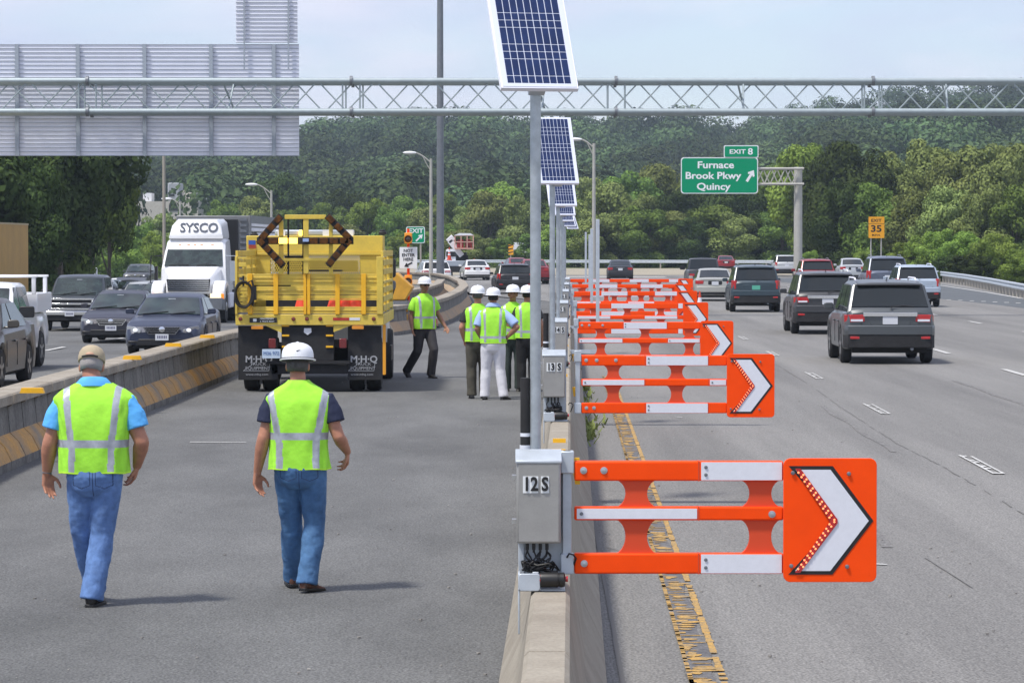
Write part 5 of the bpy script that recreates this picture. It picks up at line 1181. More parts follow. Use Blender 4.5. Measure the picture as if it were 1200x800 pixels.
mb = MB(); mb.loft([ringf(1.45,1.08,1.04,.9,Z(314),cx), ringf(1.46,1.08,1.04,.9,Z(313),cx), ringf(1.95,1.08,.98,.9,Z(291),cx,.1), ringf(2.1,1.08,.97,.9,Z(288),cx,.1), ringf(2.35,1.08,.95,.9,Z(279),cx,.12), ringf(3.7,1.08,.95,.9,Z(277),cx,.12)]); cab = mb.build('cab', M['white'], r)
mb = MB(); mb.loft([ringf(2.18,.88,.86,Z(279.5),Z(273.5),cx,.06), ringf(2.40,.88,.80,Z(279.5),Z(259.5),cx,.12), ringf(2.5,.88,.76,Z(279),Z(257.5),cx,.12), ringf(2.9,.88,.78,Z(279),Z(256),cx,.12), ringf(3.8,.92,.86,Z(279),Z(255.5),cx,.12)]); fr = mb.build('roof_fairing', M['white'], r)
mb = MB(); t_ = MB(); v, f = text_geo('SYSCO', .42, 'CENTER', .012)
sl_ = (Z(258)-Z(273)); t_.add([(X(224.5)+p[0]*.98, 2.18-p[2]+(p[1]+Z(266.8)-Z(273.5))*.575-.025, Z(266.8)+p[1]) for p in v], f); t_.build('lettering', mat('sign_blue_black', (.03,.045,.08), .5), fr)
mb = MB(); mb.add([(cx-.96,1.46,Z(312.5)),(cx+.96,1.46,Z(312.5)),(cx+.90,1.925,Z(292.5)),(cx-.90,1.925,Z(292.5))],[(0,1,2,3)]); mb.add([(cx-.96,1.43,Z(312)),(cx+.96,1.43,Z(312)),(cx+.90,1.90,Z(292.3)),(cx-.90,1.90,Z(292.3))],[(0,1,2,3)])
ws = MB(); a=[(cx-.95,1.435,Z(312)),(cx+.95,1.435,Z(312)),(cx+.89,1.905,Z(292.3)),(cx-.89,1.905,Z(292.3))]; ws.loft([a,[(x,y+.03,z) for x,y,z in a]]); ws.build('windscreen', M['glass_f'], r)
mb = MB(); mb.tube([(cx-.15,1.44,Z(310.5)),(cx-.5,1.44,Z(309.6)),(cx-.8,1.43,Z(311))],.014,5); mb.tube([(cx+.75,1.44,Z(310.5)),(cx+.4,1.44,Z(309.6)),(cx+.1,1.43,Z(311))],.014,5); mb.build('wiper', M['black'], r)
mb = MB()
for px in (202,212.5,220,228,241): mb.prism(rect(X(px), Z(287), .09, .045, .01), 2.12, 2.3)
mb.build('marker_lamp', M['amber'], cab)
g_ = MB(); g_.prism([(cx-.66,Z(341)),(cx+.66,Z(341)),(cx+.70,Z(327)),(cx-.70,Z(327))], -.06, .0); gg = g_.build('grille', M['blackm'], r, bevel=.01)
mb = MB()
for i in range(6): z = Z(339.5-i*2.25); mb.box(cx-.66,cx+.66,-.085,-.062,z-.022,z+.022)
mb.build('grille_bar', M['chrome'], gg)
for s in (-1,1):
    mb = MB(); pr = [(-.25,.75),(-.22,1.05),(.0,1.25),(.4,1.36),(.9,1.33),(1.3,1.15),(1.5,.95),(1.32,.93),(1.1,1.12),(.6,1.16),(.15,1.0),(.05,.75)]
    mb.prism_x([(y,z) for y,z in pr], cx+s*.78, cx+s*1.18); mb.build('fender', M['white'], r, bevel=.05)
    mb = MB(); mb.prism(rect(cx+s*.90,Z(347),.36,.17,.04), -.29, -.22); h_ = mb.build('headlamp', M['lamp_on'], r, bevel=.01)
    mb = MB(); mb.prism(rect(cx+s*1.10,Z(347),.12,.17,.03), -.29, -.22); mb.build('turn_signal', M['amber_on2'], h_, bevel=.01)
    for y in (.62,8.5,9.8,3.4):
        w_ = .15 if y < 1 else .28; mb = MB(); mb.lathe([(.3,-w_),(.5,-w_),(.52,-w_+.05),(.52,w_-.05),(.5,w_),(.3,w_)],(cx+s*(1.0 if y<1 else .95),y,.52),'x',26); t_ = mb.build('wheel', M['tyre'], r)
        mb = MB(); mb.lathe([(0,s*(w_+.02)),(.12,s*(w_+.02)),(.2,s*(w_-.03)),(.29,s*(w_-.0)),(.3,s*(w_-.1))],(cx+s*(1.0 if y<1 else .95),y,.52),'x',20); mb.build('rim', M['rim'], t_)
    mb = MB(); mb.box(cx+s*(1.2 if s>0 else 1.16),cx+s*(1.42 if s > 0 else 1.26),1.35,1.5,Z(330),Z(306 if s > 0 else 312)); mb.tube([(cx+s*1.02,1.6,Z(300)),(cx+s*1.38,1.45,Z(300)),(cx+s*1.4,1.45,Z(332)),(cx+s*1.05,1.6,Z(334))],.02,6); mb.build('mirror', M['alud'] if s > 0 else M['black'], r, bevel=.02)
    mb = MB(); mb.box(cx+s*1.02,cx+s*1.16,1.9,3.6,.45,.95); mb.build('fuel_tank', M['alu'], r, bevel=.05)
mb = MB(); mb.loft([[(cx-1.12,-.32,.42),(cx+1.12,-.32,.42),(cx+1.12,-.32,.82),(cx-1.12,-.32,.82)],[(cx-1.2,-.1,.42),(cx+1.2,-.1,.42),(cx+1.2,-.1,.82),(cx-1.2,-.1,.82)]]); mb.build('bumper', M['galvdark'], r, bevel=.03)
mb = MB(); mb.box(cx-.6,cx+.6,0,11,.6,.95); mb.build('chassis', M['under'], r)
tx0, tx1 = X(188.5)*1.05, X(275.5)*1.05
mb = MB(); mb.box(tx0,tx1,4.7,17.5,1.05,Z(253)+.05); tr_ = mb.build('trailer_box', mat('trailer_grey', (.20,.205,.21), .5, .2, var=.15, vs_=1.2), r, bevel=.03)
mb = MB(); mb.box(tx0+.06,tx1-.42,4.66,4.69,1.6,Z(256)); mb.build('front_recess', M['black'], tr_)
mb = MB()
for i in range(11): z = 1.4+i*.19; mb.box(tx1-.36,tx1-.12,4.64,4.69,z,z+.09)
mb.build('front_ladder', M['galvdark'], tr_)
mb = MB()
for i in range(13): z = 1.15+i*.165; mb.box(tx1+.002,tx1+.02,4.9,17.4,z,z+.11)
mb.build('side_panel', M['alu'], tr_)['kind'] = 'structure' if False else 'thing'
mb = MB(); mb.box(tx1-.05,tx1+.03,4.72,17.45,Z(255)-.15,Z(253)+.06); mb.build('top_rail', M['galvdark'], tr_)
# ------------------------------------------------------------------ yellow stake-body work truck
YT = 53.5; k = YT/F_PX; base = P(365, 459.5, YT)
r = empty('work_truck', (base.x, YT, 0), 0, 'yellow stake body work truck with arrow board, seen from behind', 'truck')
X = lambda c: (260+c/5.714-365)*k            # crop coordinates measured on the photo
Z4 = lambda c: (459.5-(230+c/5.714))*k
Z5 = lambda c: (459.5-(340+c/5.714))*k
Y_, Y2_ = M['yellow'], M['yellow2']
bed = MB(); bed.box(X(92),X(1084),0,4.6,Z5(232),Z5(160)); bd = bed.build('bed_frame', Y_, r, bevel=.01)
mb = MB(); mb.box(X(92)+.03,X(1084)-.03,.02,4.6,Z5(160)+.001,Z5(160)+.02); mb.build('bed_floor', M['galvdark'], bd)
# side stakes walls
for (xa, s) in ((X(92),1),(X(1082),-1)):
    mb = MB()
    for i in range(7): z = Z5(140)+i*.155; mb.box(xa, xa+s*.04, .05, 4.4, z, z+.10 if i != 3 else z+.05)
    for y in (.05,1.4,2.8,4.2): mb.box(xa+s*.0, xa+s*.055, y, y+.08, Z5(160)+.02, Z4(405))
    mb.build('side_rack', Y_, r, bevel=.004)
# tailgate
tg = MB()
for (a,b) in ((118,156),(160-32+0,100)): pass
for (za, zb_) in ((Z5(158),Z5(135)),(Z5(131),Z5(108)),(Z4(683),Z4(660)),(Z4(656),Z4(632)),(Z4(622),Z4(600)),(Z4(592),Z4(572)),(Z4(562),Z4(545)),(Z4(541),Z4(518))):
    tg.box(X(205), X(1040), .03, .055, za, zb_)
for (x0, x1) in ((205,1040),): 
    for z in (Z5(133),Z5(160)+.02,Z4(690),Z4(628),Z4(568),Z4(543)): tg.box(X(x0),X(x1),.015,.03,z-.008,z+.012)
tg.build('tailgate', Y_, r, bevel=.003)
tg2 = MB(); tg2.box(X(212),X(460),.057,.09,Z4(622),Z4(575)); tg2.box(X(215),X(330),.10,.13,Z4(590),Z4(578)); tg2.build('dark_bar', M['blackm'], r)
for (a,b) in ((175,205),(348,378),(549,568),(573,593),(762,791),(936,966)):
    mb = MB(); mb.box(X(a),X(b),-.03,.028,Z5(160)+.003,Z4(515)); mb.build('stake', Y2_, r, bevel=.005)
for (a,b) in ((90,106),(1038,1080)):
    mb = MB(); mb.box(X(a),X(b),-.02,.05,Z5(160)+.003,Z4(400)); mb.build('corner_post', Y_, r, bevel=.006)
mb = MB(); mb.box(X(92),X(170),.0,.04,Z4(418),Z4(404)); mb.box(X(100),X(165),.0,.03,Z4(470),Z4(440)); mb.box(X(100),X(165),.0,.03,Z4(540),Z4(520)); mb.build('side_gate', Y_, r, bevel=.004)
mb = MB()
for i in range(9): z = Z4(560)-i*.062*1.0; mb.box(X(106),X(175),.02,.04,z-.045,z)
mb.build('gate_slats', Y_, r)
# inner front bulkhead of the bed
hb = MB(); yb = 3.9
X0_, Z0_ = X, Z4
Xd = lambda c, dy: (260+c/5.714-600)*(YT+dy)/F_PX - base.x
Zd = lambda c, dy: CAMZ - (230+c/5.714-HOR)*(YT+dy)/F_PX - (CAMZ-(459.5-HOR)*k)
X = lambda c: Xd(c, 3.9)
Z4 = lambda c: Zd(c, 3.9)
hb.box(X(165),X(1078),yb,yb+.9,Z4(376),Z4(262)); bh = hb.build('cab_guard', Y_, r, bevel=.012)
mb = MB(); mb.box(X(165),X(1078),yb-.04,yb-.002,Z4(392),Z4(376)); mb.box(X(165),X(325),yb-.012,yb+.1,Z4(515),Z4(392)); mb.box(X(925),X(1078),yb-.012,yb+.1,Z4(515),Z4(392)); mb.box(X(165),X(1078),yb-.012,yb+.1,Z5(160),Z4(515)); mb.build('bulkhead', Y_, bh, bevel=.006)
mb = MB(); n = 46
xa, xb, za, zb_ = X(325), X(925), Z4(512), Z4(385)
for i in range(-14, n): 
    x = xa + (xb-xa)*i/n
    for s in (1,-1):
        x0 = x if s > 0 else x+(zb_-za)*.45; x1 = x+(zb_-za)*.45 if s > 0 else x
        p0, p1 = Vector((x0, yb-.02+ (0 if s>0 else .006), za)), Vector((x1, yb-.02+(0 if s>0 else .006), zb_))
        D_ = p1-p0; t0, t1 = sorted(((xa-p0.x)/D_.x, (xb-p0.x)/D_.x)); t0, t1 = max(0,t0), min(1,t1)
        if t1-t0 < .02: continue
        p0, p1 = p0+D_*t0, p0+D_*t1
        mb.bar(p0, p1, .013, .004)
mb.build('mesh_screen', Y_, bh)
mb = MB(); mb.box(X(345),X(905),yb+.35,yb+.40,Z4(505),Z4(430)); mb.build('cab_rear_window', M['glass'], bh)
# arrow board
X, Z4 = X0_, Z0_
ya = -.06; fm = MB()
for (a,b,z0,z1) in ((385,415,515,160),(549,584,515,150),(720,746,515,165)): fm.box(X(a),X(b),ya,ya+.05,Z4(z0),Z4(z1))
fm.box(X(425),X(700),ya-.01,ya+.05,Z4(151),Z4(122)); fm.box(X(385),X(746),ya-.012,ya+.04,Z4(432),Z4(412)); fr_ = fm.build('arrow_board_frame', Y_, r, bevel=.006)
mb = MB(); mb.box(X(440),X(452),.02,.05,Z4(520),Z4(140)); mb.box(X(540),X(549),.02,.05,Z4(520),Z4(140)); mb.box(X(420),X(550),.02,.05,Z4(412),Z4(396)); mb.box(X(545),X(800),.4,.43,Z4(503),Z4(490)); mb.build('dark_upright', M['blackm'], r)
brown = mat('arrow_amber_dark', (.15,.055,.007), .5, spec=.2, col2=(.04,.02,.008), vs_=22); 
ab = MB(); w_ = 46*k/5.714
for (p0, p1) in (((405,128),(262,290)),((250,285),(418,465)),((708,128),(868,290)),((868,275),(712,462)),((240,296),(885,296))):
    a = Vector((X(p0[0]),ya-.04,Z4(p0[1]))); b = Vector((X(p1[0]),ya-.04,Z4(p1[1]))); ab.bar(a, b, w_, .06 if p0[0] != 240 else .05)
bar_ = ab.build('arrow_board', M['blackm'], r, bevel=.004)
segs_ = []
for (p0, p1, n) in (((405,128),(262,290),3),((250,285),(418,465),4),((708,128),(868,290),3),((868,285),(712,462),4)):
    for i in range(n):
        t0, t1 = (i+.12)/n, (i+.80)/n; segs_.append(((p0[0]+(p1[0]-p0[0])*t0, p0[1]+(p1[1]-p0[1])*t0),(p0[0]+(p1[0]-p0[0])*t1, p0[1]+(p1[1]-p0[1])*t1), False))
for i in range(8):
    a = 320+i*68
    if i in (3,): continue
    segs_.append(((a,296),(a+56,296), i in (1,2)))
for (p0, p1, on) in segs_:
    a = Vector((X(p0[0]),ya-.085,Z4(p0[1]))); b = Vector((X(p1[0]),ya-.085,Z4(p1[1]))); mb = MB(); mb.bar(a, b, w_*.86, .03); mb.build('arrow_lamp', M['amber_on'] if on else brown, bar_, bevel=.006)
mb = MB(); mb.prism(rect(X(568),Z4(291),.10,.055,.004), ya-.11, ya-.08); mb.build('small_label', M['paleblue'], bar_)
X = lambda c: Xd(c, 4.1)
Z4 = lambda c: Zd(c, 4.1)
lb = MB(); lb.box(X(355),X(885),4.1,4.4,Z4(262)+.001,Z4(222)); lbar = lb.build('light_bar', M['alud'], r, bevel=.03)
mb = MB(); mb.prism(rect(X(535),Z4(243),.10,.10,.02), 4.05, 4.11); mb.build('lit_lamp', M['amber_on'], lbar)
for c_, w__ in ((400,.14),(705,.16),(860,.12)): MB().prism(rect(X(c_),Z4(243),w__,.11,.02), 4.07, 4.11).build('clear_lens', M['refl'], lbar)
for (cx_, cz) in ((215,262),(1075,248)):
    mb = MB(); mb.box(X(cx_-25),X(cx_+25),yb+.2,yb+.4,Z4(cz+8),Z4(cz-14)); mb.cyl((X(cx_),yb+.3,Z4(cz+2)),(X(cx_),yb+.3,Z4(cz-26)),.05,n=10); mb.build('work_lamp', M['black'], bh, bevel=.01)
# flag decal
mb = MB(); mb.box(X(186),X(232),yb-.016,yb-.003,Z4(322),Z4(293)); fl = mb.build('flag_decal', mat('flag_blue', (.03,.10,.42), .5), bh)
mb = MB(); mb.mi = 0
for i in range(5): z = Z4(323+i*5); mb.box(X(186),X(236),yb-.018,yb-.004,z-.010,z-.002)
mb.build('flag_stripe', mat('flag_red', (.5,.06,.05), .5), fl)
X, Z4 = X0_, Z0_
# hose loop
mb = MB()
for kx in range(3):
    pts = []
    for i in range(25):
        a = 2*math.pi*i/24; pts.append((X(152)+(.135+.012*kx+.01*math.sin(3*a+kx))*math.cos(a), -.06-.02*kx, Z4(655)+(.20+.01*kx)*math.sin(a)))
    mb.tube(pts, .017, 6)
mb.tube([(X(165),-.08,Z4(585)),(X(205),-.09,Z4(560)),(X(225),-.08,Z4(640)),(X(208),-.07,Z4(730))],.02,6); mb.tube([(X(147),-.05,Z4(530)),(X(147),-.05,Z4(600))],.018,6); mb.box(X(200),X(235),-.10,-.04,Z4(690),Z4(600)); mb.build('hose', M['black'], r)
# cargo seen through the gap
for (c, w) in ((525,38),(745,30),(820,26),(880,34)):
    q = MB(); q.loft([q.ring((X(c),.7,Z4(770)),(0,0,1),.16,14), q.ring((X(c),.7,Z4(680)),(0,0,1),.09,14)]); o = q.build('cargo_cone', mat('cargo_orange', (.80,.07,.03), .5), loc=(r.location.x, r.location.y, 0)); tag(o, 'orange cone lying in the yellow truck bed, %s from left' % ORD[(525,745,820,880).index(c)], 'traffic cone', 'orange cones in the truck bed')
mb = MB(); mb.box(X(210),X(1040),2.8,3.8,Z4(760),Z4(640)); mb.build('dark_cargo', M['blackm'], r)
# sill fittings
for c in (125,480,570,660,1018):
    mb = MB(); mb.lathe([(0,-.02),(.026,-.018),(.034,-.004),(.036,0)],(X(c),-.001,Z5(190)),'y',14); mb.build('marker_lamp', M['redd'], bd)
mb = MB(); mb.prism(rect(X(278),Z5(198),X(370)-X(186),.083,.006),-.012,-.002); pl = mb.build('maker_plate', M['black'], bd)
mb = MB(); mb.prism(rect(X(222),Z5(198),.06,.05,.01),-.015,-.012); mb.text('MINUTEMAN', .042, X(302), Z5(189), -.0145, sx=.95); mb.text('& TRUCK BODY', .034, X(305), Z5(207), -.0145); mb.build('plate_text', M['signw'], pl)
mb = MB(); mb.box(X(745),X(853),-.006,-.002,Z5(199),Z5(181)); mb.build('red_tape', M['red'], bd); mb = MB(); mb.box(X(856),X(926),-.006,-.002,Z5(199),Z5(181)); mb.build('white_tape', M['refl'], bd)
# rear structure
mb = MB(); mb.box(X(398),X(750),.06,.12,Z5(470),Z5(234)); mb.box(X(300),X(860),.02,.08,Z5(492),Z5(472)); mb.box(X(330),X(840),.10,.6,Z5(560),Z5(492)); mb.build('rear_panel', M['blackm'], r, bevel=.004)
mb = MB(); mb.prism([(X(290),Z5(234)),(X(400),Z5(234)),(X(400),Z5(283))], .02, .06); mb.prism([(X(748),Z5(234)),(X(865),Z5(234)),(X(748),Z5(278))], .02, .06); mb.build('gusset', Y_, bd)
for c in (238,912): mb = MB(); mb.prism(rect(X(c),Z5(248),.20,.055,.01),-.02,.02); mb.build('amber_lamp', M['amber'], bd, bevel=.006)
for c0 in (402,697):
    for zc in (235,301,376): mb = MB(); mb.box(X(c0),X(c0+48),.03,.058,Z5(zc+6),Z5(zc-6)); mb.build('reflector', M['yellow2'], r)
for c in (338,812): mb = MB(); mb.prism(rect(X(c),Z5(353),.125,.165,.02),-.02,.05); mb.build('tail_lamp', M['redd'], r, bevel=.012)
mb = MB(); mb.prism(rect(X(332),Z5(422),.31,.155,.01),-.03,-.018); pl = mb.build('licence_plate', mat('plate_blue', (.55,.66,.78), .5), r)
mb = MB(); mb.text('M36 972', .085, X(332), Z5(420), -.0315, sx=.9); mb.build('plate_characters', mat('plate_blue_text', (.05,.15,.4), .5), pl)
mb = MB(); mb.prism([(X(574)-.06,Z5(252)),(X(574)+.06,Z5(252)),(X(574)+.065,Z5(280)),(X(574),Z5(298)),(X(574)-.065,Z5(280))], .045,.058); mb.build('badge', M['refl'], r)
for (x0, x1, tx) in ((106,372,240),(842,1068,945)):
    mb = MB(); mb.box(X(x0),X(x1),.10,.115,Z5(600),Z5(236)); mf = mb.build('mudflap', M['blackm'], r, bevel=.003)
    mb = MB(); mb.text('M·H·Q', .155, X(tx+5), Z5(462), .0975, sx=1.05, bold=.004); mb.text('TRUCK', .07, X(tx), Z5(494), .0975, sx=1.2); mb.text('EQUIPMENT', .078, X(tx-2), Z5(522), .0975, sx=1.0); mb.text('www.mhq.com', .052, X(tx-8), Z5(563), .0975, sx=1.2)
    a, b = X(tx-100), X(tx+72); mb.box(a,b,.094,.0975,Z5(540),Z5(537)); mb.bar((a,.096,Z5(538)),(a+.22,.096,Z5(478)),.008,.003); mb.bar((b,.096,Z5(538)),(b+.02,.096,Z5(480)),.008,.003)
    mb.build('flap_lettering', M['flapgrey'], mf)
for cx_ in (182,308,895,1010):
    mb = MB(); w_ = .125; mb.lathe([(.25,-w_),(.44,-w_),(.47,-w_+.05),(.47,w_-.05),(.44,w_),(.25,w_)],(X(cx_),.75,.47),'x',28); mb.build('wheel', M['tyre'], r)
for c in (245,953): mb = MB(); mb.cyl((X(c),.60,.12),(X(c),.60,.42),.035,n=10); mb.build('axle_hub', M['alu'], r)
for s in (182,1010): mb = MB(); mb.lathe([(.25,-.13),(.44,-.13),(.47,-.08),(.47,.08),(.44,.13),(.25,.13)],(X(s),5.6,.47),'x',24); mb.build('wheel', M['tyre'], r)
mb = MB(); mb.box(X(330),X(840),.6,7.2,.45,.75); mb.cyl((X(200),.75,.47),(X(1000),.75,.47),.07,n=10); mb.ell((X(590),.75,.47),.18,.2,.18,14,8); mb.build('chassis', M['under'], r)
# cab ahead, mirrors, side fittings
mb = MB(); mb.loft([ringf(5.0,1.08,1.02,.7,Z4(300),0,.1), ringf(6.2,1.08,1.0,.7,Z4(300),0,.1), ringf(6.6,1.08,1.02,.7,Z4(400),0,.1), ringf(7.6,1.02,.95,.7,Z4(470),0,.1)]); mb.build('cab', M['white'], r)
X = lambda c: Xd(c, 5.9)
Z4 = lambda c: Zd(c, 5.9)
xm = X(1142)
mb = MB(); mb.prism(rect(xm, Z4(478), .125, .36, .05), 5.9, 6.02); m_ = mb.build('mirror', M['black'], r, bevel=.015); 
mb = MB(); mb.prism(rect(xm, Z4(592), .125, .17, .05), 5.9, 6.0); mb.build('convex_mirror', M['galvdark'], m_, bevel=.012)
mb = MB(); mb.tube([(X(1060),6.0,Z4(375)),(xm-.02,6.0,Z4(378)),(xm+.04,6.0,Z4(400))],.016,6); mb.tube([(X(1060),6.0,Z4(665)),(xm,6.0,Z4(655)),(xm+.05,6.0,Z4(600))],.016,6); mb.build('mirror_arm', M['black'], m_)
X, Z4 = X0_, Z0_
mb = MB(); mb.prism(rect(X(1086), (Z5(230)+Z5(565))/2, .05, Z5(230)-Z5(565), .01), .1, .22); mb.build('side_guard', mat('orange_yellow', (.85,.36,.02), .5), r)
mb = MB(); mb.box(X(1110),X(1122),1.0,1.5,Z5(480),Z5(380)); mb.build('side_step', M['black'], r)
# ------------------------------------------------------------------ crash attenuator and striped panel
q = G(470, 389); r = empty('crash_attenuator', (q.x, 90, 0), 0, 'yellow crash attenuator with ribbed rail ends beside the yellow truck', 'crash attenuator')
k9 = 90/F_PX; X9 = lambda px: (px-600)*k9-q.x; Z9 = lambda py: CAMZ-(py-HOR)*k9
att = mat('attenuator_yellow', (.66,.34,.03), .5, var=.2, vs_=3)
mb = MB()
for i,z in enumerate((Z9(362),Z9(371.5))): mb.loft([[(X9(456),0,z-.1),(X9(456),-.05,z-.05),(X9(456),-.05,z+.05),(X9(456),0,z+.1)],[(X9(478),0,z-.1),(X9(478),-.05,z-.05),(X9(478),-.05,z+.05),(X9(478),0,z+.1)]])
mb.build('ribbed_rail', att, r, bevel=.01)
mb = MB(); mb.prism([(X9(455),Z9(352)),(X9(474),Z9(352)),(X9(483),Z9(337)),(X9(464),Z9(320)),(X9(455),Z9(322))], .6, 2.4); mb.build('nose_cover', att, r, bevel=.03)
mb = MB(); mb.box(X9(457),X9(477),-.02,2.5,Z9(358),Z9(353)); mb.box(X9(458),X9(476),.1,2.4,.05,Z9(376)); mb.build('frame', M['galvdark'], r)
o = MB(); y0 = 62; k6 = 62/F_PX; xa, xb = (450.5-600)*k6, (461-600)*k6; za, zb_ = CAMZ-(382-HOR)*k6, CAMZ-(353.5-HOR)*k6
k6 = 90/F_PX; xa, xb = (451-600)*k6, (461.5-600)*k6; za, zb_ = CAMZ-(382-HOR)*k6, CAMZ-(353.5-HOR)*k6
r = empty('striped_panel', ((xa+xb)/2, 89.5, 0), 0, 'black and white diagonally striped panel at the attenuator edge', 'road sign'); w = (xb-xa)/2
mb = MB(); mb.box(-w,w,0,.02,za,zb_); pn = mb.build('sign_panel', M['signw'], r)
mb = MB()
for i in range(4):
    z = za + (zb_-za)*(i*.27+.02); mb.prism([(-w+.001,z),(-w+.001,min(z+.08,zb_)),(w-.001,min(z+.24,zb_)),(w-.001,min(z+.16,zb_))],-.006,-.001)
mb.build('diagonal_stripes', M['black'], pn); mb = MB(); mb.box(-.03,.03,.03,.07,0,zb_-.05); mb.build('post', M['galvdark'], r)
# orange and white channelising device near the curved barrier
q = G(515, 386); r = empty('construction_barrel', (G(513,384).x-.2, G(513,384).y, 0), 0, 'faded orange and white marker at the tip of the curved barrier', 'barrel')
mb = MB()
for (z0,z1,a,b,mi) in ((.03,.28,.20,.19,0),(.28,.46,.19,.18,1),(.46,.64,.18,.17,0),(.64,.78,.17,.155,1),(.78,.9,.155,.14,0)):
    mb.mi = mi; mb.loft([mb.ring((0,0,z0),(0,0,1),a,16), mb.ring((0,0,z1),(0,0,1),b,16)])
mb.build('drum', [mat('faded_orange', (.60,.20,.10), .6), M['refl']], r); mb = MB(); mb.lathe([(.0,0),(.26,0),(.26,.04),(.2,.05),(0,.05)],(0,0,0),'z',16); mb.build('base', M['blackm'], r)
# ------------------------------------------------------------------ bucket truck far down the road
YB = 236.0; k = YB/F_PX; q = P(541, 322, YB); r = empty('bucket_truck', (q.x, YB, 0), 0, 'white bucket truck with raised boom and caged red basket', 'bucket truck')
X = lambda px: (px-600)*k-q.x
Z = lambda py: CAMZ-(py-HOR)*k+.0
mb = MB(); mb.box(X(520),X(549),0,7.2,Z(312),Z(305.5)); mb.build('deck', M['alud'], r, bevel=.03)
mb = MB(); mb.box(X(522),X(545),-.05,.3,Z(319),Z(312)); mb.box(X(524),X(545),.3,7,.5,Z(312)); mb.build('chassis', M['blackm'], r)
mb = MB(); mb.loft([ringf(5.6,X(535)-X(527),X(535)-X(527)-.1,.7,Z(292),X(527.5)), ringf(7.2,.55,.48,.7,Z(293),X(527.5)), ringf(8.6,.55,.5,.7,Z(302),X(527.5))]); mb.build('cab', M['white'], r, bevel=.03)
mb = MB(); mb.box(X(521),X(533),5.54,5.59,Z(301),Z(295)); mb.build('rear_window', M['glass'], r)
mb = MB(); mb.cyl((X(540),2.2,Z(306)),(X(540),2.2,Z(296)),.42,n=16); mb.box(X(534),X(548),1.8,2.6,Z(305),Z(299)); mb.build('turret', M['blackm'], r, bevel=.03)
for (a,b,w) in (((541,300),(526.5,281.5),.42),((524.5,283.5),(531,277.5),.45)):
    mb = MB(); p0, p1 = Vector((X(a[0]),1.6,Z(a[1]))), Vector((X(b[0]),1.6,Z(b[1]))); mb.bar(p0,p1,w,.4); mb.build('boom', M['white'], r, bevel=.04)
bk = MB(); x0,x1,z0,z1 = X(533),X(554.5),Z(291),Z(276)
for z in (z0,(z0+z1)/2,z1):
    for y in (.3,1.5): bk.box(x0,x1,y-.03,y+.03,z-.03,z+.03)
    for x in (x0,x1): bk.box(x-.03,x+.03,.3,1.5,z-.03,z+.03)
for x in (x0,x0+(x1-x0)/3,x0+(x1-x0)*2/3,x1):
    for y in (.3,1.5): bk.box(x-.03,x+.03,y-.03,y+.03,z0,z1)
bk.box(x0,x1,.3,1.5,z0-.08,z0-.03); bkt = bk.build('basket', M['orange_w'] if 'orange_w' in M else mat('basket_pink', (.75,.42,.33), .5), r)
mb = MB(); mb.box(x0+.15,x0+.65,.5,1.2,z0,z0+.65); mb.box(x0+.75,x1-.1,.5,1.2,z0,z0+.5); mb.box(x0+.8,x1-.2,.6,1.1,z0+.5,z0+.7); mb.build('basket_load', M['redd2'], bkt, bevel=.03)
mb = MB(); mb.prism([(x0-.1,z1+.0),(x1+.05,z1+.02),(x1-.2,z1+.16),(x0+.35,z1+.18)], .25, 1.55); mb.build('canopy', M['white'], bkt)
for s in (X(526),X(543)):
    for y in (1.2,6.6): mb = MB(); mb.lathe([(.3,-.15),(.46,-.16),(.48,-.1),(.48,.1),(.46,.16),(.3,.15)],(s,y,.48),'x',18); mb.build('wheel', M['tyre'], r)
for s in (X(523),X(546)): mb = MB(); mb.box(s-.1,s+.1,-.06,-.0,Z(316),Z(313)); mb.build('tail_lamp', M['red'], r)
q = P(526.5, 305, YB-.6+1.0); cone((q.x, YB+.5, q.z), 1.0, 'orange cone standing on the bucket truck deck')
q = P(561, 309, 262); cone((q.x, 262, 0), 1.9*.55, 'orange cone right of the bucket truck, far end of the road')
q = P(565.5, 309, 266); cone((q.x, 266, 0), 1.9*.55, 'orange cone next to the shrub, farthest of all cones')
q = P(561, 309, 268); cone((q.x-.4, 270, 0), 1.9*.7, 'tallest orange marker cone by the far sandy verge')
# ------------------------------------------------------------------ people
def fuse(mb, name, m, parent, voxel, smooth_it=4, disp=0, dscale=.12, factor=.5):
    o = mb.build(name, m, None, ang=180)
    rm = o.modifiers.new('r', 'REMESH'); rm.mode = 'VOXEL'; rm.voxel_size = voxel; rm.use_smooth_shade = True
    s = o.modifiers.new('s', 'SMOOTH'); s.factor = factor; s.iterations = smooth_it
    if disp:
        t = bpy.data.textures.new('wrinkle', 'CLOUDS'); t.noise_scale = dscale; t.noise_depth = 2
        d = o.modifiers.new('d', 'DISPLACE'); d.texture = t; d.strength = disp; d.mid_level = .5; d.texture_coords = 'LOCAL'
    dg = bpy.context.evaluated_depsgraph_get(); me = bpy.data.meshes.new_from_object(o.evaluated_get(dg))
    o.modifiers.clear(); old = o.data; o.data = me; bpy.data.meshes.remove(old); me.name = name
    me.polygons.foreach_set('use_smooth', [True]*len(me.polygons)); me.update()
    o.parent = parent; return o
def sup(cx, cy, z, rx, ry, n=40, e=2.6, tilt=0):
    out = []
    for i in range(n):
        a = 2*math.pi*i/n; c, s = math.cos(a), math.sin(a)
        x = rx*math.copysign(abs(c)**(2/e), c); y = ry*math.copysign(abs(s)**(2/e), s)
        out.append((cx+x, cy+y, z+tilt*y))
    return out
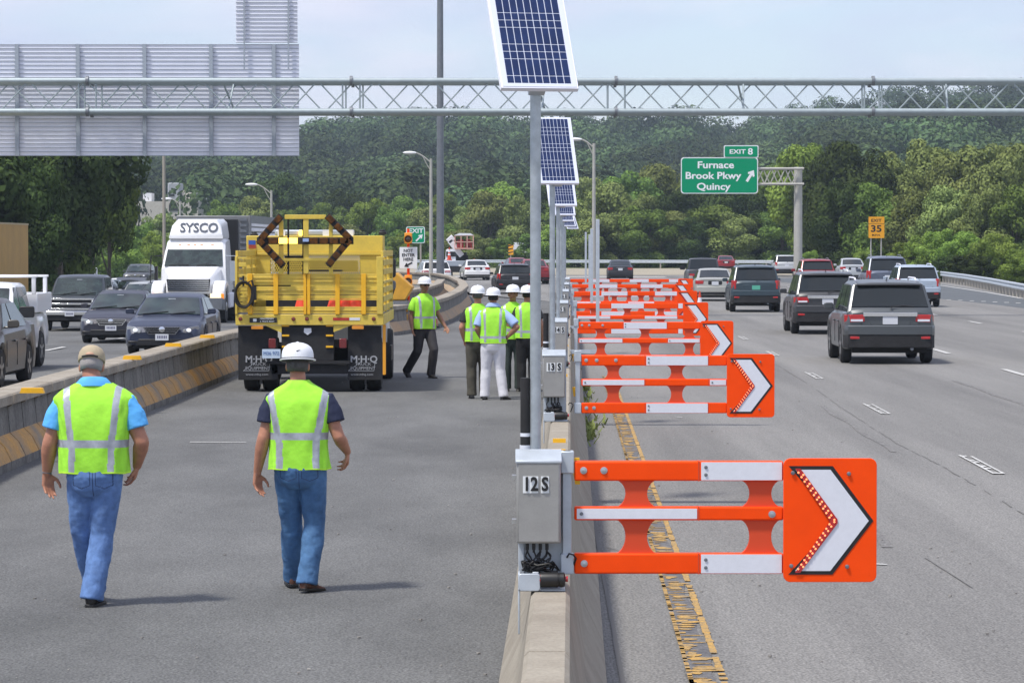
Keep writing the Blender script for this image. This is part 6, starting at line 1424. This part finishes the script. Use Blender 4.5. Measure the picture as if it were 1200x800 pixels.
def interp(tab, n):
    out = []
    for i in range(n+1):
        t = i/n*(len(tab)-1); k = min(int(t), len(tab)-2); u = t-k
        p0, p1, p2, p3 = tab[max(k-1,0)], tab[k], tab[k+1], tab[min(k+2,len(tab)-1)]
        out.append(tuple(.5*((2*b)+(c-a)*u+(2*a-5*b+4*c-d)*u*u+(3*b-a-3*c+d)*u**3) for a,b,c,d in zip(p0,p1,p2,p3)))
    return out
def hand(mb, wr, d, n, side, curl=.5, spread=1.0, s=1.0):
    """wr wrist, d direction down the forearm, n palm normal (curl goes towards n), side: thumb direction"""
    d = Vector(d).normalized(); n = Vector(n); n = (n-d*n.dot(d)).normalized(); t = d.cross(n).normalized()*side
    wr = Vector(wr); 
    for i, (off, L, fl) in enumerate(((-.030,.078,.062),(-.010,.084,.072),(.011,.080,.067),(.030,.070,.052))):
        off = -off*spread
        k0 = wr + t*off*.5*s + d*.005*s; k1 = wr + t*off*s + d*L*s + n*.004
        mb.capsule(k0, k1, .0165*s, .0130*s, 8)
        a = curl*(.55+.1*i); dd = (d*math.cos(a)+n*math.sin(a)+t*off*1.5).normalized(); p = k1
        for j, f_ in enumerate((.46,.31,.23)):
            q = p + dd*fl*f_*1.25*s; mb.capsule(p, q, (.0098-.0008*j)*s, (.0092-.001*j)*s, 8); p = q
            a += curl*.55; dd = (d*math.cos(a)+n*math.sin(a)+t*off*1.0).normalized()
    p = wr + t*.022*s + d*.02*s; dd = (d*.55+t*.75+n*.35).normalized(); q = p+dd*.045*s; mb.capsule(p,q,.0155*s,.0125*s,8)
    dd2 = (d*.85+t*.35+n*.45).normalized(); q2 = q+dd2*.032*s; mb.capsule(q,q2,.0115*s,.0105*s,8); mb.capsule(q2,q2+(d*.9+n*.4).normalized()*.024*s,.0105*s,.0085*s,8)
def person(label, loc, yaw, J, O, voxel=.0075, near=True, group=None, scale=1.0):
    """J: joints dict in metres, figure faces +y, x to its right; O: outfit dict"""
    r = empty('person', loc, yaw, label, 'person', group); r.scale = (scale,)*3
    V = Vector; hd = V(J['head']); nk = V(J['neck']); tilt = J.get('bow', 0)
    skin = O.get('skin', M['skin']); B = MB()
    hm = Matrix.Rotation(-tilt, 3, 'X') @ Matrix.Rotation(J.get('turn',0), 3, 'Z')
    at = lambda x,y,z: hd + hm @ V((x,y,z))
    B.ell(at(0,-.008,.022), .077, .098, .098, 20, 12, hm); B.ell(at(0,.028,-.045), .056, .062, .070, 16, 10, hm); B.ell(at(0,.058,-.088), .026, .026, .020, 10, 6, hm)
    B.capsule(at(0,.088,-.005), at(0,.104,-.035), .008, .014, 8)
    for s in (-1,1): B.ell(at(s*.078,.0,-.018), .012, .021, .034, 10, 8, hm)
    B.capsule(nk+V((0,-.01,-.08)), at(0,-.012,-.05), .062*O.get('bulk',1), .056*O.get('bulk',1), 14)
    bk = O.get('bulk',1)
    cx, cy = nk.x, nk.y
    B.loft([sup(cx,cy,z,rx*bk,ry*bk,24) for z,rx,ry in ((.92*1,.150,.105),(1.05,.145,.10),(1.2,.155,.11),(1.35,.165,.11),(1.44,.13,.085),(1.50,.07,.06))])
    for s, S, Eb, W in ((-1,'Ls','Le','Lw'),(1,'Rs','Re','Rw')):
        a, b, c = V(J[S]), V(J[Eb]), V(J[W])
        B.capsule(a-V((s*.01,0,.055)), b, .055*bk, .046*bk, 14)
        m_ = b.lerp(c,.28); B.capsule(b, m_, .046*bk, .049*bk, 14); B.capsule(m_, c, .049*bk, .029*bk, 14)
        hs = J.get('hs', 1.0); hand(B, c, J.get(S[0]+'d', c-b), J.get(S[0]+'n', (-s*.6,.8,0)), J.get(S[0]+'t', 1), J.get(S[0]+'c', .5), 1.0, hs)
    for s, H, Kn, A in ((-1,'Lh','Lk','La'),(1,'Rh','Rk','Ra')):
        a, b, c = V(J[H]), V(J[Kn]), V(J[A]); B.capsule(a, b, .07, .05, 12); B.capsule(b, c, .05, .038, 12); B.capsule(c, c+V(J.get(A[0]+'f',(0,.1,-.04)))*.3, .034, .028, 10)
    body = fuse(B, 'body', skin, r, voxel, 3)
    # eyes, brows and mouth
    if O.get('face'):
        for s in (-1,1):
            e = MB(); e.ell(at(s*.031,.082,.004), .013,.010,.008,12,8,hm); e.build('eye', M['haird'], r)
            e = MB(); e.tube([at(s*.016,.094,.024), at(s*.032,.093,.029), at(s*.048,.082,.024)], .005, 6); e.build('eyebrow', M['hairb'], r)
        e = MB(); e.tube([at(-.024,.082,-.062), at(0,.090,-.060), at(.024,.082,-.062)], .0055, 6); e.build('mouth', M['lip'], r)
        if O.get('glasses'):
            e = MB()
            for s in (-1,1): e.ell(at(s*.033,.094,.004), .027,.006,.018,14,8,hm)
            e.tube([at(-.075,.03,.01),at(-.055,.09,.01),at(.055,.09,.01),at(.075,.03,.01)], .004, 6); e.build('glasses', M['black'], r)
    # hair
    h = MB(); hz = O.get('hair_low', -.05)
    rings = []
    for z, rr in ((hz,.86),(hz+.03,.97),(.01,1.0),(.05,.93),(.09,.78),(.12,.45)):
        rings.append([at(.082*rr*math.cos(a), -.012+.103*rr*math.sin(a) if math.sin(a) < .35 else -.012+.103*rr*.35+ (math.sin(a)-.35)*.05, z + (.03 if math.sin(a) > .1 and z < .0 else 0)) for a in [2*math.pi*i/28 for i in range(28)]])
    h.loft(rings); h.build('hair', O.get('hair', M['haird']), r, ang=180)
    # trousers
    T = MB(); hp = V(J['Lh']).lerp(V(J['Rh']), .5); wz = J.get('waist', 1.06); pr = O.get('hip', .175)
    T.loft([sup(hp.x,hp.y-.01,z,rx,ry,30,2.4) for z,rx,ry in ((hp.z-.17,pr*.55,.075),(hp.z-.12,pr*.86,.115),(hp.z-.03,pr,.135),(hp.z+.06,pr*.97,.13),(wz,pr*.92,.12))])
    lw = O.get('leg', 1.0)
    for H, Kn, A, D in (('Lh','Lk','La',-1),('Rh','Rk','Ra',1)):
        a, b, c = V(J[H]), V(J[Kn]), V(J[A]); e_ = c + (c-b).normalized()*.035
        T.tube([a+V((0,0,.03)), a.lerp(b,.25), a.lerp(b,.7), b, b.lerp(c,.35), b.lerp(c,.8), e_], [.096*lw,.101*lw,.084*lw,.076*lw,.077*lw,.070*lw,.074*lw], 20)
    tr = fuse(T, 'trousers', O['trousers'], r, voxel, 3 if near else 2, disp=.022 if near else .01, dscale=.13)
    if near and O.get('pockets'):
        me = tr.data; me.materials.append(M['stitch']); tr.modifiers.new('sub', 'SUBSURF').levels = 0; tr.modifiers.clear()
        for f in me.polygons:
            c_ = f.center
            if c_.y < hp.y - .03 and c_.z > hp.z - .16:
                dx = abs(abs(c_.x-hp.x) - .078); zb_ = hp.z - .105 + .02*abs(abs(c_.x-hp.x)-.078)/.05*-1*-1
                if (abs(dx-.058) < .0034 and zb_-.0 < c_.z < hp.z+.03) or (dx < .060 and abs(c_.z-(zb_+.0)) < .0036): f.material_index = 1
                if abs(c_.x-hp.x) < .003: f.material_index = 1
    if False:
        for s in (-1,1):
            p = MB(); 
            for (u0,u1) in ((0,1),): p.tube([(hp.x+s*.035,hp.y-.155,hp.z+.02),(hp.x+s*.035,hp.y-.162,hp.z-.09),(hp.x+s*.085,hp.y-.155,hp.z-.115),(hp.x+s*.135,hp.y-.13,hp.z-.09),(hp.x+s*.13,hp.y-.125,hp.z+.02)], .0022, 5)
            p.build('pocket_seam', M['navy'], tr)
    # shoes
    for A in ('La','Ra'):
        c = V(J[A]); f_ = V(J.get(A[0]+'f', (0,.17,-.05))); fd = f_.normalized(); sd_ = fd.cross(V((0,0,1))).normalized(); up = sd_.cross(fd).normalized()
        S = MB(); heel = c - fd*.055; 
        def sh(t, w, h0, h1): 
            o_ = heel + fd*t; return [o_ + sd_*(w*math.cos(2*math.pi*i/16)) + up*((h1+h0)/2 + (h1-h0)/2*math.sin(2*math.pi*i/16)) for i in range(16)]
        az = J.get('ankle_h', .085)
        S.loft([sh(-.012,.022,-az+.01,-.01), sh(.0,.034,-az,.02), sh(.05,.040,-az,.04), sh(.10,.042,-az,.01), sh(.16,.049,-az,-.035), sh(.21,.050,-az+.002,-.045), sh(.25,.038,-az+.008,-.055), sh(.267,.018,-az+.016,-.062)])
        so = S.build('shoe', O.get('shoes', M['shoe']), r, ang=70)
        S = MB(); S.loft([[heel+fd*t+sd_*w*q_+up*zz for q_,zz in ((-1,-az),(1,-az),(1,-az+.022),(-1,-az+.022))] for t,w in ((-.014,.026),(.0,.037),(.06,.042),(.12,.043),(.19,.052),(.24,.044),(.268,.022))]); S.build('sole', M['black'], so, bevel=.003)
    # shirt with sleeves
    SH = MB(); sl = O.get('sleeve', .62); srad = O.get('srad', .072)
    cw_ = O.get('chest', .20)
    SH.loft([sup(cx,cy,z,rx,ry,30,2.4) for z,rx,ry in ((1.0,cw_*.92,.125),(1.2,cw_*.95,.13),(1.38,cw_,.125),(1.45,cw_*.85,.10),(1.505,.085,.075),(1.53,.07,.066))])
    for S_, Eb in (('Ls','Le'),('Rs','Re')):
        a, b = V(J[S_]), V(J[Eb]); e_ = a.lerp(b, sl); SH.tube([a.lerp(nk,.45)-V((0,0,.075)), a+V((0,0,-.028)), a.lerp(b,sl*.5), e_], [srad*.75, srad*.97, srad*.97, srad], 18)
    sh_ = fuse(SH, 'shirt', O['shirt'], r, voxel, 2, disp=.012 if near else .006, dscale=.07)
    if O.get('collar'):
        c_ = MB(); c_.loft([[at_ for at_ in sup(cx,cy+.0,z,rx,ry,28,2.0,-.15)] for z,rx,ry in ((1.515,.132,.104),(1.545,.122,.098),(1.578,.090,.082),(1.583,.080,.074),(1.56,.074,.070))], cap=False); c_.build('collar', O['shirt'], sh_)
    # vest
    vt = O['vest']; n = 176 if near else 88; rows = interp([(z,a,b,c) for z,a,b,c in vt], 120 if near else 64); VM = MB(); rng_ = np.random.default_rng(3)
    base = len(VM.v); e = O.get('ve', 2.9)
    for (z,rx,ry,cyo) in rows:
        for i in range(n):
            a = 2*math.pi*i/n; c, s = math.cos(a), math.sin(a)
            x = rx*math.copysign(abs(c)**(2/e), c); y = ry*math.copysign(abs(s)**(2/e), s)
            wob = 1 + .016*math.sin(5*a+z*9) + .013*math.sin(11*a-z*14+1) + .008*math.sin(17*a+z*31) + .010*math.sin(23*z+3*a)*math.cos(2*a) + .022*math.sin(6*a+2*z+cx*9)*max(0,1-(z-vt[0][0])/.35) + .010*math.sin(13*a-5*z)*max(0,1-(z-vt[0][0])/.25)
            edge = .003*math.sin(5*a+1)*(1 if z < vt[0][0]+.05 else 0)
            sag = O.get('sag', .10)*(x*x)/.06*(1 if z > 1.40 else 0)
            VM.v.append((cx+x*wob, cy+cyo+y*wob, z+edge-sag*.12*(min(1,(z-1.40)/.08) if z > 1.40 else 0)))
    st = O.get('stripe_x', (.10,.142)); hb_ = O.get('stripe_z', (1.10,1.145)); dz = O.get('stripe_tilt', 0)
    for j in range(len(rows)-1):
        for i in range(n):
            k = (i+1)%n; VM.f.append((j*n+i, j*n+k, (j+1)*n+k, (j+1)*n+i))
            zc = (rows[j][0]+rows[j+1][0])/2; v1 = VM.v[j*n+i]; v2 = VM.v[j*n+k]; xm = (v1[0]+v2[0])/2-cx
            mi = 0
            t_ = max(0, (zc-1.1)/.4)*O.get('stripe_flare', .02)
            if st and st[0]+t_ <= abs(xm) <= st[1]+t_: mi = 1
            if hb_[0] <= zc <= hb_[1]: mi = 1
            if zc < rows[0][0]+.012: mi = 2
            VM.m.append(mi)
    ve = VM.build('vest', [O.get('vestm', M['hi']), M['silver'], M['hit']], r, ang=180)
    so_ = ve.modifiers.new('thick', 'SOLIDIFY'); so_.thickness = .004
    if O.get('shoulder_pads', True):
        for s, S_ in ((-1,'Ls'),(1,'Rs')):
            pass
    # headgear
    hat = O.get('hat')
    if hat == 'helmet':
        Hh = MB(); fr_ = lambda x,y,z: at(x*1.10, y*1.08-.004, z+.0)
        def hr(z, rx, ry, y0=0): return [fr_(rx*math.cos(a), y0+ry*math.sin(a), z) for a in [2*math.pi*i/36 for i in range(36)]]
        Hh.loft([hr(.030,.121,.150,.006), hr(.036,.122,.151,.006), hr(.042,.108,.128), hr(.070,.107,.127), hr(.100,.102,.121), hr(.126,.090,.108), hr(.146,.067,.082), hr(.157,.040,.050), hr(.161,.018,.022), hr(.162,.003,.004)])
        ho = Hh.build('hard_hat', O.get('hatm', M['hatw']), r, ang=50)
        Rr = MB(); Rr.tube([fr_(0,.120,.075), fr_(0,.104,.112), fr_(0,.078,.138), fr_(0,.04,.153), fr_(0,0,.157), fr_(0,-.04,.153), fr_(0,-.078,.138), fr_(0,-.104,.112), fr_(0,-.120,.075)], [.006,.009,.011,.012,.012,.012,.011,.009,.006], 8); Rr.build('ridge', O.get('hatm', M['hatw']), ho)
        if near:
            Bd = MB(); Bd.loft([hr(.018,.104,.122,-.004), hr(.046,.112,.132,-.002)]); Bd.build('band', M['black'], ho)
            Mk = MB()
            pts = [(.002,.088),(.010,.080),(.036,.098),(.014,.090)]
            y_ = -.1395
            Mk.add([at(-.006+x*1.15, y_+.0+ (z-.08)*.25, z+.006) for x, z in pts], [(0,1,2,3)]); Mk.build('emblem', M['black'], ho)
    elif hat == 'cap':
        Hh = MB()
        def hr(z, rx, ry, y0=0, lift=0): return [at(rx*math.cos(a), y0-.009+ry*math.sin(a), z+lift*max(0,math.sin(a))) for a in [2*math.pi*i/36 for i in range(36)]]
        Hh.loft([hr(.020,.092,.110), hr(.024,.094,.113), hr(.055,.094,.113), hr(.085,.088,.106), hr(.110,.073,.088), hr(.127,.050,.060), hr(.136,.025,.030), hr(.138,.004,.004)])
        ho = Hh.build('cap', M['cap'], r, ang=60)
        Bm = MB(); Bm.prism([(0,0)]*0 or rect(0,0,.01,.01), 0, .001); Bm = MB()
        Bm.loft([[at(x,.095+yy,.018-yy*.25+dz_) for x,yy in ((-.082,-.03),(-.07,.045),(-.03,.075),(.03,.075),(.07,.045),(.082,-.03))] for dz_ in (0,.006)]); Bm.build('peak', M['cap'], ho)
        St = MB(); St.tube([at(-.055,-.107,.026), at(-.03,-.121,.027), at(0,-.127,.028), at(.03,-.121,.028), at(.055,-.107,.026)], .0065, 6); St.box(*(0,0,0,0,0,0)) if False else None; St.build('strap', M['black'], ho)
        Op = MB(); Op.ell(at(0,-.103,.042), .036,.024,.022,14,8,hm); Op.build('cap_opening', M['skinlt'], ho)
        
    return r
M['blackc'] = mat('black_cloth', (.02,.02,.022), .85); M['trgreen'] = mat('green_trousers', (.035,.050,.042), .85)
M['stitch'] = mat('stitching', (.035,.07,.16), .9)
M['lip'] = mat('lip', (.28,.10,.08), .6)
M['skinlt'] = mat('skin_scalp', (.50,.30,.20), .6)
BASE = dict(head=(0,.02,1.685), neck=(0,0,1.53), Ls=(-.185,0,1.43), Rs=(.185,0,1.43), Le=(-.24,-.03,1.15), Re=(.24,-.03,1.15), Lw=(-.26,.05,.90), Rw=(.26,.05,.90), Lh=(-.09,0,.93), Rh=(.09,0,.93), Lk=(-.10,.03,.50), Rk=(.10,.03,.50), La=(-.10,0,.085), Ra=(.10,0,.085))
VEST = [(.93,.215,.150,0),(1.02,.212,.150,0),(1.15,.215,.150,0),(1.28,.222,.148,0),(1.38,.228,.138,0),(1.44,.222,.120,0),(1.485,.170,.100,0),(1.52,.105,.088,0),(1.548,.078,.076,0)]
# walker 1 (left): feet at photo (107,712)
q = G(110, 711); k = q.y/F_PX
J = dict(BASE); J.update(head=(-.035,.10,1.665), bow=.38, neck=(-.01,.025,1.52), Ls=(-.235,.01,1.42), Rs=(.235,.01,1.42), Le=(-.315,.0,1.13), Lw=(-.345,.075,.915), Re=(.325,-.01,1.14), Rw=(.275,.13,.965), Lh=(-.085,0,.93), Rh=(.085,0,.93), Lk=(-.10,.10,.52), La=(-.055,.36,.10), Rk=(.045,.02,.49), Ra=(-.015,-.06,.088), Rf=(.03,.17,.0), Lf=(-.02,.17,.02), Ln=(.35,-.6,0), Lt=-1, Rn=(-.9,.1,0), Rt=-1, Lc=.55, Rc=.75, Rd=(-.12,.22,-.62), Ld=(.02,.02,-.3), hs=1.10)
V1 = [(.925,.242,.165,0),(1.02,.240,.168,0),(1.15,.242,.170,0),(1.28,.258,.165,0),(1.38,.276,.150,0),(1.455,.282,.125,0),(1.505,.225,.105,.005),(1.532,.160,.098,.01),(1.548,.128,.092,.012)]
r1 = person('heavyset man in beige cap and lime safety vest walking away at left', (q.x+.005, q.y+.06, 0), 0, J, dict(trousers=M['jeans'], shirt=M['polo'], vest=V1, hat='cap', hair=M['hairw'], hair_low=-.05, bulk=1.12, hip=.195, leg=1.12, srad=.082, sleeve=.66, chest=.235, collar=True, stripe_x=(.112,.158), stripe_z=(1.105,1.155), stripe_flare=.045, pockets=True), .0065)
w = MB(); lw_ = Vector((-.343,.07,.925)); w.lathe([(.026,-.014),(.034,-.012),(.034,.012),(.026,.014)], (0,0,0), 'z', 18); wo = w.build('wristwatch', M['galvdark'], r1, loc=lw_); wo.rotation_euler = (R(-12), R(8), 0)
# walker 2: feet at photo (355,694)
q = G(352, 694)
J = dict(BASE); J.update(head=(-.02,.05,1.665), bow=.10, neck=(-.01,.01,1.53), Ls=(-.205,0,1.42), Rs=(.205,0,1.42), Le=(-.265,-.04,1.13), Lw=(-.315,.02,.87), Re=(.285,-.04,1.14), Rw=(.335,.17,1.02), Lh=(-.09,0,.93), Rh=(.09,0,.93), Lk=(-.075,.14,.52), La=(-.075,.30,.16-.06), Rk=(.10,.05,.49), Ra=(.055,-.03,.10), Rf=(.085,.15,-.015), Lf=(-.03,.17,.0), Ln=(.5,-.5,0), Lt=-1, Lc=.6, Rn=(-.9,0,-.3), Rt=-1, Rc=.9, Rd=(.0,.25,-.5), Ld=(.0,.02,-.3), hs=1.06)
V2 = [(.905,.225,.155,0),(1.02,.215,.150,0),(1.15,.215,.150,0),(1.28,.232,.148,0),(1.38,.245,.138,0),(1.44,.242,.118,0),(1.485,.185,.100,0),(1.53,.105,.085,0),(1.556,.075,.072,.0)]
r2 = person('man in white hard hat and jeans walking away between barrier and box', (q.x, q.y, 0), 0, J, dict(trousers=M['jeans2'], shirt=M['navy'], vest=V2, hat='helmet', hair=M['haird'], hair_low=-.055, shoes=M['shoeb'], hip=.180, leg=1.05, srad=.078, sleeve=.62, chest=.215, stripe_x=(.108,.158), stripe_z=(1.125,1.178), stripe_flare=.075, pockets=True), .0065, scale=.985)
# far group
def far(label, px, py, yaw, J_, O_, scale=1.0):
    q = G(px, py); return person(label, (q.x, q.y, 0), yaw, {**BASE, **J_}, O_, .012, False, None, scale)
TEE = [(.90,.22,.155,0),(1.05,.215,.155,0),(1.2,.215,.155,0),(1.32,.22,.148,0),(1.40,.225,.135,0),(1.45,.21,.115,0),(1.49,.155,.095,0),(1.525,.09,.08,0),(1.545,.072,.07,0)]
far('man in hard hat and dark trousers striding towards the camera', 497, 443, R(-152), dict(head=(0,.03,1.69), Le=(-.30,-.03,1.16), Lw=(-.36,.16,.93), Re=(.25,-.05,1.14), Rw=(.27,.06,.90), Lk=(-.10,.20,.52), La=(-.09,.10,.09), Rk=(.12,-.02,.50), Ra=(.16,-.38,.14), Rf=(0,.15,-.09), Lf=(0,.17,0)), dict(trousers=M['trdark'], shirt=M['hi'], vest=TEE, hat='helmet', skin=M['skin2'], face=True, glasses=True, sleeve=.68, srad=.085, leg=1.1, stripe_x=(.11,.15), stripe_z=(1.08,1.13)), 1.03)
far('worker in black sleeves half hidden behind the man in white trousers', 560, 467, R(8), dict(Le=(-.27,-.03,1.16), Lw=(-.20,.10,.93), Re=(.24,-.03,1.15), Rw=(.2,.1,.95)), dict(trousers=M['trolive'], shirt=M['blackc'], vest=VEST, hat='helmet', hair=M['haird'], sleeve=.7, leg=1.1), 1.0)
far('man in white trousers with hand on hip, back to the camera', 578, 468.5, R(-4), dict(Le=(-.26,-.05,1.17), Lw=(-.20,.10,1.0), Re=(.40,-.08,1.20), Rw=(.23,-.03,1.03), Rd=(-.2,.12,-.12), Lk=(-.12,.03,.50), La=(-.14,0,.085), Rk=(.11,.03,.50), Ra=(.17,-.02,.085), Rf=(.07,.16,0), Rc=.3), dict(trousers=M['trwhite'], shirt=M['paleblue'], vest=VEST, hat='helmet', hair=M['hairb'], sleeve=.85, srad=.082, leg=1.12, collar=True, skin=M['skin2'], stripe_x=(.10,.14), stripe_z=(1.0,1.05)), .985)
far('worker facing the camera with folded arms in the middle of the group', 601, 458.5, R(180), dict(Le=(-.26,.02,1.17), Lw=(-.02,.20,1.16), Re=(.26,.02,1.17), Rw=(.03,.18,1.20), Ld=(.25,.03,0), Rd=(-.25,.03,0)), dict(trousers=M['trgreen'], shirt=M['hi'], vest=TEE, hat='helmet', hair=M['hairb'], skin=M['skin2'], face=True, sleeve=.8, srad=.08, stripe_x=(.11,.15), stripe_z=(1.03,1.08)), .99)
far('worker in black trousers with back turned beside the nearest pole', 618, 459, R(6), dict(Le=(-.24,.0,1.16), Lw=(-.14,.17,1.0)), dict(trousers=M['trblack'], shirt=M['blackc'], vest=VEST, hat='helmet', hair=M['hairb'], skin=M['skin2'], stripe_x=(.10,.14), stripe_z=(1.02,1.07), leg=1.12), .985)
# ------------------------------------------------------------------ haze
def haze():
    mb = MB(); mb.box(-940, 940, -95, 2330, -1.0, 118); m = bpy.data.materials.new('haze'); m.use_nodes = True; n = m.node_tree.nodes; n.clear()
    o = n.new('ShaderNodeOutputMaterial'); v = n.new('ShaderNodeVolumePrincipled'); v.inputs['Color'].default_value = (.70,.84,1,1); v.inputs['Density'].default_value = .00020; v.inputs['Anisotropy'].default_value = .2
    m.node_tree.links.new(v.outputs[0], o.inputs['Volume']); ob = mb.build('haze', m); tag(ob, 'thin pale summer haze over the far hills', 'haze', kind='stuff')
haze()
